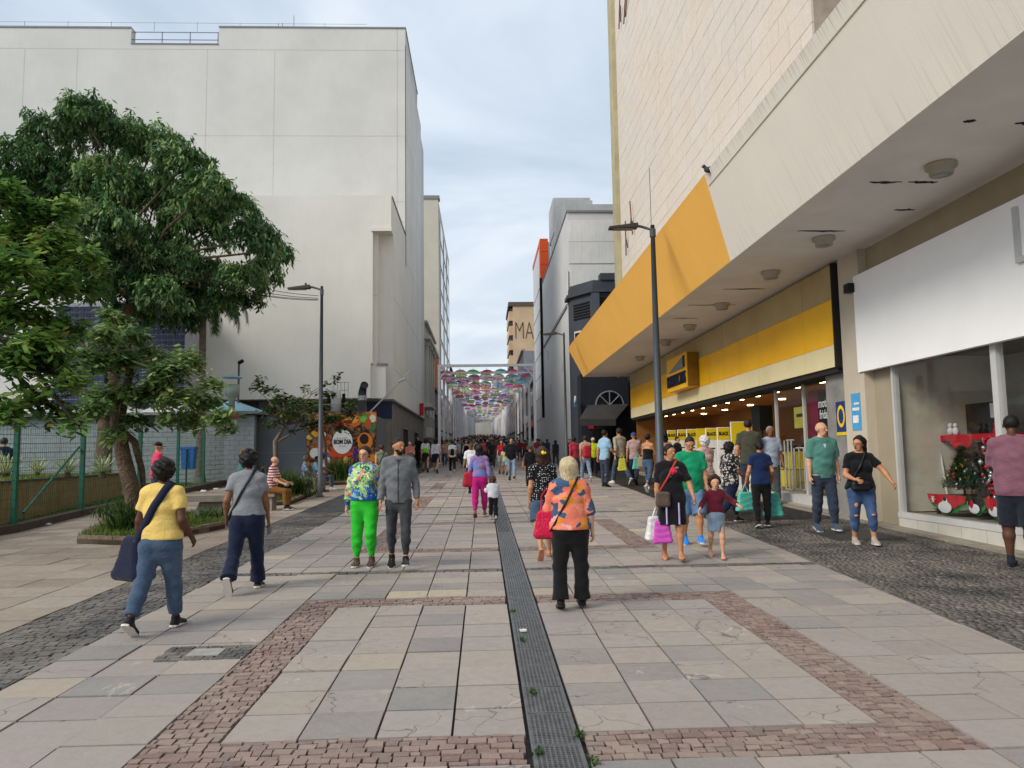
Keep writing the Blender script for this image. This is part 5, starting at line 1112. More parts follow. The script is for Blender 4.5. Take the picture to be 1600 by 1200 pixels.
tree('spreading_tree', b2, [(b2, .1), (W(431, 725, b2.y), .085), (W(430, 690, b2.y), .08), (W(445, 665, b2.y), .05)],
     [(405, 597, 12), (400, 607, 10), (425, 610, 12), (445, 625, 18), (470, 632, 20), (428, 645, 20), (455, 650, 22), (495, 640, 20), (490, 665, 20), (512, 618, 14), (520, 655, 22), (545, 645, 18), (552, 630, 10), (527, 592, 8), (508, 600, 6), (480, 608, 8), (420, 662, 14), (535, 668, 14), (450, 672, 8)],
     b2.y, 'small flat spreading tree with thin curved trunks in front of the kiosk', 'tree', ML_sm, M_bark2, 70, 8, .18, .5, .1, 12, zr=.5, limbs=4, depthr=1.0, shell=.3,
     extra_trunks=[[(G(510, 757), .07), (W(509, 715, b2.y + 3), .06), (W(508, 690, b2.y + 2), .05), (W(500, 660, b2.y), .04)], [(W(500, 695, b2.y), .05), (W(475, 668, b2.y), .04), (W(462, 640, b2.y), .03)], [(W(430, 692, b2.y), .05), (W(452, 680, b2.y), .04), (W(466, 660, b2.y), .03)]])
# palm
q = G(312, 758); pt = empty('palm_tree', tuple(q), 0, 'slender palm with grey trunk rising into the mango tree', 'palm tree'); top = W(318, 468, q.y)
MB().tube([Vector((0, 0, 0)), Vector((0, 0, .5)), (top - q) * .5, top - q], [.3, .2, .16, .13], 12).build('trunk', pm('palm_trunk', '6d655b', .9, .3, 6, .7, 20), pt, True)
M_palm = leafmat('palm_leaflets', [(0, '20351d'), (.6, '3a5530'), (1, '5f7444')], .2, .45)
for k in range(13):
    a = k * 2.4 + .3; L = 2.6 if k else 3.0; V = []; Fq = []
    if k == 0: a = R(-8)
    el0 = R(rng.uniform(10, 60)) if k else R(38); pts = []; p = Vector((0, 0, 0)); el_ = el0
    for i in range(22):
        pts.append(p.copy()); p = p + Vector((math.cos(a) * math.cos(el_), math.sin(a) * math.cos(el_), math.sin(el_))) * (L / 22); el_ -= R(6.5 if k else 6.4)
    rd = MB(); rd.tube(pts, [.03 * (1 - i / 24) for i in range(22)], 4)
    for i in range(2, 22):
        for s in (-1, 1):
            for j in range(2):
                c = pts[i]; sd_ = Vector((-math.sin(a) * s, math.cos(a) * s, -.9)).normalized(); fw = (pts[min(i + 1, 21)] - pts[i - 1]).normalized(); ll = .55 * math.sin(math.pi * (i + 1) / 25) + .12; d = (sd_ + fw * .6).normalized(); w = fw * .034
                c = c + fw * (.06 * j); b0 = len(V); V += [tuple(c - w), tuple(c + w), tuple(c + d * ll + Vector((0, 0, -.1 * ll)))]; Fq.append([b0, b0 + 1, b0 + 2])
    f_ = rd.build('frond', M_palm, pt); f_.location = top - q
    link('leaflets', npmesh('leaflets', V, [Fq], rnd=nr.rand(len(Fq))), f_, M_palm)
# distant palm and tree over the umbrella frames
for (px, py, r_, Y, lab, nm) in ((722, 594, 14, 200, 'distant dark tree top seen above the umbrella frames', 'distant_tree'),):
    base = Vector((W(px, py, Y).x, Y, gz(Y))); tree(nm, base, [(base, .4), (W(px, py + 10, Y), .3)], [(px, py, r_ * .6), (px + r_ * .6, py + 3, r_ * .5), (px - r_ * .5, py + 4, r_ * .5)], Y, lab, 'tree', ML_dark, M_bark, 6, 4, .8, .5, .3, 21)
# pigeon on the canopy edge
q = WX(1110, 271, 4.62); pg = empty('pigeon', tuple(q), R(70), 'dark pigeon perched on the canopy edge above the yellow section', 'bird')
MB().ball((0, 0, .08), (.06, .13, .065)).ball((0, .12, .16), (.035, .04, .038)).tube([(0, .07, .1), (0, .12, .16)], [.045, .03]).tube([(0, -.1, .07), (0, -.24, .03)], [.045, .02]).tube([(0, .15, .155), (0, .18, .15)], [.01, .004]).build('body', pm('pigeon_grey', '35373c', .7, .2), pg, True)
MB().tube([(.03, 0, .04), (.03, 0, -.03)], .008, 5).tube([(-.03, 0, .04), (-.03, 0, -.03)], .008, 5).build('legs', pm('pigeon_leg', '7c4a45', .7), pg)
# ================================================================== YELLOW STORE CONTENTS
M_ybr = pm('bright_yellow_print', 'd9c21c', .5, .05, 3, 0); M_wpr = pm('white_print', 'c9cad2', .6, .04); M_blk = pm('black_print', '17171a', .6)
tots = [(1050, .36, 0), (1066, .36, 0), (1081, .38, 0), (1098, .42, 1), (1112, .4, 0), (1131, .42, 0), (1155, .5, 2), (1176, .3, 0)]
for i, (px, w, kd) in enumerate(tots):
    X = 8.15; Y = WX(px, 690, X).y; g = gz(Y) + .06; h = 2.0 if kd != 2 else 2.15
    root = empty('security_totem', (X, Y, g), 0, ['white antitheft totem with BLACK band, nearest the lamp post', 'second white BLACK totem from the lamp post', 'third white BLACK totem from the lamp post', 'plain yellow totem in the row at the store entrance', 'white BLACK totem just right of the yellow one', 'white BLACK totem left of the tall 10% totem', 'tall yellow and white totem printed with 10%', 'narrow BLACK totem right of the tall one'][i], 'totem', 'totems across the yellow store entrance')
    MB().box(-w / 2, w / 2, 0, .08, 0, h).build('panel', M_wpr if kd != 1 else M_ybr, root)
    if kd != 1: MB().box(-w / 2 + .01, w / 2 - .01, -.006, 0, h - (.42 if kd == 0 else .75), h - .02).build('yellow_band', M_ybr, root)
    if kd == 0: text('lettering', 'BLACK', .14, M_blk, facing((0, -.012, h - .22), (0, -1, 0)), root, .002, .006, (.75, 1.2)); MB().box(-w * .3, w * .3, -.006, 0, h - .75, h - .71).build('print_line', M_blk, root)
    if kd == 2:
        text('lettering', '10%', .26, M_blk, facing((0, -.012, h - 1.25), (0, -1, 0)), root, .002, .008, (.8, 1)); MB().add([(-.15, -.012, h - .6), (.15, -.012, h - .6), (.15, -.012, h - .42)], [[0, 1, 2]]).build('sail_emblem', M_gr, root)
        for k in range(4): MB().box(-.18, .18 - .04 * k, -.006, 0, h - .95 - k * .04, h - .935 - k * .04).build('print_line', M_blk, root)
        MB().box(-.12, .12, -.006, 0, h - 1.6, h - 1.55).build('print_line', M_blk, root)
# shelves and stock inside, seen past the totems
for i in range(10):
    y = 20 + i * 1.8; x = 10.4 + rng.uniform(-.4, .4); g = gz(y) + .06
    root = empty('clothes_rack', (x, y, g), 0, 'clothes rack inside the yellow store', 'clothes rack', 'racks inside the yellow store')
    MB().box(-.5, .5, -.02, .02, 1.38, 1.42).box(-.5, -.46, -.02, .02, 0, 1.4).box(.46, .5, -.02, .02, 0, 1.4).build('rail', M_trim, root)
    for k in range(8): MB().hexa([(-.42 + k * .11, -.2, .5), (-.36 + k * .11, -.2, .5), (-.36 + k * .11, .2, .5), (-.42 + k * .11, .2, .5), (-.41 + k * .11, -.1, 1.36), (-.38 + k * .11, -.1, 1.36), (-.38 + k * .11, .1, 1.36), (-.41 + k * .11, .1, 1.36)]).build('garment', pm('cloth_' + (c := rng.choice(['3b3f52', '6e2f34', '8a8378', '2f4a44', 'a58d4a', '22232a'])), c, .9), root)
# hanging loudspeaker
q = WX(1190, 650, 8.3); sp_ = empty('loudspeaker', (q.x, q.y, gz(q.y)), R(20), 'big black loudspeaker on a stand at the store entrance', 'loudspeaker'); z0 = ZAT(1190, 673, q.x, q.y) - gz(q.y); z1 = ZAT(1190, 634, q.x, q.y) - gz(q.y)
MB().hexa([(-.24, -.2, z0), (.24, -.2, z0), (.16, .25, z0), (-.16, .25, z0), (-.24, -.2, z1), (.24, -.2, z1), (.16, .25, z1), (-.16, .25, z1)]).build('cabinet', M_blk, sp_); MB().tube([(0, 0, .3), (0, 0, z0)], .02, 6).build('pole', M_blk, sp_)
for k in range(3): a = k * 2.09; MB().tube([(0, 0, .5), (.4 * math.cos(a), .4 * math.sin(a), 0)], .015, 5).build('leg', M_blk, sp_)
# window display of yellow shop
def shopbox(px0, px1, py0, py1, X, dep, m, nm, label=None, cat=None, par=None, dy=0):
    a = WX(px1, py1, X); b = WX(px0, py0, X); o = bx(nm, X, X + dep, a.y, b.y, min(a.z, b.z - .1), b.z, m, par)
    if label: tag(o, label, cat)
    return o
pp = shopbox(1262, 1297, 612, 698, XR + .42, .02, pm('magenta_poster', '7d1f3f', .5, .3, 2, 0), 'window_poster', 'dark magenta poster reading moto friday in the shop window', 'poster')
shopbox(1277, 1297, 612, 668, XR + .40, .02, pm('dark_poster', '22161f', .5, .2), 'dark_print', par=pp)
q = WX(1287, 630, XR + .39); text('lettering', 'moto', .3, M_wpr, facing((XR + .385, q.y, q.z), (-1, 0, 0)), pp, .002, .006, (.85, 1)); text('lettering', 'friday', .3, M_wpr, facing((XR + .385, q.y - .02, q.z - .27), (-1, 0, 0)), pp, .002, .006, (.75, 1))
pp = shopbox(1240, 1258, 637, 668, XR + .42, .02, pm('pale_yellow_card', 'b9ad52', .6), 'window_card', 'pale yellow hanging card in the shop window', 'sign')
q = WX(1249, 648, XR + .40); text('lettering', 'center', .16, M_blk, facing((XR + .405, q.y, q.z), (-1, 0, 0)), pp, .002, .003)
pp = shopbox(1217, 1236, 706, 733, XR + .6, .6, M_ybr, 'yellow_carton', 'yellow carton with a 5G badge in the shop window, upper one', 'carton')
q = WX(1221, 719, XR + .58); mb = MB(); mb.tube([(XR + .60, q.y, q.z), (XR + .58, q.y, q.z)], .2, 18); mb.build('badge', M_blk, pp); text('lettering', '5G', .2, M_wpr, facing((XR + .57, q.y, q.z), (-1, 0, 0)), pp, .002, .01)
pp = shopbox(1216, 1245, 734, 762, XR + .55, .6, M_ybr, 'yellow_carton', 'lower yellow carton standing under the 5G one', 'carton')
for i, (a, b, t0) in enumerate(((1229, 1240, 688), (1244, 1274, 700))):
    rk = empty('display_rack', tuple(WX((a + b) / 2, 764, XR + .5)), 0, ['tall narrow white display rack behind the glass', 'wider white display rack behind the glass'][i], 'display rack')
    for px in np.linspace(a, b, 3 + 2 * i): A = WX(px, 764, XR + .5); B = WX(px, t0, XR + .5); rel(MB().tube([(A.x, A.y, A.z), (A.x, A.y, B.z)], .022, 6).build('upright', M_frame, rk), rk)
    for py in (t0, 764): A = WX(a, py, XR + .5); B = WX(b, py, XR + .5); rel(MB().tube([A, (B.x, B.y, A.z)], .022, 6).build('rail', M_frame, rk), rk)
# ================================================================== CHRISTMAS WINDOW
M_redc = pm('red_felt', 'b01525', .85, .12, 8, .1); M_grnc = pm('green_felt', '1f7a35', .85, .12, 8, .1); M_wfelt = pm('white_felt', 'cfcfd2', .9, .05, 10, .1)
XD = XR + .38
q0 = WX(1578, 818, XD); q1 = WX(1452, 790, XD); ya, yb = q0.y, q1.y
zt_t = WX(1515, 778, XD).z
tb = empty('display_table', (XD + .4, (ya + yb) / 2, zs - .02), 0, 'low display table in the christmas window', 'table'); rel(bx('tabletop', XD + .05, XD + 1.1, ya, yb, zt_t - .06, zt_t, pm('dark_wood', '3d2c22', .6), tb), tb)
for x_, y_ in ((XD + .1, ya + .05), (XD + .1, yb - .1), (XD + 1.0, ya + .05), (XD + 1.0, yb - .1)): rel(bx('leg', x_, x_ + .05, y_, y_ + .05, zs - .02, zt_t - .06, pm('dark_wood', '3d2c22', .6), tb), tb)
def cloth_panel(y0, y1, z0, z1, m1, m2, label, nm, deco):
    root = empty(nm, (XD, (y0 + y1) / 2, z0), 0, label, 'tablecloth'); n = 14; w = y1 - y0
    def sheet(off, m, f, part):
        V = []; Fq = []
        for i in range(n + 1):
            t_ = i / n; yy = -w / 2 + w * t_; fold = .018 * math.sin(i * 1.9); zb_ = f(t_)
            for k in range(4): zz = (z1 - z0) - ((z1 - z0) - zb_) * k / 3; V.append((off + fold * k / 3, yy, zz))
        for i in range(n):
            for k in range(3): Fq.append([i * 4 + k, i * 4 + k + 1, (i + 1) * 4 + k + 1, (i + 1) * 4 + k])
        return link(part, npmesh(part, V, [Fq], True), root, m)
    H_ = z1 - z0
    sheet(0, m2, lambda t: H_ * .55 * abs(2 * t - 1) ** 1.6, 'border'); sheet(-.025, m1, lambda t: H_ * .18 + H_ * .55 * abs(2 * t - 1) ** 1.4, 'cloth')
    if deco == 'snow':
        MB().ball((-.05, .0, H_ * .35), (.012, .2, .1)).build('snow_patch', M_wfelt, root); MB().ball((-.05, -.02, H_ * .62), (.012, .07, .09)).build('snowman_patch', M_wfelt, root); MB().ball((-.056, -.02, H_ * .78), (.012, .05, .04)).build('hat_patch', M_blk, root)
        mb = MB(); 
        for a in (0, 60, 120): mb.tube([(-.055, w * .3 - .06 * math.cos(R(a)), H_ * .72 - .06 * math.sin(R(a))), (-.055, w * .3 + .06 * math.cos(R(a)), H_ * .72 + .06 * math.sin(R(a)))], .008, 4)
        mb.build('snowflake_patch', M_wfelt, root)
    else: MB().ball((-.05, 0, H_ * .4), (.012, .14, .08)).build('snow_patch', M_wfelt, root); MB().ball((-.055, .05, H_ * .6), (.012, .05, .07)).build('figure_patch', M_redc, root)
    return root
zlo = WX(1500, 822, XD).z
cloth_panel(yb - (yb - ya) * .52, yb, zs + .02, zt_t + .02, M_redc, M_grnc, 'red and green felt cloth with snowflake and snowman, left in the christmas window', 'christmas_cloth', 'snow')
cloth_panel(ya + (yb - ya) * .26, ya + (yb - ya) * .46, zs + .04, zt_t + .02, M_blk, M_grnc, 'small black and green felt cloth between the two red ones', 'christmas_cloth', 'x'); cloth_panel(ya, ya + (yb - ya) * .25, zs + .02, zt_t + .02, M_redc, M_grnc, 'red and green felt cloth at the right of the christmas window', 'christmas_cloth', 'x')
M_tin = pm('green_tinsel', '1d4a33', .6, .3, 20); M_gold = pm('gold_bauble', 'c9a227', .25, .1, metal=.8); M_silv = pm('silver_bauble', 'b9c3c9', .25, .1, metal=.7); M_redb = pm('red_bauble', 'b01525', .25, .1)
for i, (px, pt_, pb, X, m, lab) in enumerate(((1508, 700, 778, XD + .35, M_gold, 'small christmas tree with gold baubles on the display table'), (1531, 708, 783, XD + .3, M_silv, 'small christmas tree with silver tinsel on the display table'))):
    A = WX(px, pb, X); B = WX(px, pt_, X); h = B.z - zt_t; root = empty('christmas_tree', (X, A.y, zt_t), 0, lab, 'christmas tree')
    MB().tube([(0, 0, 0), (0, 0, h)], [.02, .01], 6).build('trunk', M_bark, root); P0 = []; n = 2600
    k = nr.rand(n) ** 1.0; a = nr.uniform(0, 6.28, n); rr = (1 - k) * .36 * nr.uniform(.4, 1, n); P0 = np.stack([rr * np.cos(a), rr * np.sin(a), .12 + k * (h - .14)], 1); blades('needles', P0, .14, .016, 1.6, leafmat('fir_needles_' + str(i), [(0, '153322'), (.8, '2b5a3c'), (1, ['8a8a3a', '9fb8b0'][i])], .1), root, 2)
    for j in range(34): t_ = rng.random() ** .8; a_ = rng.uniform(0, 6.28); r_ = (1 - t_) * .35 + .02; MB().ball((r_ * math.cos(a_), r_ * math.sin(a_), .12 + t_ * (h - .16)), .024 if j % 3 else .034, 6, 4).build('bauble', m if j % 4 else M_redb, root, True)
q = WX(1549, 740, XD + .2); gl = empty('tinsel_column', (q.x, q.y, zt_t), 0, 'upright garland of red and white baubles beside the trees', 'garland'); zz = WX(1549, 682, XD + .2).z - zt_t
for k in range(70): MB().ball((rng.gauss(0, .05), rng.gauss(0, .05), rng.uniform(0, zz)), rng.uniform(.025, .05), 6, 4).build('bauble', [M_redb, M_silv, M_redb][k % 3], gl, True)
t = NT('diamond_fabric'); v = t.coord('World', (1, 1, 1)); ck = t.new('ShaderNodeTexChecker'); mp = t.new('ShaderNodeMapping'); mp.inputs['Rotation'].default_value = (R(45), 0, 0); t.l.new(v, mp.inputs[0]); t.l.new(mp.outputs[0], ck.inputs['Vector']); ck.inputs['Scale'].default_value = 11; ck.inputs[1].default_value = lin('8d8173'); ck.inputs[2].default_value = lin('6a5448'); t.col(ck.outputs[0]); t.rough(.9)
shopbox(1487, 1546, 692, 776, XD + .9, .02, t.m, 'fabric_backdrop', 'patterned beige fabric hanging behind the little christmas trees', 'fabric')
sh_ = shopbox(1455, 1566, 681, 686, XD + .5, .5, M_redc, 'red_shelf', 'red shelf above the christmas trees', 'shelf')
A = WX(1501, 684, XD + .48); P = [(XD + .48, A.y + .33 * math.cos(a_ * math.pi / 12), A.z - .22 * math.sin(a_ * math.pi / 12)) for a_ in range(13)]; MB().add(P, [list(range(13))]).build('red_valance', M_redc, sh_)
shopbox(1508, 1562, 632, 680, XD + .9, .05, M_dglass, 'dark_screen', 'dark framed screen above the red shelf', 'screen')
shopbox(1546, 1556, 630, 652, XD + .86, .02, M_wfelt, 'price_card', 'white and red price card on the dark screen', 'card')
for i, px in enumerate((1486, 1494, 1558)): q = WX(px, 680, XD + .6); o = MB().ball((q.x, q.y, q.z + .07), (.06, .06, .08), 8, 6).ball((q.x, q.y, q.z + .18), .045, 8, 6).build('figurine', M_wfelt if i < 2 else M_redc, None, True); tag(o, ['small white figurine on the red shelf, left one', 'small white figurine on the red shelf, middle one', 'small red figurine on the red shelf by the mullion'][i], 'figurine')
q = WX(1423, 630, XD + .8); MBo = MB().ball(tuple(q), (.12, .17, .19), 12, 8).build('round_lamp', pm('milk_glass', 'c5c6c8', .3), None, True); tag(MBo, 'milky round lamp hanging in the display window', 'lamp')
for i, (a, b) in enumerate((((1453, 655), (1470, 770)), ((1462, 660), (1480, 772)))): o = MB().tube([WX(a[0], a[1], XD + .5), WX(b[0], b[1], XD + .5)], .02, 6).build('leaning_pole', M_frame, None); tag(o, ['left', 'right'][i] + ' of two white poles leaning in the display window', 'pole')
o = MB().tube([WX(1412, 803, XD + .3), WX(1413, 792, XD + .3), WX(1420, 789, XD + .3), WX(1470, 795, XD + .3), WX(1475, 806, XD + .3)], .022, 6).build('floor_rail', M_trim, None); tag(o, 'bent grey tube rail on the floor of the display window', 'rail')
# ================================================================== PEOPLE: distance-field bodies turned into one smooth skin
def V3(*a): return np.array(a, np.float64)
class SF:
    """smooth union of tapered elliptical limbs"""
    def __init__(s): s.p = []; s.cuts = []; s.noise = None
    def seg(s, a, b, ra, rb, side=(1, 0, 0), k=.03, fa=False, fb=False):
        a = np.array(a, float); b = np.array(b, float); ra = ra if isinstance(ra, tuple) else (ra, ra); rb = rb if isinstance(rb, tuple) else (rb, rb)
        s.p.append((a, b, ra, rb, np.array(side, float), k, fa, fb)); return s
    def ball(s, c, r, k=.02):
        c = np.array(c, float); r = r if isinstance(r, tuple) else (r, r, r)
        s.p.append((c, r, k)); return s
    def box(s, c, h, rr, tp=0, k=.02): s.p.append((np.array(c, float), h, rr, tp, k)); return s
    def cut(s, n, d): s.cuts.append((np.array(n, float), d)); return s   # keep n.p < d
    def chain(s, pts, rad, side=(1, 0, 0), k=.03, fa=False, fb=False):
        for i in range(len(pts) - 1): s.seg(pts[i], pts[i + 1], rad[i], rad[i + 1], side, k, fa and i == 0, fb and i == len(pts) - 2)
        return s
    @staticmethod
    def dist(q, P):
        if len(q) == 3:
            c, r, k = q; u = (P - c) / np.array(r); return (np.sqrt((u * u).sum(-1)) - 1) * min(r)
        if len(q) == 5:
            c, h, rr, tp, k = q; p = P - c; sc_ = 1 + tp * p[..., 2] / h[2]; p = np.stack([p[..., 0] * sc_, p[..., 1] * sc_, p[..., 2]], -1); u = np.abs(p) - (np.array(h) - rr); return np.sqrt((np.maximum(u, 0) ** 2).sum(-1)) + np.minimum(u.max(-1), 0) - rr
        a, b, ra, rb, sd, k, fa, fb = q; ab = b - a; L = np.linalg.norm(ab) + 1e-9; w = ab / L; u = sd - w * sd.dot(w)
        if np.linalg.norm(u) < 1e-3: u = np.cross(w, (0, 1, 0))
        u /= np.linalg.norm(u); v = np.cross(w, u); p = P - a; h = p @ w; t = np.clip(h / L, 0, 1); rx = ra[0] + (rb[0] - ra[0]) * t; ry = ra[1] + (rb[1] - ra[1]) * t
        wr = h - t * L; rm = (rx + ry) * .5; d = (np.sqrt((p @ u / rx) ** 2 + (p @ v / ry) ** 2 + (wr / rm) ** 2) - 1) * np.minimum(rx, ry)
        if fa: d = np.maximum(d, -h)
        if fb: d = np.maximum(d, h - L)
        return d
    def field(s, P):
        D = np.full(P.shape[:-1], 1.0)
        for q in s.p:
            d = s.dist(q, P); k = q[2] if len(q) == 3 else q[4] if len(q) == 5 else q[5]; D = SF.smin(D, d, k)
        for n, c in s.cuts: D = np.maximum(D, P @ n - c)
        return D
    @staticmethod
    def smin(a, b, k):
        h = np.maximum(k - np.abs(a - b), 0) / k; return np.minimum(a, b) - h * h * k * .25
    def mesh(s, res, noise=None):
        lo = []; hi = []
        for q in s.p:
            if len(q) == 3: lo.append(q[0] - max(q[1])); hi.append(q[0] + max(q[1]))
            elif len(q) == 5: m = np.array(q[1]) * (1 + abs(q[3]) * 1.5); lo.append(q[0] - m); hi.append(q[0] + m)
            else: m = max(q[2] + q[3]); lo.append(np.minimum(q[0], q[1]) - m); hi.append(np.maximum(q[0], q[1]) + m)
        L = np.array(lo); H = np.array(hi); o = L.min(0) - 3 * res; n = np.ceil((H.max(0) + 3 * res - o) / res).astype(int) + 1
        D = np.full(n, 1.0, np.float32); ax = [o[i] + np.arange(n[i]) * res for i in range(3)]
        for q, l, h in zip(s.p, L, H):
            k = q[2] if len(q) == 3 else q[4] if len(q) == 5 else q[5]; m = k + 2.5 * res; i0 = np.maximum(((l - m - o) / res).astype(int), 0); i1 = np.minimum(((h + m - o) / res).astype(int) + 2, n)
            sl = tuple(slice(a, b) for a, b in zip(i0, i1)); P = np.stack(np.meshgrid(*[ax[i][sl[i]] for i in range(3)], indexing='ij'), -1)
            D[sl] = SF.smin(D[sl], s.dist(q, P), k)
        if s.cuts or noise:
            P = np.stack(np.meshgrid(*ax, indexing='ij'), -1)
            if noise: D = D + noise(P)
            for nn, c in s.cuts: D = np.maximum(D, P @ nn - c)
        return surfnet(np.asarray(D, np.float32), o, res)
def surfnet(D, o, res):
    S = D < 0; n = D.shape; c = [S[i:n[0] - 1 + i, j:n[1] - 1 + j, k:n[2] - 1 + k] for i in (0, 1) for j in (0, 1) for k in (0, 1)]
    cnt = sum(x.astype(np.int8) for x in c); act = (cnt > 0) & (cnt < 8); I = np.argwhere(act); idx = -np.ones(act.shape, np.int64); idx[act] = np.arange(len(I))
    off = np.array([(i, j, k) for i in (0, 1) for j in (0, 1) for k in (0, 1)]); vals = np.stack([D[I[:, 0] + a, I[:, 1] + b, I[:, 2] + c_] for a, b, c_ in off], 1)
    P = np.zeros((len(I), 3)); N = np.zeros(len(I))
    for e0 in range(8):
        for e1 in range(e0 + 1, 8):
            if np.abs(off[e0] - off[e1]).sum() != 1: continue
            v0, v1 = vals[:, e0], vals[:, e1]; m = (v0 < 0) != (v1 < 0); t = np.where(m, v0 / np.where(m, v0 - v1, 1), 0)
            P += m[:, None] * (off[e0] + t[:, None] * (off[e1] - off[e0])); N += m
    V = (I + P / N[:, None]) * res + o; Fs = []
    for axis in range(3):
        a = [slice(None)] * 3; b = [slice(None)] * 3; a[axis] = slice(0, -1); b[axis] = slice(1, None); A, B = S[tuple(a)], S[tuple(b)]; X = np.argwhere(A != B)
        u, v = [(1, 2), (2, 0), (0, 1)][axis]; X = X[(X[:, u] > 0) & (X[:, v] > 0) & (X[:, u] < act.shape[u]) & (X[:, v] < act.shape[v])]
        du = np.zeros(3, int); du[u] = 1; dv = np.zeros(3, int); dv[v] = 1
        q = np.stack([idx[tuple((X - du - dv).T)], idx[tuple((X - dv).T)], idx[tuple(X.T)], idx[tuple((X - du).T)]], 1); f = ~A[tuple(X.T)]; q[f] = q[f][:, ::-1]; Fs.append(q)
    Fq = np.concatenate(Fs); return V, Fq[(Fq >= 0).all(1)]
def folds(amp, sx=1.0, seed=0):
    """soft cloth creases, mostly slanting"""
    def f(P):
        x, y, z = P[..., 0] * 1.0 + seed, P[..., 1] + seed * .7, P[..., 2]
        a = np.sin(34 * sx * z + 9 * x + 2.6 * np.sin(11 * x + 5 * z) + 2 * np.sin(13 * y)); b = np.sin(21 * sx * z - 16 * x + 7 * y + 2.2 * np.sin(9 * z + seed)); c = np.sin(47 * x + 23 * z + 3 * np.sin(8 * y + 6 * z))
        return amp * (.5 * a * np.abs(a) + .45 * b + .2 * c)
    return f
def cloth(name, c, scale=1.0, var=.12, rough=.9, pat=None):
    key = 'cloth_' + name
    if key in MC: return MC[key]
    t = NT(key); v = t.coord('Object'); c_ = lin(c) if not pat else None
    if pat: o = pat(t, v)
    else: n = t.noise(v, 9, 5, .6); o = t.mix(t.mr(n, .3, .7, 0, 1), tuple(x * (1 - var) for x in c_[:3]) + (1,), tuple(min(1, x * (1 + var)) for x in c_[:3]) + (1,))
    t.col(o); t.rough(rough); t.b.inputs['Specular IOR Level'].default_value = .15; t.b.inputs['Sheen Weight'].default_value = .15; t.bump(t.math('ADD', t.noise(t.coord('Object', (1, 1, 1.7)), 13, 5, .55, 2.2), t.math('MULTIPLY', t.noise(v, 240, 2), .1)), .42, .025); MC[key] = t.m; return t.m
def denim(name, c, fade=.5):
    def p(t, v):
        n = t.noise(v, 4, 5, .6); w = t.noise(t.coord('Object', (90, 90, 18)), 3, 2); c_ = lin(c); lt = tuple(min(1, x * 1.9 + .05) for x in c_[:3]) + (1,)
        o = t.mix(t.mr(n, .42, .68, 0, fade), c_, lt); return t.mix(t.mr(w, .35, .7, 0, .25), o, lt)
    return cloth(name, c, pat=p)
def blobs(name, base, cols, scale=8, thr=.0, dist=.6):
    def p(t, v):
        vo = t.new('ShaderNodeTexVoronoi'); vo.inputs['Scale'].default_value = scale; nz = t.new('ShaderNodeTexNoise'); nz.inputs['Scale'].default_value = scale * .8; t.l.new(v, nz.inputs['Vector'])
        ad = t.new('ShaderNodeVectorMath', _operation='MULTIPLY_ADD'); t.l.new(nz.outputs['Color'], ad.inputs[0]); ad.inputs[1].default_value = (dist, dist, dist); t.l.new(v, ad.inputs[2]); t.l.new(ad.outputs[0], vo.inputs['Vector'])
        sp = t.new('ShaderNodeSeparateColor'); t.l.new(vo.outputs['Color'], sp.inputs[0]); n = len(cols); return t.ramp(sp.outputs[0], [(i / n, c) for i, c in enumerate([base] + cols)][:1] + [(thr + (1 - thr) * i / n, c) for i, c in enumerate(cols)] + [(1, cols[-1])], True)
    return cloth(name, base, pat=p)
def dots(name, base, dot, scale=28, r=.3):
    def p(t, v):
        vo = t.new('ShaderNodeTexVoronoi'); vo.inputs['Scale'].default_value = scale; vo.inputs['Randomness'].default_value = .55; t.l.new(v, vo.inputs['Vector']); return t.mix(t.mr(vo.outputs['Distance'], r - .04, r + .04, 1, 0), lin(base), lin(dot))
    return cloth(name, base, pat=p)
def stripes(name, c1, c2, scale=16):
    def p(t, v):
        w = t.new('ShaderNodeTexWave', _bands_direction='Z'); w.inputs['Scale'].default_value = scale; w.inputs['Distortion'].default_value = .4; t.l.new(v, w.inputs['Vector']); return t.mix(t.mr(w.outputs['Fac'], .45, .55, 0, 1), lin(c1), lin(c2))
    return cloth(name, c1, pat=p)
def skinm(c):
    k = 'skin_' + c
    if k in MC: return MC[k]
    t = NT(k); v = t.coord('Object'); n = t.noise(v, 12, 4); c_ = lin(c); t.col(t.mix(t.mr(n, .3, .7, 0, 1), tuple(x * .88 for x in c_[:3]) + (1,), tuple(min(1, x * 1.1) for x in c_[:3]) + (1,))); t.rough(.5)
    t.b.inputs['Subsurface Weight'].default_value = .05; t.b.inputs['Subsurface Radius'].default_value = (.02, .008, .005); MC[k] = t.m; return t.m
def hairm(c):
    k = 'hair_' + c
    if k in MC: return MC[k]
    t = NT(k); v = t.coord('Object', (60, 60, 5)); n = t.noise(v, 2, 4, .6, .5); c_ = lin(c); t.col(t.mix(t.mr(n, .3, .7, 0, 1), tuple(x * .5 for x in c_[:3]) + (1,), tuple(min(1, x * 1.5) for x in c_[:3]) + (1,))); t.rough(.5); t.bump(n, .8, .01); MC[k] = t.m; return t.m
SK = {'dark': '5a3a2b', 'brown': '84583f', 'tan': 'b98460', 'light': 'cf9f80', 'fair': 'dcb196'}
M_sole = pm('rubber_sole', 'cfcbc2', .8, .08, 10, 0); M_eye = pm('eye_dark', '1a1310', .3, 0, bump=0); M_ew = pm('eye_white', 'd6d0c8', .4, 0, bump=0); M_lip = pm('lips', '8e4a42', .5, .05, bump=0); M_leather = pm('black_leather', '1c1b1d', .45, .1, 8, .1)
def rotv(v, ax, a): return np.array(Matrix.Rotation(a, 3, Vector(ax)) @ Vector(v))
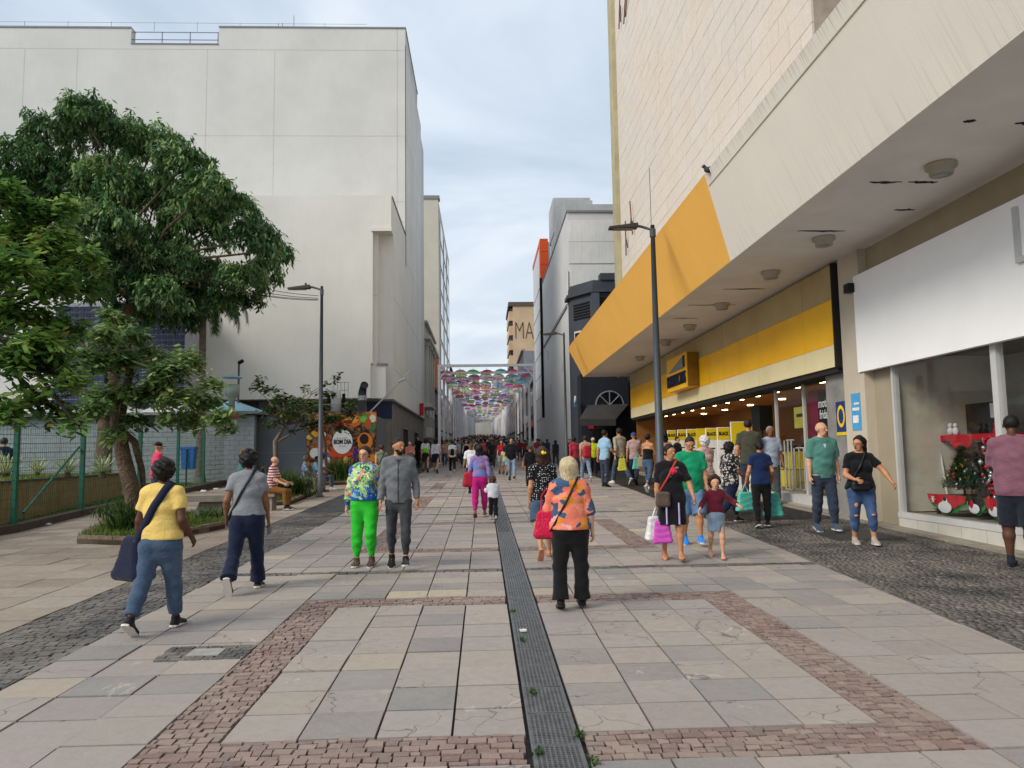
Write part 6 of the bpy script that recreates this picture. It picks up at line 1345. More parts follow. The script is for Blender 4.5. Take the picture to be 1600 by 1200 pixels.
class Body:
    """skeleton in metres; person faces +Y, x to their right hand side (+x)"""
    def __init__(s, H, female=False, g=1.0, pose=None, child=False):
        p = dict(lh=22, lk=6, rh=-16, rk=22, ls=-18, le=18, rs=20, re=22, lab=8, rab=8, lean=2, hy=0, hp=0, spread=1.0, lin=0, rin=0, sit=False, lroll=0, rroll=0)
        p.update(pose or {}); s.pose = p; s.H = H; s.female = female; s.g = g; s.child = child
        hs = 1.25 if child else 1.0; s.hs = hs
        up = Vector((0, math.sin(R(-p['lean'])), 0)); ln = R(p['lean'])
        def tz(y, z): return V3(0, y * H + math.sin(ln) * z * H, math.cos(ln) * z * H)
        hipw = .056 if female else .052
        s.pel = V3(0, 0, 0); s.waist = tz(.004, .10); s.chest = tz(.0, .20); s.neck = tz(-.006, .335 - .012 * (hs - 1) * 4); s.head = s.neck + tz(.012, .085 * (hs ** .6))
        sw = (.094 if female else .101) * (1 + (g - 1) * .25); s.sh = {}; s.el = {}; s.wr = {}; s.hd = {}; s.hip = {}; s.kn = {}; s.an = {}; s.ft = {}
        for sd_, S, E, A, I_ in ((-1, 'ls', 'le', 'lab', 'lin'), (1, 'rs', 're', 'rab', 'rin')):
            sh = s.neck + np.array([sd_ * sw * H, 0, -.041 * H]) ; a, e_, ab, inn = R(p[S]), R(p[E]), R(p[A]), R(p[I_])
            d = V3(sd_ * math.sin(ab), math.sin(a) * math.cos(ab), -math.cos(a) * math.cos(ab)); el = sh + d * .172 * H; b = a + e_
            d2 = V3(sd_ * math.sin(ab * .5) * math.cos(inn) - sd_ * math.sin(inn), math.sin(b) * math.cos(inn), -math.cos(b) * math.cos(ab * .5)); d2 /= np.linalg.norm(d2); wr = el + d2 * .145 * H
            s.sh[sd_], s.el[sd_], s.wr[sd_], s.hd[sd_] = sh, el, wr, d2
        for sd_, Hh, K in ((-1, 'lh', 'lk'), (1, 'rh', 'rk')):
            hip = V3(sd_ * hipw * H, 0, -.02 * H); a = R(p[Hh]); sp_ = R(2.2 * p['spread']) if not p['sit'] else R(9); d = V3(sd_ * math.sin(sp_), math.sin(a), -math.cos(a)); d /= np.linalg.norm(d); kn = hip + d * .245 * H; b = a - R(p[K]); d2 = V3(0, math.sin(b), -math.cos(b)); an = kn + d2 * .225 * H
            s.hip[sd_], s.kn[sd_], s.an[sd_] = hip, kn, an; fp = p.get('lf' if sd_ < 0 else 'rf', None); fp = R(fp) if fp is not None else min(0, b) * 1.25
            fd = V3(0, math.cos(fp), math.sin(fp)); fu = V3(0, -math.sin(fp), math.cos(fp)); s.ft[sd_] = (fd, fu)
        zmin = 1e9
        for sd_ in (-1, 1):
            fd, fu = s.ft[sd_]
            for q in (s.an[sd_] - fu * .042 * H - fd * .03 * H, s.an[sd_] - fu * .042 * H + fd * .105 * H): zmin = min(zmin, q[2])
        s.dz = -zmin
        for nm in ('pel', 'waist', 'chest', 'neck', 'head'): setattr(s, nm, getattr(s, nm) + V3(0, 0, s.dz))
        for dct in (s.sh, s.el, s.wr, s.hip, s.kn, s.an):
            for k in dct: dct[k] = dct[k] + V3(0, 0, s.dz)
        s.Rh = Matrix.Rotation(R(p['hy']), 3, 'Z') @ Matrix.Rotation(R(p['hp']), 3, 'X')
    def hp(s, x, y, z): return s.head + np.array(s.Rh @ Vector((x, y, z))) * s.H * s.hs
    # -- torso rings as radii (half width, half depth)
    def torso(s, f, o=0.0, hem=.005, loose=0.0, k=.04):
        H, g, F_ = s.H, s.g, s.female
        hipr = ((.098 if F_ else .090) * H * g + o, (.068 if F_ else .064) * H * g + o); wr = ((.074 if F_ else .080) * H * g + o + loose * .6, (.054 if F_ else .057) * H * g * (1.05 if g > 1.1 else 1) + o + loose * .6)
        cr = ((.088 if F_ else .098) * H * (1 + (g - 1) * .7) + o, (.060 if F_ else .064) * H * (1 + (g - 1) * .7) + o); shr = ((.082 if F_ else .098) * H * (1 + (g - 1) * .4) + o * .8, .042 * H + o * .6)
        lo = s.pel + V3(0, 0, min(-.035, hem - .04) * H); sh_ = s.neck + (s.chest - s.neck) * .30
        f.chain([lo, s.pel + V3(0, 0, .03 * H), s.waist, s.chest, sh_], [hipr, hipr, wr, cr, shr], (1, 0, 0), k)
        for sd_ in (-1, 1): f.seg(s.neck + (s.chest - s.neck) * .2, s.sh[sd_] + V3(-sd_ * .008 * H, 0, -.002 * H), .03 * H + o, .032 * H * (1 + (g - 1) * .5) + o, k=.05)
        if F_ and not s.child:
            for sd_ in (-1, 1): f.ball(s.chest + V3(sd_ * .042 * H, .040 * H * g, .012 * H), (.036 * H * g + o, .030 * H * g + o, .036 * H * g + o), .04)
        elif g > 1.12: f.ball(s.waist + V3(0, .025 * H * g, -.01 * H), (.066 * H * g + o, .050 * H * g + o, .07 * H + o), .06)
        return f
    def butt(s, f, o=0.0):
        H, g = s.H, s.g
        for sd_ in (-1, 1): f.ball(s.pel + V3(sd_ * .042 * H, -.032 * H * g, -.015 * H), ((.048 if s.female else .042) * H * g + o, (.044 if s.female else .036) * H * g + o, .052 * H + o), .04)
    def arm(s, f, sd_, o=0.0, frac=2.0, k=.02, sl=0.0):
        """frac: 0..1 along the upper arm, 1..2 along the forearm"""
        H, g = s.H, 1 + (s.g - 1) * .7; m = .90 if s.female else .98; r0, r1, r2, r3 = .031 * H * g * m + o, .025 * H * g * m + o, .0245 * H * g * m + o, .0155 * H * m + o
        if frac <= 1:
            e_ = s.sh[sd_] + (s.el[sd_] - s.sh[sd_]) * frac; f.seg(s.sh[sd_], e_, r0, r0 + (r1 - r0) * frac + sl, k=k, fb=True)
        else:
            f.seg(s.sh[sd_], s.el[sd_], r0, r1, k=k); e_ = s.el[sd_] + (s.wr[sd_] - s.el[sd_]) * (frac - 1); mid = s.el[sd_] + (s.wr[sd_] - s.el[sd_]) * .3
            if frac > 1.3: f.seg(s.el[sd_], mid, r1, r2, k=k); f.seg(mid, e_, r2, r2 + (r3 - r2) * (frac - 1.3) / .7 + sl, k=k, fb=frac < 2)
            else: f.seg(s.el[sd_], e_, r1, r2, k=k, fb=True)
    def leg(s, f, sd_, o=0.0, frac=2.0, k=.03, knee=0.0, hemr=None, thigh=0.0):
        H, g = s.H, 1 + (s.g - 1) * .9; m = 1.04 if s.female else .97; t0, t1 = .057 * H * g * m + o * .7 + thigh, .035 * H * (1 + (g - 1) * .6) + o * .7 + knee; c0, c1 = .033 * H * (1 + (g - 1) * .6) + o * .7 + knee, .021 * H + o
        if frac <= 1:
            e_ = s.hip[sd_] + (s.kn[sd_] - s.hip[sd_]) * frac; f.seg(s.hip[sd_], e_, (t0, t0 * 1.02), t0 + (t1 - t0) * frac if hemr is None else hemr, k=k, fb=True); return
        f.seg(s.hip[sd_], s.kn[sd_], (t0, t0 * 1.02), t1, k=k); fr = frac - 1; a, b = s.kn[sd_], s.an[sd_]; calf = a + (b - a) * .32 + V3(0, -.006 * H, 0)
        if hemr is None and fr > .99: f.seg(a, calf, t1, c0, k=k); f.seg(calf, b, c0, c1, k=k)
        else:
            e_ = a + (b - a) * fr; mid = a + (b - a) * min(.35, fr * .5); hr = hemr if hemr else c1 + .01; f.seg(a, mid, t1, c0, k=k); f.seg(mid, e_, c0, hr, k=k, fb=True)
    def neckhead(s, f):
        H, hs = s.H, s.hs
        f.seg(s.neck + V3(0, -.004 * H, -.02 * H), s.hp(0, -.016, -.045), .029 * H * (.92 if s.female else 1.05) * (1 + (s.g - 1) * .4), .026 * H * hs ** .5, k=.02)
        sd3 = tuple(s.Rh @ Vector((1, 0, 0))); f.seg(s.hp(0, -.012, .018), s.hp(0, -.006, .020), (.046 * H * hs, .052 * H * hs), (.046 * H * hs, .052 * H * hs), sd3, .02)
        f.seg(s.hp(0, .006, .010), s.hp(0, .018, -.042), (.040 * H * hs, .042 * H * hs), (.024 * H * hs * (1 if s.female else 1.15), .022 * H * hs), sd3, .025)
        f.seg(s.hp(0, .046, .008), s.hp(0, .060, -.012), .006 * H * hs, .0095 * H * hs, sd3, .012)     # nose
        f.seg(s.hp(-.018, .040, .017), s.hp(.018, .040, .017), .011 * H * hs, .011 * H * hs, sd3, .012)   # brow
        f.seg(s.hp(-.008, .044, -.030), s.hp(.008, .044, -.030), .0065 * H * hs, .0065 * H * hs, sd3, .012)   # mouth
        for e_ in (-1, 1):
            f.seg(s.hp(e_ * .047, -.006, .008), s.hp(e_ * .049, -.004, -.010), .009 * H * hs, .006 * H * hs, sd3, .006)
    def foot(s, f, sd_, o=0.0, k=.015, sole=True):
        H = s.H; fd, fu = s.ft[sd_]; a = s.an[sd_]; heel = a - fu * .026 * H - fd * .018 * H; ball_ = a - fu * .030 * H + fd * .075 * H; toe = a - fu * .032 * H + fd * .108 * H
        f.seg(a, heel, .019 * H + o, (.020 * H + o, .018 * H + o), k=k); f.seg(a - fu * .006 * H + fd * .008 * H, ball_, (.020 * H + o, .019 * H + o), (.026 * H + o, .013 * H + o), k=k); f.seg(ball_, toe, (.026 * H + o, .012 * H + o), (.018 * H + o, .009 * H + o), k=k); f.seg(heel, ball_, (.020 * H + o, .014 * H + o), (.025 * H + o, .012 * H + o), k=k)
    def hand(s, mb, sd_, curl=25):
        """palm and five separate bent fingers"""
        H = s.H; w = s.wr[sd_]; d = s.hd[sd_]; q = np.cross(d, V3(0, 1, 0)); q = q / (np.linalg.norm(q) + 1e-9); fwd = np.cross(q, d); fwd = fwd if fwd[1] > 0 else -fwd; inn = V3(-sd_, 0, 0); inn = inn - d * inn.dot(d); inn /= np.linalg.norm(inn); fwd = np.cross(inn, d); fwd = fwd if fwd.dot(V3(0, 1, 0)) > -.2 else -fwd
        for i, (off, ln) in enumerate(((.018, .040), (.006, .045), (-.006, .042), (-.017, .033))):
            p = w + d * .048 * H + fwd * off * H * .95; dr = d + inn * .15; dr /= np.linalg.norm(dr); P = [p - d * .014 * H, p]; a = 0
            for j in range(3): a += R(curl * (.6 + .3 * j)); dd = d * math.cos(a) + inn * math.sin(a); p = p + dd * ln * H * (.42, .32, .26)[j]; P.append(p)
            mb.tube([tuple(x) for x in P], [.0062 * H, .0060 * H, .0056 * H, .005 * H, .0036 * H], 6)
        p = w + d * .014 * H + fwd * .014 * H; P = [p]
        for j, (a, b) in enumerate(((.55, .25), (.35, .35))): p = p + (d * (1 - a * .5) + fwd * a + inn * b) * .022 * H; P.append(p)
        mb.tube([tuple(x) for x in P], [.008 * H, .0068 * H, .005 * H], 6)
    def palm(s, f, sd_):
        H = s.H; w = s.wr[sd_]; d = s.hd[sd_]; inn = V3(-sd_, 0, 0); inn = inn - d * inn.dot(d); inn /= np.linalg.norm(inn); fwd = np.cross(inn, d); f.seg(w, w + d * .046 * H, (.0155 * H, .012 * H), (.025 * H, .0105 * H), tuple(fwd), .012)
def pobj(name, VF, root, m, smooth=True, rep_=None):
    return link(name, npmesh(name, VF[0], [VF[1]], smooth), root, m)
def make_person(root, H, sp):
    """sp: clothing description; builds body and clothes as children of root"""
    fem = sp.get('f', False); g = sp.get('g', 1.0); B = Body(H, fem, g, sp.get('pose'), sp.get('child', False)); res = sp.get('res', .0125); fine = res < .016; nz = sp.get('seed', 1.0)
    skin = skinm(SK[sp.get('skin', 'tan')]); top, bot = sp.get('top', {}), sp.get('bot', {}); shoe = sp.get('shoe', ('sneaker', '222222'))
    f = SF(); B.torso(f, -.004); B.butt(f, -.006); B.neckhead(f)
    for sd_ in (-1, 1):
        B.arm(f, sd_, -.001, 2.0); B.leg(f, sd_, -.004, 2.0); B.palm(f, sd_); B.foot(f, sd_, 0 if shoe[0] in ('sandal', 'bare') else -.006)
    Vb, Fb = f.mesh(res); 
    mb = MB()
    for sd_ in (-1, 1): B.hand(mb, sd_, sp.get('curl', {}).get(sd_, 28))
    hv = np.array(mb.V); Fl4 = [x for x in mb.F if len(x) == 4]; Fl6 = [x for x in mb.F if len(x) == 6]
    me = npmesh('body', np.concatenate([Vb, hv]), [Fb, np.array(Fl4) + len(Vb), np.array(Fl6) + len(Vb)], True); body = link('body', me, root, skin)
    B.body = body
    # --- top
    if top.get('kind', 'tee') != 'none':
        f = SF(); o = top.get('o', .010); lo = top.get('loose', .012); B.torso(f, o, top.get('hem', -.035) if top.get('hem', -.035) < -.02 else .005, loose=lo)
        if fem and bot.get('kind') != 'dress': pass
        hem = top.get('hem', -.035); frac = top.get('sleeve', .62); B.butt(f, o * .8) if hem < -.02 else None
        for sd_ in (-1, 1): 
            if frac > 0: B.arm(f, sd_, o * (.9 if frac > 1 else 1.1), frac, sl=top.get('sl', .008))
        f.cut((0, 0, -1), -(B.pel[2] + hem * H)); nc = B.neck; f.cut((0, .35, .94), float(np.dot((0, .35, .94), nc)) + (.022 + top.get('neck', .0) * (1.4 if top.get('neck', 0) < -.035 else .5)) * H)
        if top.get('flare'): f.chain([B.waist, B.pel + V3(0, 0, hem * H)], [(.07 * H * g + .03, .06 * H * g + .03), (.098 * H * g + top['flare'], .075 * H * g + top['flare'])], k=.04)
        pobj('shirt' if top.get('kind', 'tee') != 'jacket' else 'jacket', f.mesh(res, folds(top.get('fold', .006) * .85, 1.35, nz)), root, top['m'])
        if top.get('band') is not None:
            zb_ = B.pel[2] + hem * H; f = SF(); B.torso(f, o + .004, loose=lo * .5); f.cut((0, 0, -1), -(zb_ - .002)); f.cut((0, 0, 1), zb_ + .055); pobj('waistband', f.mesh(res), root, top['band'])
            mbc = MB()
            for sd_ in (-1, 1): w = B.wr[sd_]; d = B.hd[sd_]; mbc.tube([tuple(w - d * .045), tuple(w + d * .004)], [.0155 * H + .014, .0155 * H + .009], 10)
            mbc.build('cuffs', top['band'], root, True)
        if top.get('collar') is not None:
            P = [tuple(B.neck + V3(math.cos(a) * .040 * H, math.sin(a) * .036 * H + .004 * H, -.004 * H - .018 * H * math.sin(a))) for a in np.linspace(0, 2 * np.pi, 15)]; MB().tube(P, .011 if top.get('hood') is None else .028, 8).build('collar', top['collar'], root, True)
        if top.get('zip'):
            mz = MB(); P = []
            for t_ in np.linspace(0, 1, 9):
                z = B.pel[2] + hem * H + t_ * (B.neck[2] - .02 * H - B.pel[2] - hem * H); y0 = 0.0
                P.append(ray_out(B, f if top.get('band') is None else None, top, V3(0, 0, z), V3(0, 1, 0), lo, o))
            mz.tube([tuple(q) for q in P], .005, 4).build('zip', top['zip'], root)
    # --- bottom
    k = bot.get('kind', 'trousers'); bm = bot.get('m')
    if k in ('trousers', 'shorts'):
        f = SF(); o = bot.get('o', .009); H_ = H; hr = ((.097 if fem else .089) * H * g + .003, (.066 if fem else .062) * H * g + .003)
        f.chain([B.pel + V3(0, 0, -.04 * H), B.pel + V3(0, 0, .035 * H), B.waist + V3(0, 0, -.01 * H)], [hr, hr, ((.078 if fem else .081) * H * g + .002, (.055) * H * g + .002)], k=.04); B.butt(f, .001)
        for sd_ in (-1, 1): B.leg(f, sd_, o, bot.get('frac', 1.9 if k == 'trousers' else .92), knee=bot.get('knee', .004), hemr=bot.get('hem', .042 * H if k == 'trousers' else .058 * H), thigh=bot.get('thigh', 0))
        f.cut((0, 0, 1), min(B.waist[2] - .012 * H, B.pel[2] + (top.get('hem', -.035) + .03) * H) if not B.pose['sit'] else B.waist[2] - .03 * H); pobj('trousers' if k == 'trousers' else 'shorts', f.mesh(res, folds(bot.get('fold', .005), 1.5, nz + 3)), root, bm)
    if k in ('skirt', 'dress'):
        f = SF(); o = .012; z1 = bot.get('len', .22); a = B.pel + V3(0, .0, -.02 * H); yk = (B.kn[-1][1] + B.kn[1][1]) / 2 * min(1, z1 / .25); fl = bot.get('flare', .1)
        f.chain([B.waist, B.pel, a + V3(0, yk, -z1 * H)], [(.078 * H * g + o, .058 * H * g + o), (.102 * H * g + o, .078 * H * g + o), (fl * H * g + o, .085 * H * g + o)], k=.03, fb=True); B.butt(f, o)
        f.cut((0, 0, 1), B.waist[2]) ; 
        def nf(P, _f=folds(.004, 1, nz)): return _f(P) + .006 * np.sin(9 * np.arctan2(P[..., 1], P[..., 0])) * np.clip((B.pel[2] - P[..., 2]) * 4, 0, 1)
        pobj('skirt', f.mesh(res, nf), root, bm)
    # --- hair
    hk, hc = sp.get('hair', ('short', '1c1512')); hs = B.hs
    if hk != 'bald' or True:
        f = SF(); hm = hairm(hc); sdh = tuple(B.Rh @ Vector((1, 0, 0))); fdir = np.array(B.Rh @ Vector((0, 1, 0))); udir = np.array(B.Rh @ Vector((0, 0, 1))); nf = None; e_ = {'short': .009, 'buzz': .003, 'grey': .007, 'bob': .019, 'long': .014, 'curly': .02, 'afro': .022, 'bun': .009, 'bald': .002, 'cap': .009, 'wavy': .018, 'pony': .009, 'beanie': .014, 'tight': .008}[hk]
        f.seg(B.hp(0, -.014, .020), B.hp(0, -.008, .022), ((.046 + e_) * H * hs, (.053 + e_) * H * hs), ((.046 + e_) * H * hs, (.053 + e_) * H * hs), sdh, .02)
        face = {'short': .016, 'buzz': .02, 'grey': .014, 'bob': .014, 'long': .014, 'curly': .02, 'afro': .018, 'bun': .020, 'bald': -.03, 'cap': .03, 'wavy': .014, 'pony': .02, 'beanie': .03, 'tight': .02}[hk]
        low = {'short': -.018, 'buzz': -.02, 'grey': -.022, 'bald': -.024, 'cap': .018, 'beanie': .008, 'bun': -.03, 'pony': -.03, 'tight': -.03}.get(hk)
        if hk in ('bob',): f.seg(B.hp(0, -.012, .01), B.hp(0, -.022, -.058), (.062 * H, .060 * H), (.062 * H, .046 * H), sdh, .03)
        if hk in ('long', 'wavy'):
            L_ = sp.get('hairlen', .14); f.chain([B.hp(0, -.012, .01), B.hp(0, -.024, -.05), B.hp(0, -.045, -.05 - L_)], [(.052 * H, .054 * H), (.058 * H, .036 * H), (.045 * H, .020 * H)], sdh, .03)
        if hk == 'curly': f.seg(B.hp(0, -.015, .0), B.hp(0, -.02, -.03), (.060 * H, .056 * H), (.05 * H, .042 * H), sdh, .03)
        if hk in ('bun', 'tight'): f.ball(B.hp(0, -.072, .01 if hk == 'bun' else -.006), (.02 * H, .02 * H, .022 * H), .01)
        if hk == 'pony': f.chain([B.hp(0, -.06, .01), B.hp(0, -.08, -.02), B.hp(0, -.075, -.10)], [.018 * H, .02 * H, .008 * H], sdh, .015)
        amp = {'curly': .008, 'afro': .009, 'wavy': .006, 'bob': .004, 'long': .005}.get(hk, .0015)
        def nf(P): return amp * (np.sin(70 * P[..., 0] + 3 * np.sin(40 * P[..., 2])) * np.sin(65 * P[..., 1] + 2) + .8 * np.sin((90 if hk in ('curly', 'afro') else 18) * P[..., 2] + 50 * P[..., 0]))
        hp0 = B.hp(0, face, .026); 
        # forehead and face opening: tilted plane, front lower region removed
        n1 = fdir * .86 - udir * .50 if hk not in ('bald',) else fdir * .6 + udir * .75
        if hk == 'bald': f.cut(n1, float(n1 @ B.hp(0, -.02, .0)))
        else: f.cut(n1, float(n1 @ B.hp(0, face + .006, .026)))
        if low is not None: 
            n2 = -udir * .95 + fdir * (.3 if hk not in ('cap', 'beanie') else .05); n2 /= np.linalg.norm(n2); f.cut(n2, float(n2 @ B.hp(0, -.03, low)))
        m_ = hm if hk not in ('cap', 'beanie') else cloth('cap_' + hc, hc)
        pobj('hair' if hk not in ('cap', 'beanie') else 'cap', f.mesh(min(res, .012) if fine else res, nf), root, m_)
        if hk == 'cap': 
            mbv = MB(); 
            a0, a1 = B.hp(-.036, .035, .026), B.hp(.036, .035, .026); b0, b1 = B.hp(-.03, .095, .018), B.hp(.03, .095, .018); th = udir * .006; mbv.hexa([tuple(x) for x in (a0, a1, b1, b0, a0 + th, a1 + th, b1 + th, b0 + th)]); mbv.build('visor', m_, root)
    # --- face
    if sp.get('face', False):
        mbw = MB(); mbe = MB(); mbb = MB(); h_ = H * hs
        for e_ in (-1, 1):
            mbw.ball(tuple(B.hp(e_ * .0175, .0415, .0045)), (.0075 * h_, .006 * h_, .0042 * h_), 8, 5); mbe.ball(tuple(B.hp(e_ * .0175, .0455, .0045)), (.0032 * h_, .0030 * h_, .0034 * h_), 8, 5)
            mbb.tube([tuple(B.hp(e_ * .009, .0485, .017)), tuple(B.hp(e_ * .018, .0478, .0205)), tuple(B.hp(e_ * .029, .040, .017))], [.0012 * h_, .0018 * h_, .0008 * h_], 5)
        mbw.build('eyes', M_ew, root, True); mbe.build('pupils', M_eye, root, True); mbb.build('eyebrows', hairm(hc if hk not in ('bald', 'grey', 'cap') else '4a4038'), root)
        ml = MB(); ml.tube([tuple(B.hp(-.013, .0455, -.030)), tuple(B.hp(0, .0525, -.0295)), tuple(B.hp(.013, .0455, -.030))], [.0016 * h_, .0036 * h_, .0016 * h_], 6).build('lips', M_lip if fem else pm('lips_m', '7a4a3e', .6, 0, bump=0), root, True)
        if sp.get('beard'):
            f = SF(); sdh = tuple(B.Rh @ Vector((1, 0, 0))); f.seg(B.hp(0, .006, -.008), B.hp(0, .019, -.044), (.041 * H, .042 * H), (.027 * H, .024 * H), sdh, .02); n = np.array(B.Rh @ Vector((0, 0, 1))); f.cut(n, float(n @ B.hp(0, 0, -.017))); n = np.array(B.Rh @ Vector((0, -1, 0))); f.cut(n, float(n @ B.hp(0, -.008, 0))); pobj('beard', f.mesh(.009), root, hairm(hc))
        if sp.get('glasses'):
            mg = MB(); 
            for e_ in (-1, 1):
                c = B.hp(e_ * .018, .056, .004); P = [tuple(c + np.array(B.Rh @ Vector((.013 * math.cos(a), 0, .010 * math.sin(a)))) * H) for a in np.linspace(0, 6.283, 13)]; mg.tube(P, .0013, 4); mg.tube([tuple(B.hp(e_ * .031, .054, .006)), tuple(B.hp(e_ * .05, -.004, .008))], .0022, 4)
            mg.tube([tuple(B.hp(-.006, .058, .006)), tuple(B.hp(.006, .058, .006))], .0022, 4); mg.build('glasses', M_blk, root)
    # --- shoes
    kind, sc_ = shoe
    for sd_ in (-1, 1):
        fd, fu = B.ft[sd_]; a = B.an[sd_]
        if kind in ('sneaker', 'shoe'):
            f = SF(); B.foot(f, sd_, .006); f.seg(a + fu * .012 * H, a, .026 * H, .026 * H, k=.01); f.cut(-fu, float(-fu @ (a - fu * .040 * H))); o_ = pobj('shoe', f.mesh(.011 if fine else res * .8), root, cloth('shoe_' + sc_, sc_, rough=.6))
        sm = M_sole if kind == 'sneaker' else pm('dark_sole', '2a2624', .8, .1)
        if kind == 'sandal': sm = cloth('sandal_' + sc_, sc_)
        P = []; ms = MB(); n = 12; lo_, hi_ = -.043 * H, -.030 * H if kind == 'sneaker' else -.037 * H
        ring = [(x, y) for x, y in ((-.022, -.038), (0, -.045), (.022, -.038), (.024, 0), (.028, .05), (.030, .085), (.020, .118), (0, .126), (-.020, .118), (-.030, .085), (-.028, .05), (-.024, 0))]
        Vv = [tuple(a + V3(1, 0, 0) * x * H + fd * y * H + fu * z) for z in (lo_, hi_) for x, y in ring]; ms.add(Vv, [list(range(n))[::-1], list(range(n, 2 * n))] + [[i, (i + 1) % n, n + (i + 1) % n, n + i] for i in range(n)]); ms.build('sole', sm, root)
        if kind == 'sandal':
            q0 = a + fd * .085 * H - fu * .022 * H
            for e_ in (-1, 1): MB().tube([tuple(q0), tuple(a + fd * .06 * H + V3(e_ * .02 * H, 0, 0) - fu * .018 * H), tuple(a + fd * .035 * H + V3(e_ * .026 * H, 0, 0) - fu * .030 * H)], .004, 5).build('strap', sm, root)
        if kind == 'sneaker' and fine:
            ml = MB()
            for j in range(3): c = a + fd * (.03 + .016 * j) * H + fu * (.004 - .0075 * j) * H; ml.tube([tuple(c - V3(.012 * H, 0, 0)), tuple(c + fu * .004 * H), tuple(c + V3(.012 * H, 0, 0))], .0028, 4)
            ml.build('laces', M_sole, root)
    return B
def surf_r(B, o, loose, origin, d):
    """march outwards to the clothed torso surface"""
    f = SF(); B.torso(f, o, loose=loose); B.butt(f, o); t_ = np.linspace(.02, .45, 130); P = origin[None] + d[None] * t_[:, None]; D = f.field(P); k = np.argmax(D > .004); return P[k]
def ray_out(B, f, top, origin, d, lo, o): return surf_r(B, o, lo, origin + V3(0, B.chest[1] * .4, 0), d)
def strap_loop(B, root, sd_top, m, width=.03, o=.012, loose=.014, hip=-.03, name='strap', parent_hip_side=None, full=True):
    """crossbody strap from one shoulder to the opposite hip, hugging the torso"""
    top_ = B.sh[sd_top] * .55 + B.neck * .45 + V3(0, 0, .035 * B.H); bot = B.pel + V3(-sd_top * .11 * B.H * B.g, 0, hip * B.H); c = (top_ + bot) / 2; e1 = (top_ - bot) / 2; L = np.linalg.norm(e1); e1 /= L; e2 = V3(0, 1, 0); pts = []
    f = SF(); B.torso(f, o, loose=loose); B.butt(f, o); t_ = np.linspace(.02, .6, 240)
    for a in np.linspace(0, 2 * np.pi, 41):
        d = e1 * math.cos(a) + e2 * math.sin(a); P = c[None] + d[None] * t_[:, None]; D = f.field(P); k = int(np.argmax(D > .005)); pts.append(P[k])
    nrm = np.cross(e1, e2); ms = MB(); n = len(pts)
    Vv = []
    for i in range(n):
        p = pts[i]; out = p - c; out = out - nrm * out.dot(nrm); out /= np.linalg.norm(out); Vv += [tuple(p - nrm * width / 2), tuple(p + nrm * width / 2), tuple(p + nrm * width / 2 + out * .006), tuple(p - nrm * width / 2 + out * .006)]
    Fl = []
    for i in range(n - 1):
        for j in range(4): Fl.append([i * 4 + j, i * 4 + (j + 1) % 4, (i + 1) * 4 + (j + 1) % 4, (i + 1) * 4 + j])
    ms.add(Vv, Fl); return ms.build(name, m, root, True), bot
def bag(name, loc, size, m, label, cat, rz=0, handle=None, soft=True, taper=.8, parent=None, pattern=None):
    """rounded soft bag; loc is top centre"""
    w, d, h = size; root = empty(name, loc, rz, label, cat); f = SF(); f.box((0, 0, -h / 2), (w / 2, d / 2, h / 2), min(w, d, h) * .46, (1 - taper) * .9)
    r = max(.008, min(w, h) / 22); pobj('pouch', f.mesh(r, folds(.003 if soft else .001, 2, 5)), root, m)
    if handle: MB().tube([(x * w / 2, 0, z) for x, z in ((-.55, -h * .05), (-.5, handle * .7), (-.2, handle), (.2, handle), (.5, handle * .7), (.55, -h * .05))], .008, 6).build('handle', m, root, True)
    return root
def plastic_bag(loc, w, h, m, label, rz=0, name='shopping_bag'):
    """thin carrier hanging from its handles; loc is where the hand holds it"""
    root = empty(name, loc, rz, label, 'bag'); f = SF(); f.box((0, 0, -h * .62), (w * .46, .055, h * .36), .035, .22)
    pobj('bag_body', f.mesh(.012, folds(.005, 2.4, w * 10)), root, m)
    MB().tube([(-w * .2, 0, -h * .3), (-w * .05, 0, -.01), (0, 0, .01)], [.014, .01, .007], 6).tube([(w * .2, 0, -h * .3), (w * .05, 0, -.01), (0, 0, .01)], [.014, .01, .007], 6).build('handles', m, root, True); return root
def person(px, py, ptop, heading, label, sp, cat=None, group=None, Y=None):
    """px,py = feet in the photograph, ptop = top of head; heading 0 walks away from the camera"""
    q = G(px, py) if Y is None else None
    if Y is not None: w = W(px, 700, Y); q = Vector((w.x, Y, gz(Y)))
    Ht = ZAT(px, ptop, q.x, q.y) - q.z; cat = cat or ('woman' if sp.get('f') else 'man')
    root = empty('person', tuple(q), R(heading), label, cat, group); root.rotation_euler = (0, 0, R(heading))
    # stature from the visible top: hair, bent pose
    B0 = Body(1.0, sp.get('f', False), sp.get('g', 1.0), sp.get('pose'), sp.get('child', False)); topz = B0.head[2] + .072 * B0.hs + (.015 if sp.get('hair', ('', ''))[0] in ('afro', 'curly', 'bob', 'wavy', 'long') else .004)
    H = Ht / topz; B = make_person(root, H, sp); B.root = root; B.M = Matrix.Translation(root.location) @ Matrix.Rotation(R(heading), 4, 'Z'); return B
def wp_(B, p): return tuple(B.M @ Vector(tuple(float(x) for x in p)))
# ------------------------------------------------------------------ the people
J1 = denim('blue_jeans', '36495f', .45); J2 = denim('dark_jeans', '242f40', .3); J3 = denim('pale_denim', '6f8196', .5); J4 = denim('black_jeans', '2a2b2e', .5); J5 = denim('mid_jeans', '35465b', .3)
navy = cloth('navy', '171f38'); black = cloth('black', '151517'); M_bagnavy = cloth('bag_navy', '141b33'); white_c = cloth('white', 'd3d3d6')
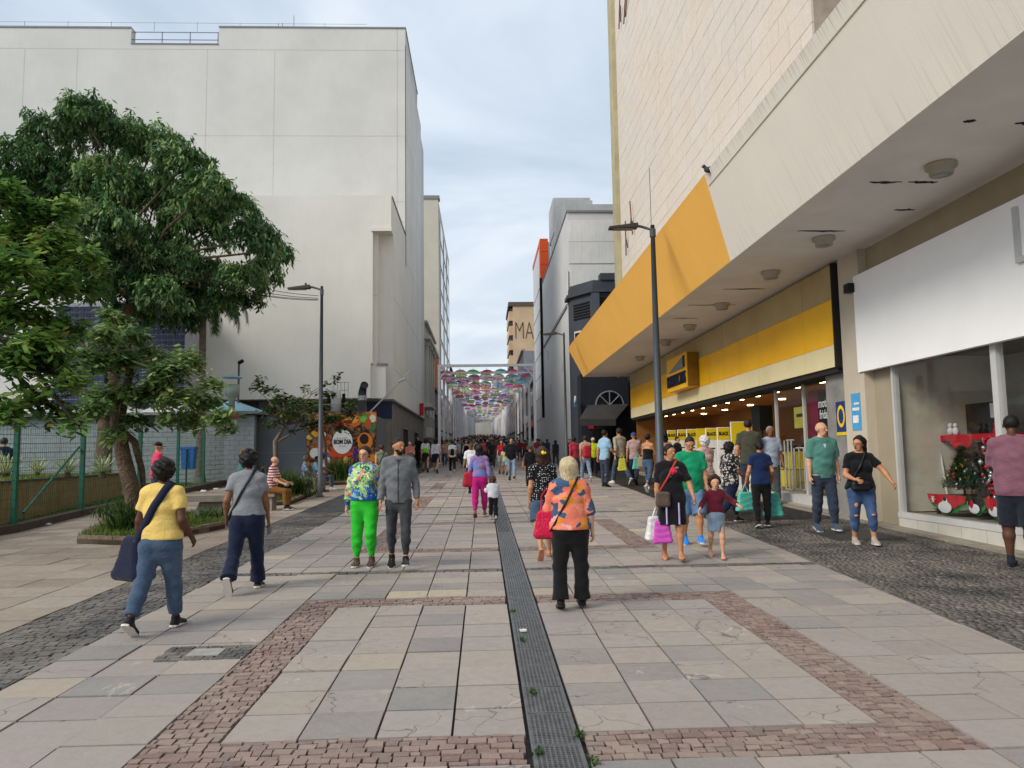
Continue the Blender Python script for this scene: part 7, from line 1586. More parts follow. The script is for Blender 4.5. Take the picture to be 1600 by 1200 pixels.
# 1 woman in yellow tee
B = person(247, 985, 717, -4, 'woman in yellow t-shirt and blue jeans walking away with a navy shoulder bag', dict(f=1, g=1.22, skin='dark', hair=('afro', '140f0d'), res=.0115, top=dict(m=cloth('yellow_tee', 'e0c06c'), sleeve=.62, hem=.015, fold=.008), bot=dict(kind='trousers', m=J1, hem=.064, knee=.004, frac=1.84), shoe=('sneaker', '15161c'), pose=dict(lh=-20, lk=14, rh=12, rk=3, ls=4, le=14, rs=-12, re=52, lab=16, rab=14, lf=-36, lean=3)))
strap_loop(B, B.root, 1, M_bagnavy, .075, .012, .014, -.03)
l_ = bag('shoulder_bag', wp_(B, B.pel + V3(-.165 * B.H, .0, .04 * B.H)), (.34, .18, .42), M_bagnavy, 'big dark navy cloth bag hanging at the hip of the woman in yellow', 'bag', R(-30), taper=.55)
# 2 woman in grey tee
B = person(384, 922, 703, 3, 'woman in grey t-shirt and flared navy trousers walking away along the cobbles', dict(f=1, g=1.20, skin='brown', hair=('afro', '0e0e10'), res=.0115, top=dict(m=cloth('heather_grey', '82858a'), sleeve=.6, hem=.02, fold=.008), bot=dict(kind='trousers', m=navy, hem=.092, knee=.006, frac=1.95), shoe=('sneaker', '2a2826'), pose=dict(lh=-20, lk=22, rh=12, rk=2, ls=-14, le=42, rs=12, re=8, lab=14, rab=8, lf=-62, lean=2)))
strap_loop(B, B.root, 1, M_leather, .03, .012, .014, -.02)
k = wp_(B, B.wr[1] + B.hd[1] * .07); kk = empty('key_bunch', k, 0, 'bunch of keys held by the woman in the grey t-shirt', 'keys'); MB().tube([(0, 0, 0), (.01, 0, -.05)], .008, 6).build('fob', M_leather, kk); MB().box(-.02, .02, -.004, .004, -.14, -.05).box(.0, .03, -.006, .006, -.12, -.06).build('key', M_trim, kk)
# 3 woman green trousers
jk = blobs('jungle_jacket', '2450b8', ['2450b8', 'a8cf8a', '3a7d4a', '2f66c9', 'cfe0a8', 'e2835a', '7fb46a', '1f49a5'], 15, 0, .35); blue_rib = cloth('rib_blue', '1d4fae')
B = person(570, 884, 697, 176, 'woman in blue and green leaf print jacket and bright green trousers', dict(f=1, g=1.08, skin='light', face=1, glasses=1, hair=('tight', '2a1c16'), res=.0115, top=dict(kind='jacket', m=jk, sleeve=1.86, hem=.03, o=.018, loose=.03, fold=.008, band=blue_rib, collar=blue_rib), bot=dict(kind='trousers', m=cloth('green_trousers', '2bb52e'), hem=.040, knee=.010, frac=1.86, thigh=.006), shoe=('sneaker', '4b3428'), pose=dict(lh=16, lk=28, rh=4, rk=4, ls=-6, le=14, rs=-10, re=16, lab=5, rab=15, hy=-14, lf=-10)))
# 4 man grey hoodie
B = person(623, 888, 684, 183, 'bearded man in grey zip hoodie and ripped black jeans', dict(g=.98, skin='tan', face=1, beard=1, hair=('buzz', '17110e'), res=.0115, top=dict(kind='jacket', m=cloth('grey_marl', '6b6e72'), sleeve=1.92, hem=-.03, o=.013, loose=.018, fold=.008, collar=cloth('hood_grey', '55585c'), hood=1, zip=M_blk), bot=dict(kind='trousers', m=denim('washed_black', '2b2d31', .55), hem=.034, knee=.0, frac=1.86), shoe=('sneaker', '101012'), pose=dict(lh=18, lk=10, rh=-6, rk=14, ls=-10, le=24, rs=-4, re=18, lab=12, rab=10, hy=38, lf=4, rf=-24)))
# 5 blonde woman
fl = blobs('coral_print', 'dd7a62', ['dd7a62', 'd97158', '3f5878', 'e58a6e', 'dfa2a0', 'd8862e', 'd97158', '35506e'], 8.5, 0, .25)
B = person(893, 951, 714, -3, 'blonde woman in coral and blue print blouse and flared black trousers, back to the camera', dict(f=1, g=1.26, skin='light', hair=('bob', 'c2b08c'), res=.0115, top=dict(m=fl, sleeve=1.12, hem=.0, o=.018, loose=.022, fold=.009, sl=.022, flare=.022), bot=dict(kind='trousers', m=black, hem=.086, knee=.006, frac=1.98), shoe=('shoe', '151517'), pose=dict(lh=-5, lk=8, rh=3, rk=2, ls=10, le=38, rs=-6, re=14, lab=18, rab=14, spread=2.2, lean=1)))
strap_loop(B, B.root, 1, M_leather, .022, .020, .024, -.01)
bag('red_handbag', wp_(B, B.pel + V3(-.15 * B.H, .03, .135 * B.H)), (.28, .14, .30), dots('red_weave', 'b3163c', 'd33a5c', 40, .3), 'woven crimson handbag hanging from the blonde woman\'s arm', 'handbag', R(-25), handle=.2, taper=.75)
# 6 woman long curly hair, polka dots
B = person(850, 872, 698, 6, 'woman with long wavy brown hair, yellow hair clip and black polka dot top', dict(f=1, g=1.06, skin='tan', hair=('wavy', '3a241a'), hairlen=.15, res=.012, top=dict(m=dots('polka', '16161a', 'd8d8d8', 34, .24), sleeve=.6, hem=-.02, o=.014, loose=.02), bot=dict(kind='shorts', m=J5, frac=.72, hem=.068 * 1.7), shoe=('sandal', 'c98d6a'), pose=dict(lh=-16, lk=24, rh=14, rk=4, ls=-10, le=30, rs=8, re=40)))
MB().ball(tuple(B.hp(.0, -.068, .03)), .032, 8, 6).ball(tuple(B.hp(.018, -.068, .03)), .026, 8, 6).build('hair_clip', pm('yellow_clip', 'f0d81e', .4), B.root, True)
# 7 woman black dress
B7 = person(1052, 876, 694, 172, 'woman in black dress with red rose holding the girl\'s hand', dict(f=1, g=1.16, skin='tan', face=1, hair=('tight', '17100d'), res=.0115, top=dict(m=cloth('black_knit', '17171b'), sleeve=.85, hem=-.02, o=.012, loose=.012, fold=.006), bot=dict(kind='skirt', m=cloth('black_skirt', '17181d'), len=.21, flare=.108), shoe=('sandal', '8c5a44'), pose=dict(lh=10, lk=8, rh=-8, rk=10, ls=12, le=16, rs=-4, re=6, lab=22, rab=8, hy=32), curl={-1: 50, 1: 60}))
B = B7
q = surf_r(B, .012, .012, B.chest + V3(-.03, 0, .05 * B.H), V3(0, 1, 0)); rs_ = MB()
for k in range(6): a = k * 1.05; rs_.ball(tuple(q + V3(.032 * math.cos(a), .004, .032 * math.sin(a))), (.026, .008, .026), 7, 5)
rs_.ball(tuple(q + V3(0, .008, 0)), (.03, .01, .03), 8, 5); rs_.build('rose', pm('rose_red', 'd02844', .7, .2, 20), B.root, True)
lf_ = MB(); lf_.ball(tuple(q + V3(-.05, .002, .05)), (.03, .006, .016), 6, 4).ball(tuple(q + V3(.04, .002, -.06)), (.016, .006, .03), 6, 4); lf_.build('rose_leaves', pm('rose_leaf', '6d8f72', .8), B.root, True)
so, hipb = strap_loop(B, B.root, -1, pm('red_strap', 'b03a30', .6), .032, .013, .014, .03)
bag('crossbody_bag', wp_(B, B.pel + V3(.085 * B.H, .105 * B.H * 1.1, .07 * B.H)), (.20, .08, .21), cloth('taupe_leather', '55493f', rough=.5), 'taupe crossbody bag worn over the black dress', 'handbag', R(172), taper=.95)
for sx_ in (-1, 1): 
    P = [B.pel + V3(sx_ * .055 * B.H, .088 * B.H * 1.16 + .02 + (.0 if t_ < .5 else .004), -.03 * B.H - t_ * .19 * B.H) for t_ in (0, .5, 1)]; MB().tube([tuple(p) for p in P], .012, 4).build('skirt_stripe', cloth('lilac_stripe', 'b9a9d9'), B.root)
hb7 = wp_(B, B.wr[1] + B.hd[1] * .09)
plastic_bag(hb7, .32, .46, cloth('white_plastic', 'd9d6d6', rough=.4), 'white plastic shopping bag carried by the woman in the black dress', R(10)); plastic_bag((hb7[0] + .06, hb7[1] - .06, hb7[2] - .06), .26, .44, cloth('magenta_plastic', 'c24fb0', rough=.3), 'magenta shopping bag hanging beside the white one', R(-12))
# 8 man green tee
B = person(1083, 852, 682, 176, 'man in bright green t-shirt and denim shorts looking down', dict(g=1.16, skin='tan', face=1, hair=('buzz', '241b16'), res=.0115, top=dict(m=cloth('green_tee', '128c60'), sleeve=.72, hem=-.05, o=.014, loose=.022, fold=.008, collar=cloth('dark_collar', '1d2a2a'), sl=.014), bot=dict(kind='shorts', m=denim('ripped_shorts', '4f6f92', .9), frac=1.0, hem=.058 * 1.8, thigh=.006), shoe=('sneaker', '2a82d8'), pose=dict(lh=14, lk=12, rh=-4, rk=16, ls=6, le=14, rs=8, re=20, hp=-26, lab=9)))
# 9 girl
B9 = person(1121, 873, 742, 168, 'little girl in maroon top and denim skirt reaching out one hand', dict(f=1, child=True, g=.95, skin='light', face=1, hair=('curly', '33201a'), res=.011, top=dict(m=cloth('maroon', '5c1729'), sleeve=1.5, hem=.02, o=.010, loose=.012), bot=dict(kind='skirt', m=J3, len=.17, flare=.10), shoe=('sandal', 'd0577a'), pose=dict(lh=12, lk=10, rh=-14, rk=24, ls=16, le=50, rs=26, re=32, lab=52, rab=30, hy=10)))
# 10 woman black floral
B = person(1143, 818, 690, -68, 'woman in black blouse with big white leaves walking to the right', dict(f=1, g=1.2, skin='brown', hair=('curly', '15110f'), res=.013, top=dict(m=blobs('leaf_print', '16161a', ['16161a', '1a1a1e', '16161a', 'c9c3bb', '141418', '18181c', 'bdb6ae', '1b1b20'], 13, 0, .6), sleeve=.8, hem=-.05, o=.016, loose=.02), bot=dict(kind='trousers', m=navy, hem=.048, frac=1.8), shoe=('sneaker', '141414'), pose=dict(lh=22, lk=6, rh=-18, rk=26, ls=-6, le=34, rs=14, re=30)))
# 11 grey haired woman
B = person(1106, 808, 680, 20, 'white haired woman in pale pink floral blouse behind the man in green', dict(f=1, g=1.05, skin='light', hair=('curly', 'c9c8c4'), res=.014, top=dict(m=blobs('pale_pink_print', 'c9a9a2', ['c9a9a2', 'b58e8a', 'd3bcb2', 'a9827e'], 14, 0, .5), sleeve=.8, hem=-.04, o=.014, loose=.018), bot=dict(kind='trousers', m=cloth('beige_trousers', '8f8473')), shoe=('shoe', '4a3a30')))
# 12 navy tee woman
B = person(1192, 825, 689, -3, 'woman in navy t-shirt and black trousers seen from behind with turquoise bags', dict(f=1, g=1.06, skin='tan', hair=('tight', '100d0d'), res=.012, top=dict(m=cloth('navy_tee', '16284f'), sleeve=.55, hem=-.03, o=.011, loose=.012), bot=dict(kind='trousers', m=black, hem=.050), shoe=('sneaker', '1b1b1d'), pose=dict(lh=-6, lk=8, rh=6, rk=3, ls=-4, le=30, rs=-6, re=48, lab=16, rab=16, spread=2)))
tq = cloth('turquoise_plastic', '57b8a6', rough=.35)
h_ = wp_(B, B.wr[-1] + B.hd[-1] * .09); plastic_bag((h_[0], h_[1], h_[2] + .02), .36, .5, tq, 'turquoise plastic bag in the left hand of the woman in navy', R(10)); h_ = wp_(B, B.wr[1] + B.hd[1] * .09); plastic_bag((h_[0] + .02, h_[1] + .05, h_[2] - .03), .34, .62, tq, 'turquoise plastic bag hanging right of the woman in navy', R(-20))
# 13 old man pale shirt
B = person(1208, 789, 666, 176, 'old man in pale blue shirt standing at the store entrance', dict(g=1.08, skin='brown', face=1, hair=('grey', '8b8782'), res=.012, top=dict(m=cloth('pale_blue_shirt', '9fa9ba'), sleeve=.78, hem=-.05, o=.015, loose=.024, collar=cloth('pale_collar', 'b5bccb')), bot=dict(kind='trousers', m=cloth('grey_trousers', '4b4c4e')), shoe=('shoe', '33302c'), pose=dict(lh=4, lk=2, rh=-4, rk=4, ls=2, le=18, rs=6, re=30)))
# olive shirt man in the shop entrance
B = person(1174, 790, 655, -30, 'man in olive shirt standing behind the old man, under the loudspeaker', dict(g=1.12, skin='tan', hair=('buzz', '2a211c'), res=.014, top=dict(m=cloth('olive_shirt', '45463a'), sleeve=.7, hem=-.05, loose=.024), bot=dict(kind='trousers', m=J2), shoe=('shoe', '222222'), pose=dict(lh=3, lk=2, rh=-3, rk=3)))
# 14 teal man
B = person(1291, 831, 659, 178, 'balding old man in teal polo shirt and blue jeans', dict(g=1.12, skin='light', face=1, hair=('bald', '9b948c'), res=.0115, top=dict(m=cloth('teal_polo', '4f8177'), sleeve=.82, hem=-.045, o=.015, loose=.026, collar=cloth('teal_collar', '5d9187'), sl=.016), bot=dict(kind='trousers', m=J2, hem=.060, knee=.012), shoe=('sneaker', '3b4a5e'), pose=dict(lh=10, lk=4, rh=-4, rk=8, ls=-4, le=14, rs=-2, re=12, hy=28)))
q = surf_r(B, .015, .026, B.chest + V3(0, 0, .065 * B.H), V3(0, 1, 0)); MB().add([tuple(q + V3(-.028, .0, .035)), tuple(q + V3(.028, .0, .035)), tuple(q + V3(0, .01, -.06))], [[0, 1, 2]]).build('open_collar', white_c, B.root)
# 15 ripped jeans woman
B = person(1350, 850, 680, 168, 'long haired woman in black t-shirt and ripped blue jeans holding a phone', dict(f=1, g=1.20, skin='tan', face=1, glasses=1, hair=('long', '120d0c'), hairlen=.08, res=.0115, top=dict(m=cloth('black_tee', '141418'), sleeve=.62, hem=-.01, o=.011, loose=.014, neck=-.012), bot=dict(kind='trousers', m=denim('ripped_blue', '2c4468', .6), hem=.036, knee=.0, frac=1.74), shoe=('sneaker', 'a59a8f'), pose=dict(lh=20, lk=14, rh=-2, rk=10, ls=26, le=14, rs=8, re=66, lab=34, rab=14, rin=28, hy=-52, lf=2, rf=0)))
for (sd_, t_, ofs) in ((1, .55, .02), (1, .97, .0), (-1, .97, .0)):
    p = B.hip[sd_] + (B.kn[sd_] - B.hip[sd_]) * t_ + V3(0, (.052 - .012 * t_) * B.H * 1.1 + .014, 0); MB().ball(tuple(p), (.032, .014, .042 if t_ < .9 else .02), 8, 5).build('knee_rip', skinm(SK['tan']), B.root, True)
strap_loop(B, B.root, -1, M_leather, .035, .012, .015, .0)
bag('belt_bag', wp_(B, B.pel + V3(.03 * B.H, .12 * B.H, .075 * B.H)), (.28, .10, .16), M_leather, 'black crossbody pouch at the waist of the woman in ripped jeans', 'handbag', R(168), taper=.98)
h_ = wp_(B, B.wr[1] + B.hd[1] * .08); ph = MB().box(-.075, .075, -.006, .006, -.018, .018).build('phone', M_blk, None); ph.location = h_; ph.rotation_euler = (R(50), 0, R(160)); tag(ph, 'black mobile phone held at the waist by the long haired woman', 'phone')
# 16 man at right edge
B = person(1597, 886, 648, -40, 'big man in dusty purple shirt and dark shorts at the right edge of the picture', dict(g=1.28, skin='dark', hair=('buzz', '15110f'), res=.0115, top=dict(m=cloth('dusty_purple', '7b5362'), sleeve=.9, hem=-.06, o=.018, loose=.03, fold=.008, sl=.02, collar=cloth('wine_collar', '6a2434')), bot=dict(kind='shorts', m=cloth('dark_shorts', '20242f'), frac=1.0, hem=.062 * 1.8), shoe=('shoe', '1d1f29'), pose=dict(lh=2, lk=2, rh=-3, rk=3, ls=24, le=50, rs=30, re=50, hp=-16)))
# 17 pink trousers woman and toddler
B = person(750, 808, 694, -2, 'woman in magenta trousers and violet blue top walking away with a toddler', dict(f=1, g=1.02, skin='brown', hair=('long', '15100f'), hairlen=.10, res=.013, top=dict(m=blobs('violet_print', '7a6fb0', ['7a6fb0', '5c86c0', 'a76a9a', '6a7fc4', 'b9707f'], 10, 0, .8), sleeve=1.9, hem=.03, o=.012, loose=.016, neck=-.02), bot=dict(kind='trousers', m=cloth('magenta', 'b81f78'), hem=.046, knee=.01, frac=1.88, thigh=.005), shoe=('sandal', 'b03a4c'), pose=dict(lh=-10, lk=12, rh=10, rk=4, ls=-4, le=30, rs=-8, re=10, rab=14, lab=16)))
bag('red_backpack', wp_(B, B.pel + V3(-.16 * B.H, 0, .10 * B.H)), (.26, .16, .34), cloth('red_nylon', 'a31d33', rough=.5), 'red bag on the left arm of the woman in magenta trousers', 'bag', R(0), handle=.1)
B = person(771, 812, 744, 2, 'toddler in white hoodie and black trousers holding her hand', dict(child=True, g=1.1, skin='brown', hair=('curly', '4c2c1e'), res=.012, top=dict(m=cloth('white_hoodie', 'c9cbd3'), sleeve=1.8, hem=-.02, o=.014, loose=.018), bot=dict(kind='trousers', m=black, hem=.05 * 1.0, frac=1.8), shoe=('sneaker', '8f8f8f'), pose=dict(lh=8, lk=6, rh=-8, rk=10, ls=30, le=90, lab=20)), 'child')
# 18 pink polo man
B = person(243, 800, 691, 128 - 180, 'man in pink polo shirt and black cap standing by the leaning tree', dict(g=1.12, skin='tan', face=1, hair=('cap', '16171a'), res=.012, top=dict(m=cloth('pink_polo', 'd23a5c'), sleeve=.82, hem=-.045, loose=.026, collar=cloth('pink_collar', 'd95070')), bot=dict(kind='trousers', m=J2), shoe=('shoe', '222222'), pose=dict(lh=3, lk=2, rh=-3, rk=3, ls=6, le=40, rs=4, re=40, hp=-8)))
q = B.sh[1] + (B.el[1] - B.sh[1]) * .5 + V3(.058 * B.H, -.0, 0); text('number_six', '6', .16, M_blk, facing(tuple(q), (1, -.0, .1)), B.root, .002, .008)
# seated people
sit = dict(sit=True, lh=82, lk=84, rh=84, rk=80, ls=20, le=50, rs=22, re=46, lean=6)
def bench_for(B, label, w=.5):
    p = B.root; q = empty('seat_block', tuple(p.location), p.rotation_euler.z, label, 'bench'); z = B.pel[2] - .075 * B.H; MB().box(-w / 2, w / 2, -.26, .16, z - .07, z).build('seat_slab', M_conc, q); MB().box(-w / 2 + .06, w / 2 - .06, -.2, .08, -.05, z - .07).build('pedestal', M_conc, q)
S = []
B = person(425, 797, 713, -118 + 25, 'man in red and white striped shirt and brown trousers sitting on a bench', dict(g=1.1, skin='light', face=1, hair=('bald', '6e665e'), res=.013, top=dict(m=stripes('red_white_stripes', 'a82334', 'd3cfcb', 4.5), sleeve=.8, hem=-.03, loose=.022), bot=dict(kind='trousers', m=cloth('tobacco', '7c5224')), shoe=('sneaker', '1d1d1f'), pose=dict(sit)), Y=G(425, 797).y); bench_for(B, 'concrete seat under the man in the striped shirt')
B = person(376, 790, 703, -60, 'seated person in teal shirt and orange brown cap behind the woman in grey', dict(g=1.0, skin='tan', hair=('beanie', '8c5a24'), res=.014, top=dict(m=cloth('muted_teal', '3c6b68'), sleeve=.8, hem=-.03), bot=dict(kind='trousers', m=J2), shoe=('shoe', '333333'), pose=dict(sit))); bench_for(B, 'concrete seat under the person in the orange brown cap')
B = person(474, 770, 712, -75, 'seated old man in blue checked shirt, first of the row by the bush', dict(skin='brown', hair=('grey', '6a6866'), res=.014, top=dict(m=blobs('blue_check', '6d87a3', ['6d87a3', '50667f', '8da2b8'], 22, 0, .1), sleeve=.8, hem=-.03), bot=dict(kind='trousers', m=cloth('khaki', '6f6a52')), shoe=('shoe', '2c2824'), pose=dict(sit))); bench_for(B, 'concrete seat under the old man in the checked shirt')
B = person(488, 769, 713, -80, 'seated man in light blue shirt and dark cap, second of the row by the bush', dict(skin='dark', hair=('cap', '15171f'), res=.014, top=dict(m=cloth('light_blue', '7fb0cf'), sleeve=.8, hem=-.03), bot=dict(kind='trousers', m=cloth('taupe', '75695c')), shoe=('shoe', '5c4b40'), pose=dict(sit, lean=14))); bench_for(B, 'concrete seat under the man in light blue')
B = person(500, 766, 707, -85, 'seated man in white shirt and blue cap, last of the row behind the lamp', dict(skin='dark', hair=('cap', '27479c'), res=.014, top=dict(m=white_c, sleeve=.8, hem=-.03), bot=dict(kind='trousers', m=J5), shoe=('sneaker', 'c9c9c9'), pose=dict(sit))); bench_for(B, 'concrete seat under the man in the blue cap')
B = person(408, 760, 725, -70, 'person in dark clothes sitting low against the grey kiosk wall', dict(skin='brown', hair=('short', '141414'), res=.018, top=dict(m=black, sleeve=1.8), bot=dict(kind='trousers', m=black), shoe=('shoe', '222222'), pose=dict(sit)));
# right middle group
B = person(946, 761, 672, -55, 'man in light blue shirt with a yellow bag standing at the dark sidewalk edge', dict(g=1.05, skin='tan', hair=('short', '17120f'), res=.013, top=dict(m=cloth('sky_shirt', '8fb4cf'), sleeve=.75, hem=-.05, loose=.024), bot=dict(kind='trousers', m=J2), shoe=('shoe', '15151a'), pose=dict(lh=3, lk=2, rh=-3, rk=3, rs=16, re=50)))
h_ = wp_(B, B.wr[1] + B.hd[1] * .08); plastic_bag((h_[0] + .12, h_[1], h_[2]), .3, .62, cloth('yellow_plastic', 'c4c445', rough=.4), 'translucent yellow shopping bag of the man in light blue')
B = person(970, 757, 669, 25, 'man in beige long sleeved shirt and jeans walking away beside him', dict(g=1.05, skin='tan', hair=('short', '251a14'), res=.013, top=dict(m=cloth('beige_shirt', 'a39b8b'), sleeve=1.9, hem=-.04, loose=.022), bot=dict(kind='trousers', m=J5), shoe=('sneaker', 'd0d0d0'), pose=dict(lh=24, lk=10, rh=-22, rk=16, rs=10, re=20)))
B = person(992, 757, 676, -20, 'man with blue cap and pale shirt carrying a white shop bag', dict(g=1.0, skin='tan', hair=('cap', '3a4a8c'), res=.015, top=dict(m=cloth('faded_pink', 'a98f8c'), sleeve=.75), bot=dict(kind='trousers', m=J2), shoe=('shoe', '222222')))
h_ = wp_(B, B.wr[1] + B.hd[1] * .08); plastic_bag(h_, .34, .5, cloth('white_plastic', 'd9d6d6', rough=.4), 'white shop bag carried near the yellow store corner')
B = person(1014, 768, 678, -40, 'woman in black strapless top and jeans with brown and teal bags', dict(f=1, skin='tan', hair=('bun', '1b1311'), res=.013, top=dict(m=black, sleeve=0, hem=.04, neck=-.10), bot=dict(kind='trousers', m=J1, hem=.036), shoe=('sneaker', 'cfcfcf'), pose=dict(lh=18, lk=6, rh=-18, rk=20, ls=10, le=60)))
bag('brown_tote', wp_(B, B.pel + V3(-.2, .05, .16)), (.38, .14, .36), cloth('tan_tote', '9d8468'), 'light brown tote bag beside the lamp post', 'bag', R(-20), handle=.14); plastic_bag(wp_(B, B.pel + V3(-.36, .0, .26)), .36, .52, cloth('teal_plastic', '5aa99b', rough=.4), 'teal shopping bag left of the brown tote')
B = person(1041, 770, 674, 0, 'woman with long black hair and pink top half hidden by the lamp post', dict(f=1, skin='tan', hair=('long', '120e0d'), res=.015, top=dict(m=cloth('dusty_pink', 'b98a80'), sleeve=0, hem=-.02, neck=-.05), bot=dict(kind='trousers', m=J2), shoe=('shoe', '333333')))
rbp = cloth('red_backpack', 'a81e34', rough=.5)
B = person(916, 752, 681, 6, 'man wearing a big red backpack, seen from behind', dict(g=1.05, skin='tan', hair=('short', '33231a'), res=.013, top=dict(m=cloth('pale_tan_tee', 'b59a85'), sleeve=.7), bot=dict(kind='trousers', m=J3), shoe=('sneaker', 'b0b0b0')))
bag('backpack', wp_(B, B.chest + V3(.02, -.17, .14)), (.34, .24, .52), rbp, 'big red backpack on the man\'s back', 'backpack', R(6), soft=False, taper=.85)
B = person(928, 745, 684, 170, 'person in yellow safety vest and white cap in the background', dict(skin='tan', hair=('cap', 'b9b9b9'), res=.018, top=dict(m=cloth('hi_vis', 'b4c41f'), sleeve=.6), bot=dict(kind='trousers', m=black), shoe=('shoe', '222222')))
B = person(898, 748, 683, 20, 'person with small red backpack and white sleeve beside the lamp', dict(skin='dark', hair=('short', '161210'), res=.018, top=dict(m=cloth('red_white', 'b43347'), sleeve=1.8), bot=dict(kind='trousers', m=J2), shoe=('shoe', '222222')))
B = person(596, 775, 694, 20, 'woman in sage green tank top behind the strolling couple', dict(f=1, g=1.15, skin='tan', hair=('bun', '3a241c'), res=.013, top=dict(m=cloth('sage', '6d7a6a'), sleeve=0, hem=-.03, neck=-.02), bot=dict(kind='trousers', m=black), shoe=('shoe', '222222')))
strap_loop(B, B.root, 1, M_leather, .022, .012, .014)
B = person(800, 751, 684, 176, 'man in black zip jacket and pale jeans walking towards the camera', dict(skin='tan', face=1, hair=('short', '1a1411'), res=.014, top=dict(kind='jacket', m=cloth('black_track', '16181f'), sleeve=1.9, hem=-.04, o=.016, loose=.026), bot=dict(kind='trousers', m=J3), shoe=('sneaker', '151515'), pose=dict(ls=10, le=40, rs=10, re=40)))
B = person(829, 762, 697, 0, 'person in long black clothes and grey headscarf with a tan handbag', dict(f=1, g=1.05, skin='tan', hair=('beanie', '3b3b40'), res=.014, top=dict(m=black, sleeve=1.9, loose=.03, o=.018), bot=dict(kind='trousers', m=black, hem=.06), shoe=('shoe', '111111')))
bag('tan_handbag', wp_(B, B.pel + V3(-.2, 0, .18)), (.2, .12, .26), cloth('tan_leather', '9a6437', rough=.5), 'tan handbag under the arm of the person in black', 'handbag', 0, handle=.15)
B = person(848, 760, 690, 0, 'woman with black afro hair and leopard cardigan behind the polka dot top', dict(f=1, g=1.1, skin='brown', hair=('afro', '100e0e'), res=.015, top=dict(m=blobs('leopard', 'a8824a', ['a8824a', '3a2a1c', 'c2a06a', '2b2018'], 24, 0, .6), sleeve=1.6), bot=dict(kind='trousers', m=J2), shoe=('shoe', '222222')))
B = person(784, 741, 687, 178, 'girl in red t-shirt and pale shorts walking beside a child', dict(f=1, g=.9, skin='light', hair=('long', '3a261c'), res=.016, top=dict(m=cloth('red_tee', 'c22d38'), sleeve=.6, hem=.02), bot=dict(kind='shorts', m=cloth('aqua_shorts', '9fc0c4'), frac=.6, hem=.1), shoe=('shoe', '333333')))
B = person(789, 742, 697, 2, 'child in white top and aqua shorts seen from behind', dict(f=1, child=True, skin='tan', hair=('long', '33211a'), hairlen=.04, res=.016, top=dict(m=cloth('pale_lime', 'ccd4a6'), sleeve=.6), bot=dict(kind='shorts', m=cloth('aqua_shorts', '9fc0c4'), frac=.7, hem=.085), shoe=('shoe', '333333')), 'child')
B = person(737, 772, 692, 174, 'person in white shirt and cap partly hidden by the woman in magenta trousers', dict(g=1.0, skin='brown', hair=('cap', '4a3a44'), res=.015, top=dict(m=white_c, sleeve=.8, loose=.024), bot=dict(kind='trousers', m=black), shoe=('shoe', '222222')))
B = person(729, 731, 687, 176, 'woman in black top and short skirt with a white bag', dict(f=1, skin='fair', face=1, hair=('long', '3b2218'), res=.016, top=dict(m=black, sleeve=0, neck=-.04), bot=dict(kind='skirt', m=cloth('taupe', '75695c'), len=.12, flare=.1), shoe=('shoe', '222222')))
B = person(766, 727, 684, 0, 'person in dark clothes with a black backpack in the crowd front', dict(skin='brown', hair=('cap', '8b8b90'), res=.016, top=dict(m=cloth('dark_blue', '1e2740'), sleeve=.8, loose=.03, o=.02), bot=dict(kind='trousers', m=black, thigh=.01), shoe=('shoe', '222222')))
B = person(776, 728, 683, 10, 'person in brown top beside the black backpack', dict(skin='tan', hair=('short', '2e2018'), res=.018, top=dict(m=cloth('brown_top', '55463a'), sleeve=.8), bot=dict(kind='trousers', m=black), shoe=('shoe', '222222')))
# left middle: girls from behind
B = person(665, 738, 684, 4, 'girl in white top and dark skirt with lime green backpack', dict(f=1, skin='light', hair=('long', '3a241a'), res=.015, top=dict(m=white_c, sleeve=.8), bot=dict(kind='skirt', m=cloth('dark_olive', '2e2a22'), len=.2, flare=.11), shoe=('shoe', '3a2a24')))
bag('green_backpack', wp_(B, B.chest + V3(0, -.15, .02)), (.26, .18, .32), cloth('lime', '7fd81f', rough=.5), 'lime green backpack worn by the girl in white', 'backpack', 0, soft=False)
B = person(681, 739, 685, -4, 'girl in white sweatshirt and navy skirt with long black hair', dict(f=1, g=1.05, skin='light', hair=('wavy', '17120f'), res=.015, top=dict(m=white_c, sleeve=1.8, loose=.024), bot=dict(kind='skirt', m=navy, len=.2, flare=.13), shoe=('shoe', '8a7468')))
B = person(707, 740, 688, 2, 'person in white t-shirt and black trousers with a dark backpack', dict(f=1, skin='tan', hair=('tight', '1a1412'), res=.015, top=dict(m=white_c, sleeve=.6), bot=dict(kind='trousers', m=black, hem=.07), shoe=('sneaker', 'b5b5b5')))
bag('dark_backpack', wp_(B, B.chest + V3(0, -.14, .06)), (.22, .16, .36), black, 'dark backpack worn over the white t-shirt', 'backpack', 0, soft=False)
B = person(695, 728, 688, 178, 'woman with black hair and denim trousers among the girls', dict(f=1, skin='tan', hair=('long', '100d0d'), res=.018, top=dict(m=cloth('pale_rose', 'b98f88'), sleeve=.6), bot=dict(kind='trousers', m=J5), shoe=('shoe', '333333')))
B = person(654, 731, 681, 160, 'woman in black standing near the shop opening on the left', dict(f=1, skin='light', hair=('bun', '151110'), res=.016, top=dict(m=black, sleeve=.6), bot=dict(kind='trousers', m=black), shoe=('shoe', '222222')))
B = person(640, 745, 690, 200, 'bald man in salmon shirt with folded arms behind the hoodie man', dict(skin='light', face=1, hair=('bald', '8f877e'), res=.015, top=dict(m=cloth('salmon', 'b9766a'), sleeve=.8), bot=dict(kind='trousers', m=J2), shoe=('shoe', '333333'), pose=dict(ls=20, le=90, rs=20, re=90, lin=50, rin=50)))
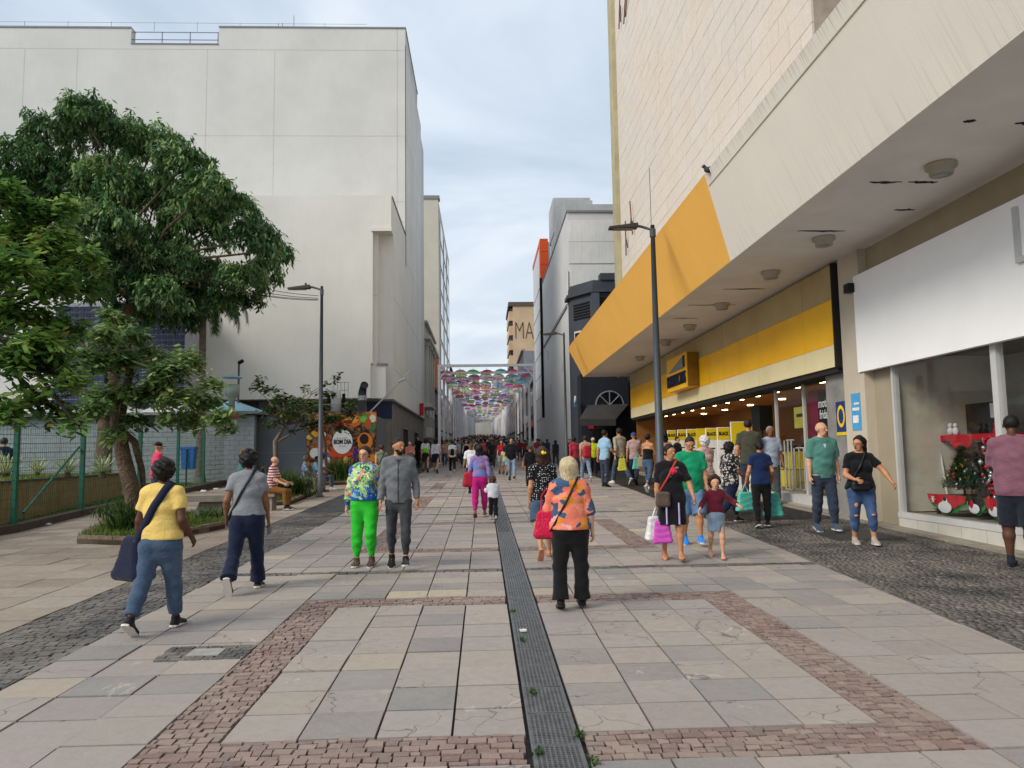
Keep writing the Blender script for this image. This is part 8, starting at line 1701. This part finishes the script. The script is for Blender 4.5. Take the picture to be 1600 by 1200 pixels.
B = person(609, 735, 677, 178, 'person in dark jacket leaning at the store corner', dict(skin='brown', hair=('cap', '17171a'), res=.016, top=dict(m=cloth('dark_plum', '2b2436'), sleeve=1.8), bot=dict(kind='trousers', m=J2), shoe=('shoe', '222222')))
B = person(637, 730, 677, 178, 'man in dark green shirt by the grey wall', dict(skin='tan', hair=('buzz', '4a3a30'), res=.016, top=dict(m=cloth('dark_green', '2c332c'), sleeve=.8), bot=dict(kind='trousers', m=black), shoe=('shoe', '222222')))
B = person(556, 752, 690, 90, 'person in purple top in front of the food mural', dict(skin='dark', hair=('short', '120f0e'), res=.016, top=dict(m=cloth('purple', '3f2a78'), sleeve=.8), bot=dict(kind='trousers', m=black), shoe=('shoe', '222222')))
B = person(391, 752, 686, -20, 'man in pink shirt and dark cap behind the green fence posts', dict(skin='brown', hair=('cap', '1a1a1e'), res=.018, top=dict(m=cloth('pink_polo', 'd23a5c'), sleeve=.8), bot=dict(kind='trousers', m=J2), shoe=('shoe', '222222')))
B = person(6, 775, 684, 30, 'man in navy shirt far left behind the mesh fence', dict(skin='tan', hair=('short', '1a1411'), res=.018, top=dict(m=navy, sleeve=.8), bot=dict(kind='trousers', m=J2), shoe=('shoe', '222222')), Y=24)
# ------------------------------------------------------------------ crowd further on
def crowd_mesh(seed):
    r = random.Random(seed); fem = r.random() < .5; H = 1.64 if fem else 1.73; ph = r.choice([-1, 1]); B = Body(H, fem, r.uniform(.95, 1.2), dict(lh=20 * ph, lk=8 if ph > 0 else 20, rh=-18 * ph, rk=20 if ph > 0 else 8, ls=-14 * ph, rs=14 * ph)); res = .04; parts = []
    f = SF(); B.neckhead(f)
    for sd_ in (-1, 1): B.arm(f, sd_, .002); B.foot(f, sd_); f.seg(B.kn[sd_], B.an[sd_], .04, .025)
    B.torso(f, -.01); parts.append((f.mesh(res * .8), 0))
    f = SF(); B.torso(f, .016); B.butt(f, .012); [B.arm(f, sd_, .014, .7) for sd_ in (-1, 1)]; f.cut((0, 0, -1), -(B.pel[2] - .02 * H)); parts.append((f.mesh(res), 1))
    f = SF(); f.seg(B.pel + V3(0, 0, -.03), B.pel + V3(0, 0, .12), (.16, .12), (.15, .11)); [B.leg(f, sd_, .014, 1.85, hemr=.065) for sd_ in (-1, 1)]; f.cut((0, 0, 1), B.waist[2] - .02); parts.append((f.mesh(res), 2))
    f = SF(); e_ = .016 if fem else .008; f.seg(B.hp(0, -.016, .022), B.hp(0, -.008, .024), ((.046 + e_) * H, (.052 + e_) * H), ((.046 + e_) * H, (.052 + e_) * H)); 
    if fem: f.seg(B.hp(0, -.02, 0), B.hp(0, -.035, -.12), (.055 * H, .04 * H), (.04 * H, .02 * H))
    f.cut((0, .86, -.5), float(np.dot((0, .86, -.5), B.hp(0, .016, .012)))); parts.append((f.mesh(res * .8), 3))
    V = []; Fq = []; mi = []; n = 0
    for (v, q), m in parts: V.append(v); Fq.append(q + n); mi += [m] * len(q); n += len(v)
    return npmesh('person', np.concatenate(V), [np.concatenate(Fq)], True, mi)
skins = [skinm(SK[k]) for k in SK]; tops_ = [cloth('crowd_' + c, c) for c in ('1b1b20', '26262c', 'c9c9cc', '8d3038', '2a3656', 'b5b0a4', '44505c', '7a2a3a', 'c25a4a', '5b7a8c', 'a98c7a', '3d4a36', '8fa3b5', 'd0a03c', 'd8d4cc')]; tn = ['black', 'charcoal', 'white', 'red', 'navy', 'cream', 'slate', 'wine', 'brick red', 'grey blue', 'tan', 'olive', 'light blue', 'mustard', 'off-white']; bn = ['blue jeans', 'dark jeans', 'black jeans', 'black trousers', 'navy trousers', 'brown trousers']; bots_ = [J1, J2, J4, black, navy, cloth('crowd_brown', '4a3c30')]; hairs_ = [hairm(c) for c in ('14100e', '1c1613', '2a1d16', '120e0d', '6a6460')]
cmeshes = [crowd_mesh(100 + i) for i in range(8)]
for me in cmeshes:
    for m in (skins[0], tops_[0], bots_[0], hairs_[0]): me.materials.append(m)
r = random.Random(5); placed = []; n = 0; tries = 0
while n < 215 and tries < 9000:
    tries += 1; u = r.random(); Y = 46 + 170 * u ** 1.25; x = r.uniform(-3.1, 4.6); 
    if Y < 58 and r.random() < .72: continue
    if any(abs(x - a) < .42 and abs(Y - b) < .6 + Y * .004 for a, b in placed): continue
    placed.append((x, Y)); o = bpy.data.objects.new('person', cmeshes[r.randrange(8)]); COL.objects.link(o); s_ = r.uniform(.92, 1.06); o.location = (x, Y, gz(Y)); o.scale = (s_, s_, s_); o.rotation_euler = (0, 0, r.choice([0, math.pi]) + r.gauss(0, .35))
    ix = [r.randrange(len(l)) for l in (skins, tops_, bots_, hairs_)]
    for k, lst in enumerate((skins, tops_, bots_, hairs_)): o.material_slots[k].link = 'OBJECT'; o.material_slots[k].material = lst[ix[k]]
    tag(o, f'person in {tn[ix[1]]} top and {bn[ix[2]]} in the crowd, ' + ('nearest the first frame' if Y < 68 else 'under the first umbrellas' if Y < 100 else 'far down the street'), 'person', 'distant crowd under the umbrellas'); n += 1
# people close to the shops on the right, half in shade
for i, (px, Y, t_) in enumerate(((868, 50, 1), (890, 46, 0), (905, 47, 12), (925, 44, 1), (938, 43, 8), (855, 55, 4), (843, 57, 5), (958, 42, 0), (1000, 36, 1), (1058, 30, 0), (672, 50, 0), (716, 50, 12), (745, 44, 1))):
    w = W(px, 700, Y); o = bpy.data.objects.new('person', cmeshes[i % 8]); COL.objects.link(o); o.location = (w.x, Y, gz(Y)); o.rotation_euler = (0, 0, [0, 3.1][i % 2] + i * .1)
    for k, lst in enumerate((skins, tops_, bots_, hairs_)): o.material_slots[k].link = 'OBJECT'; o.material_slots[k].material = lst[(i * 7 + k) % len(lst)] if k != 1 else tops_[t_]
    tag(o, f'passer-by in {tn[t_]} top ' + ('by the charcoal corner building' if px > 820 and px < 990 else 'at the yellow store end' if px > 990 else 'before the umbrella frames'), 'person', 'passers-by near the shop fronts')
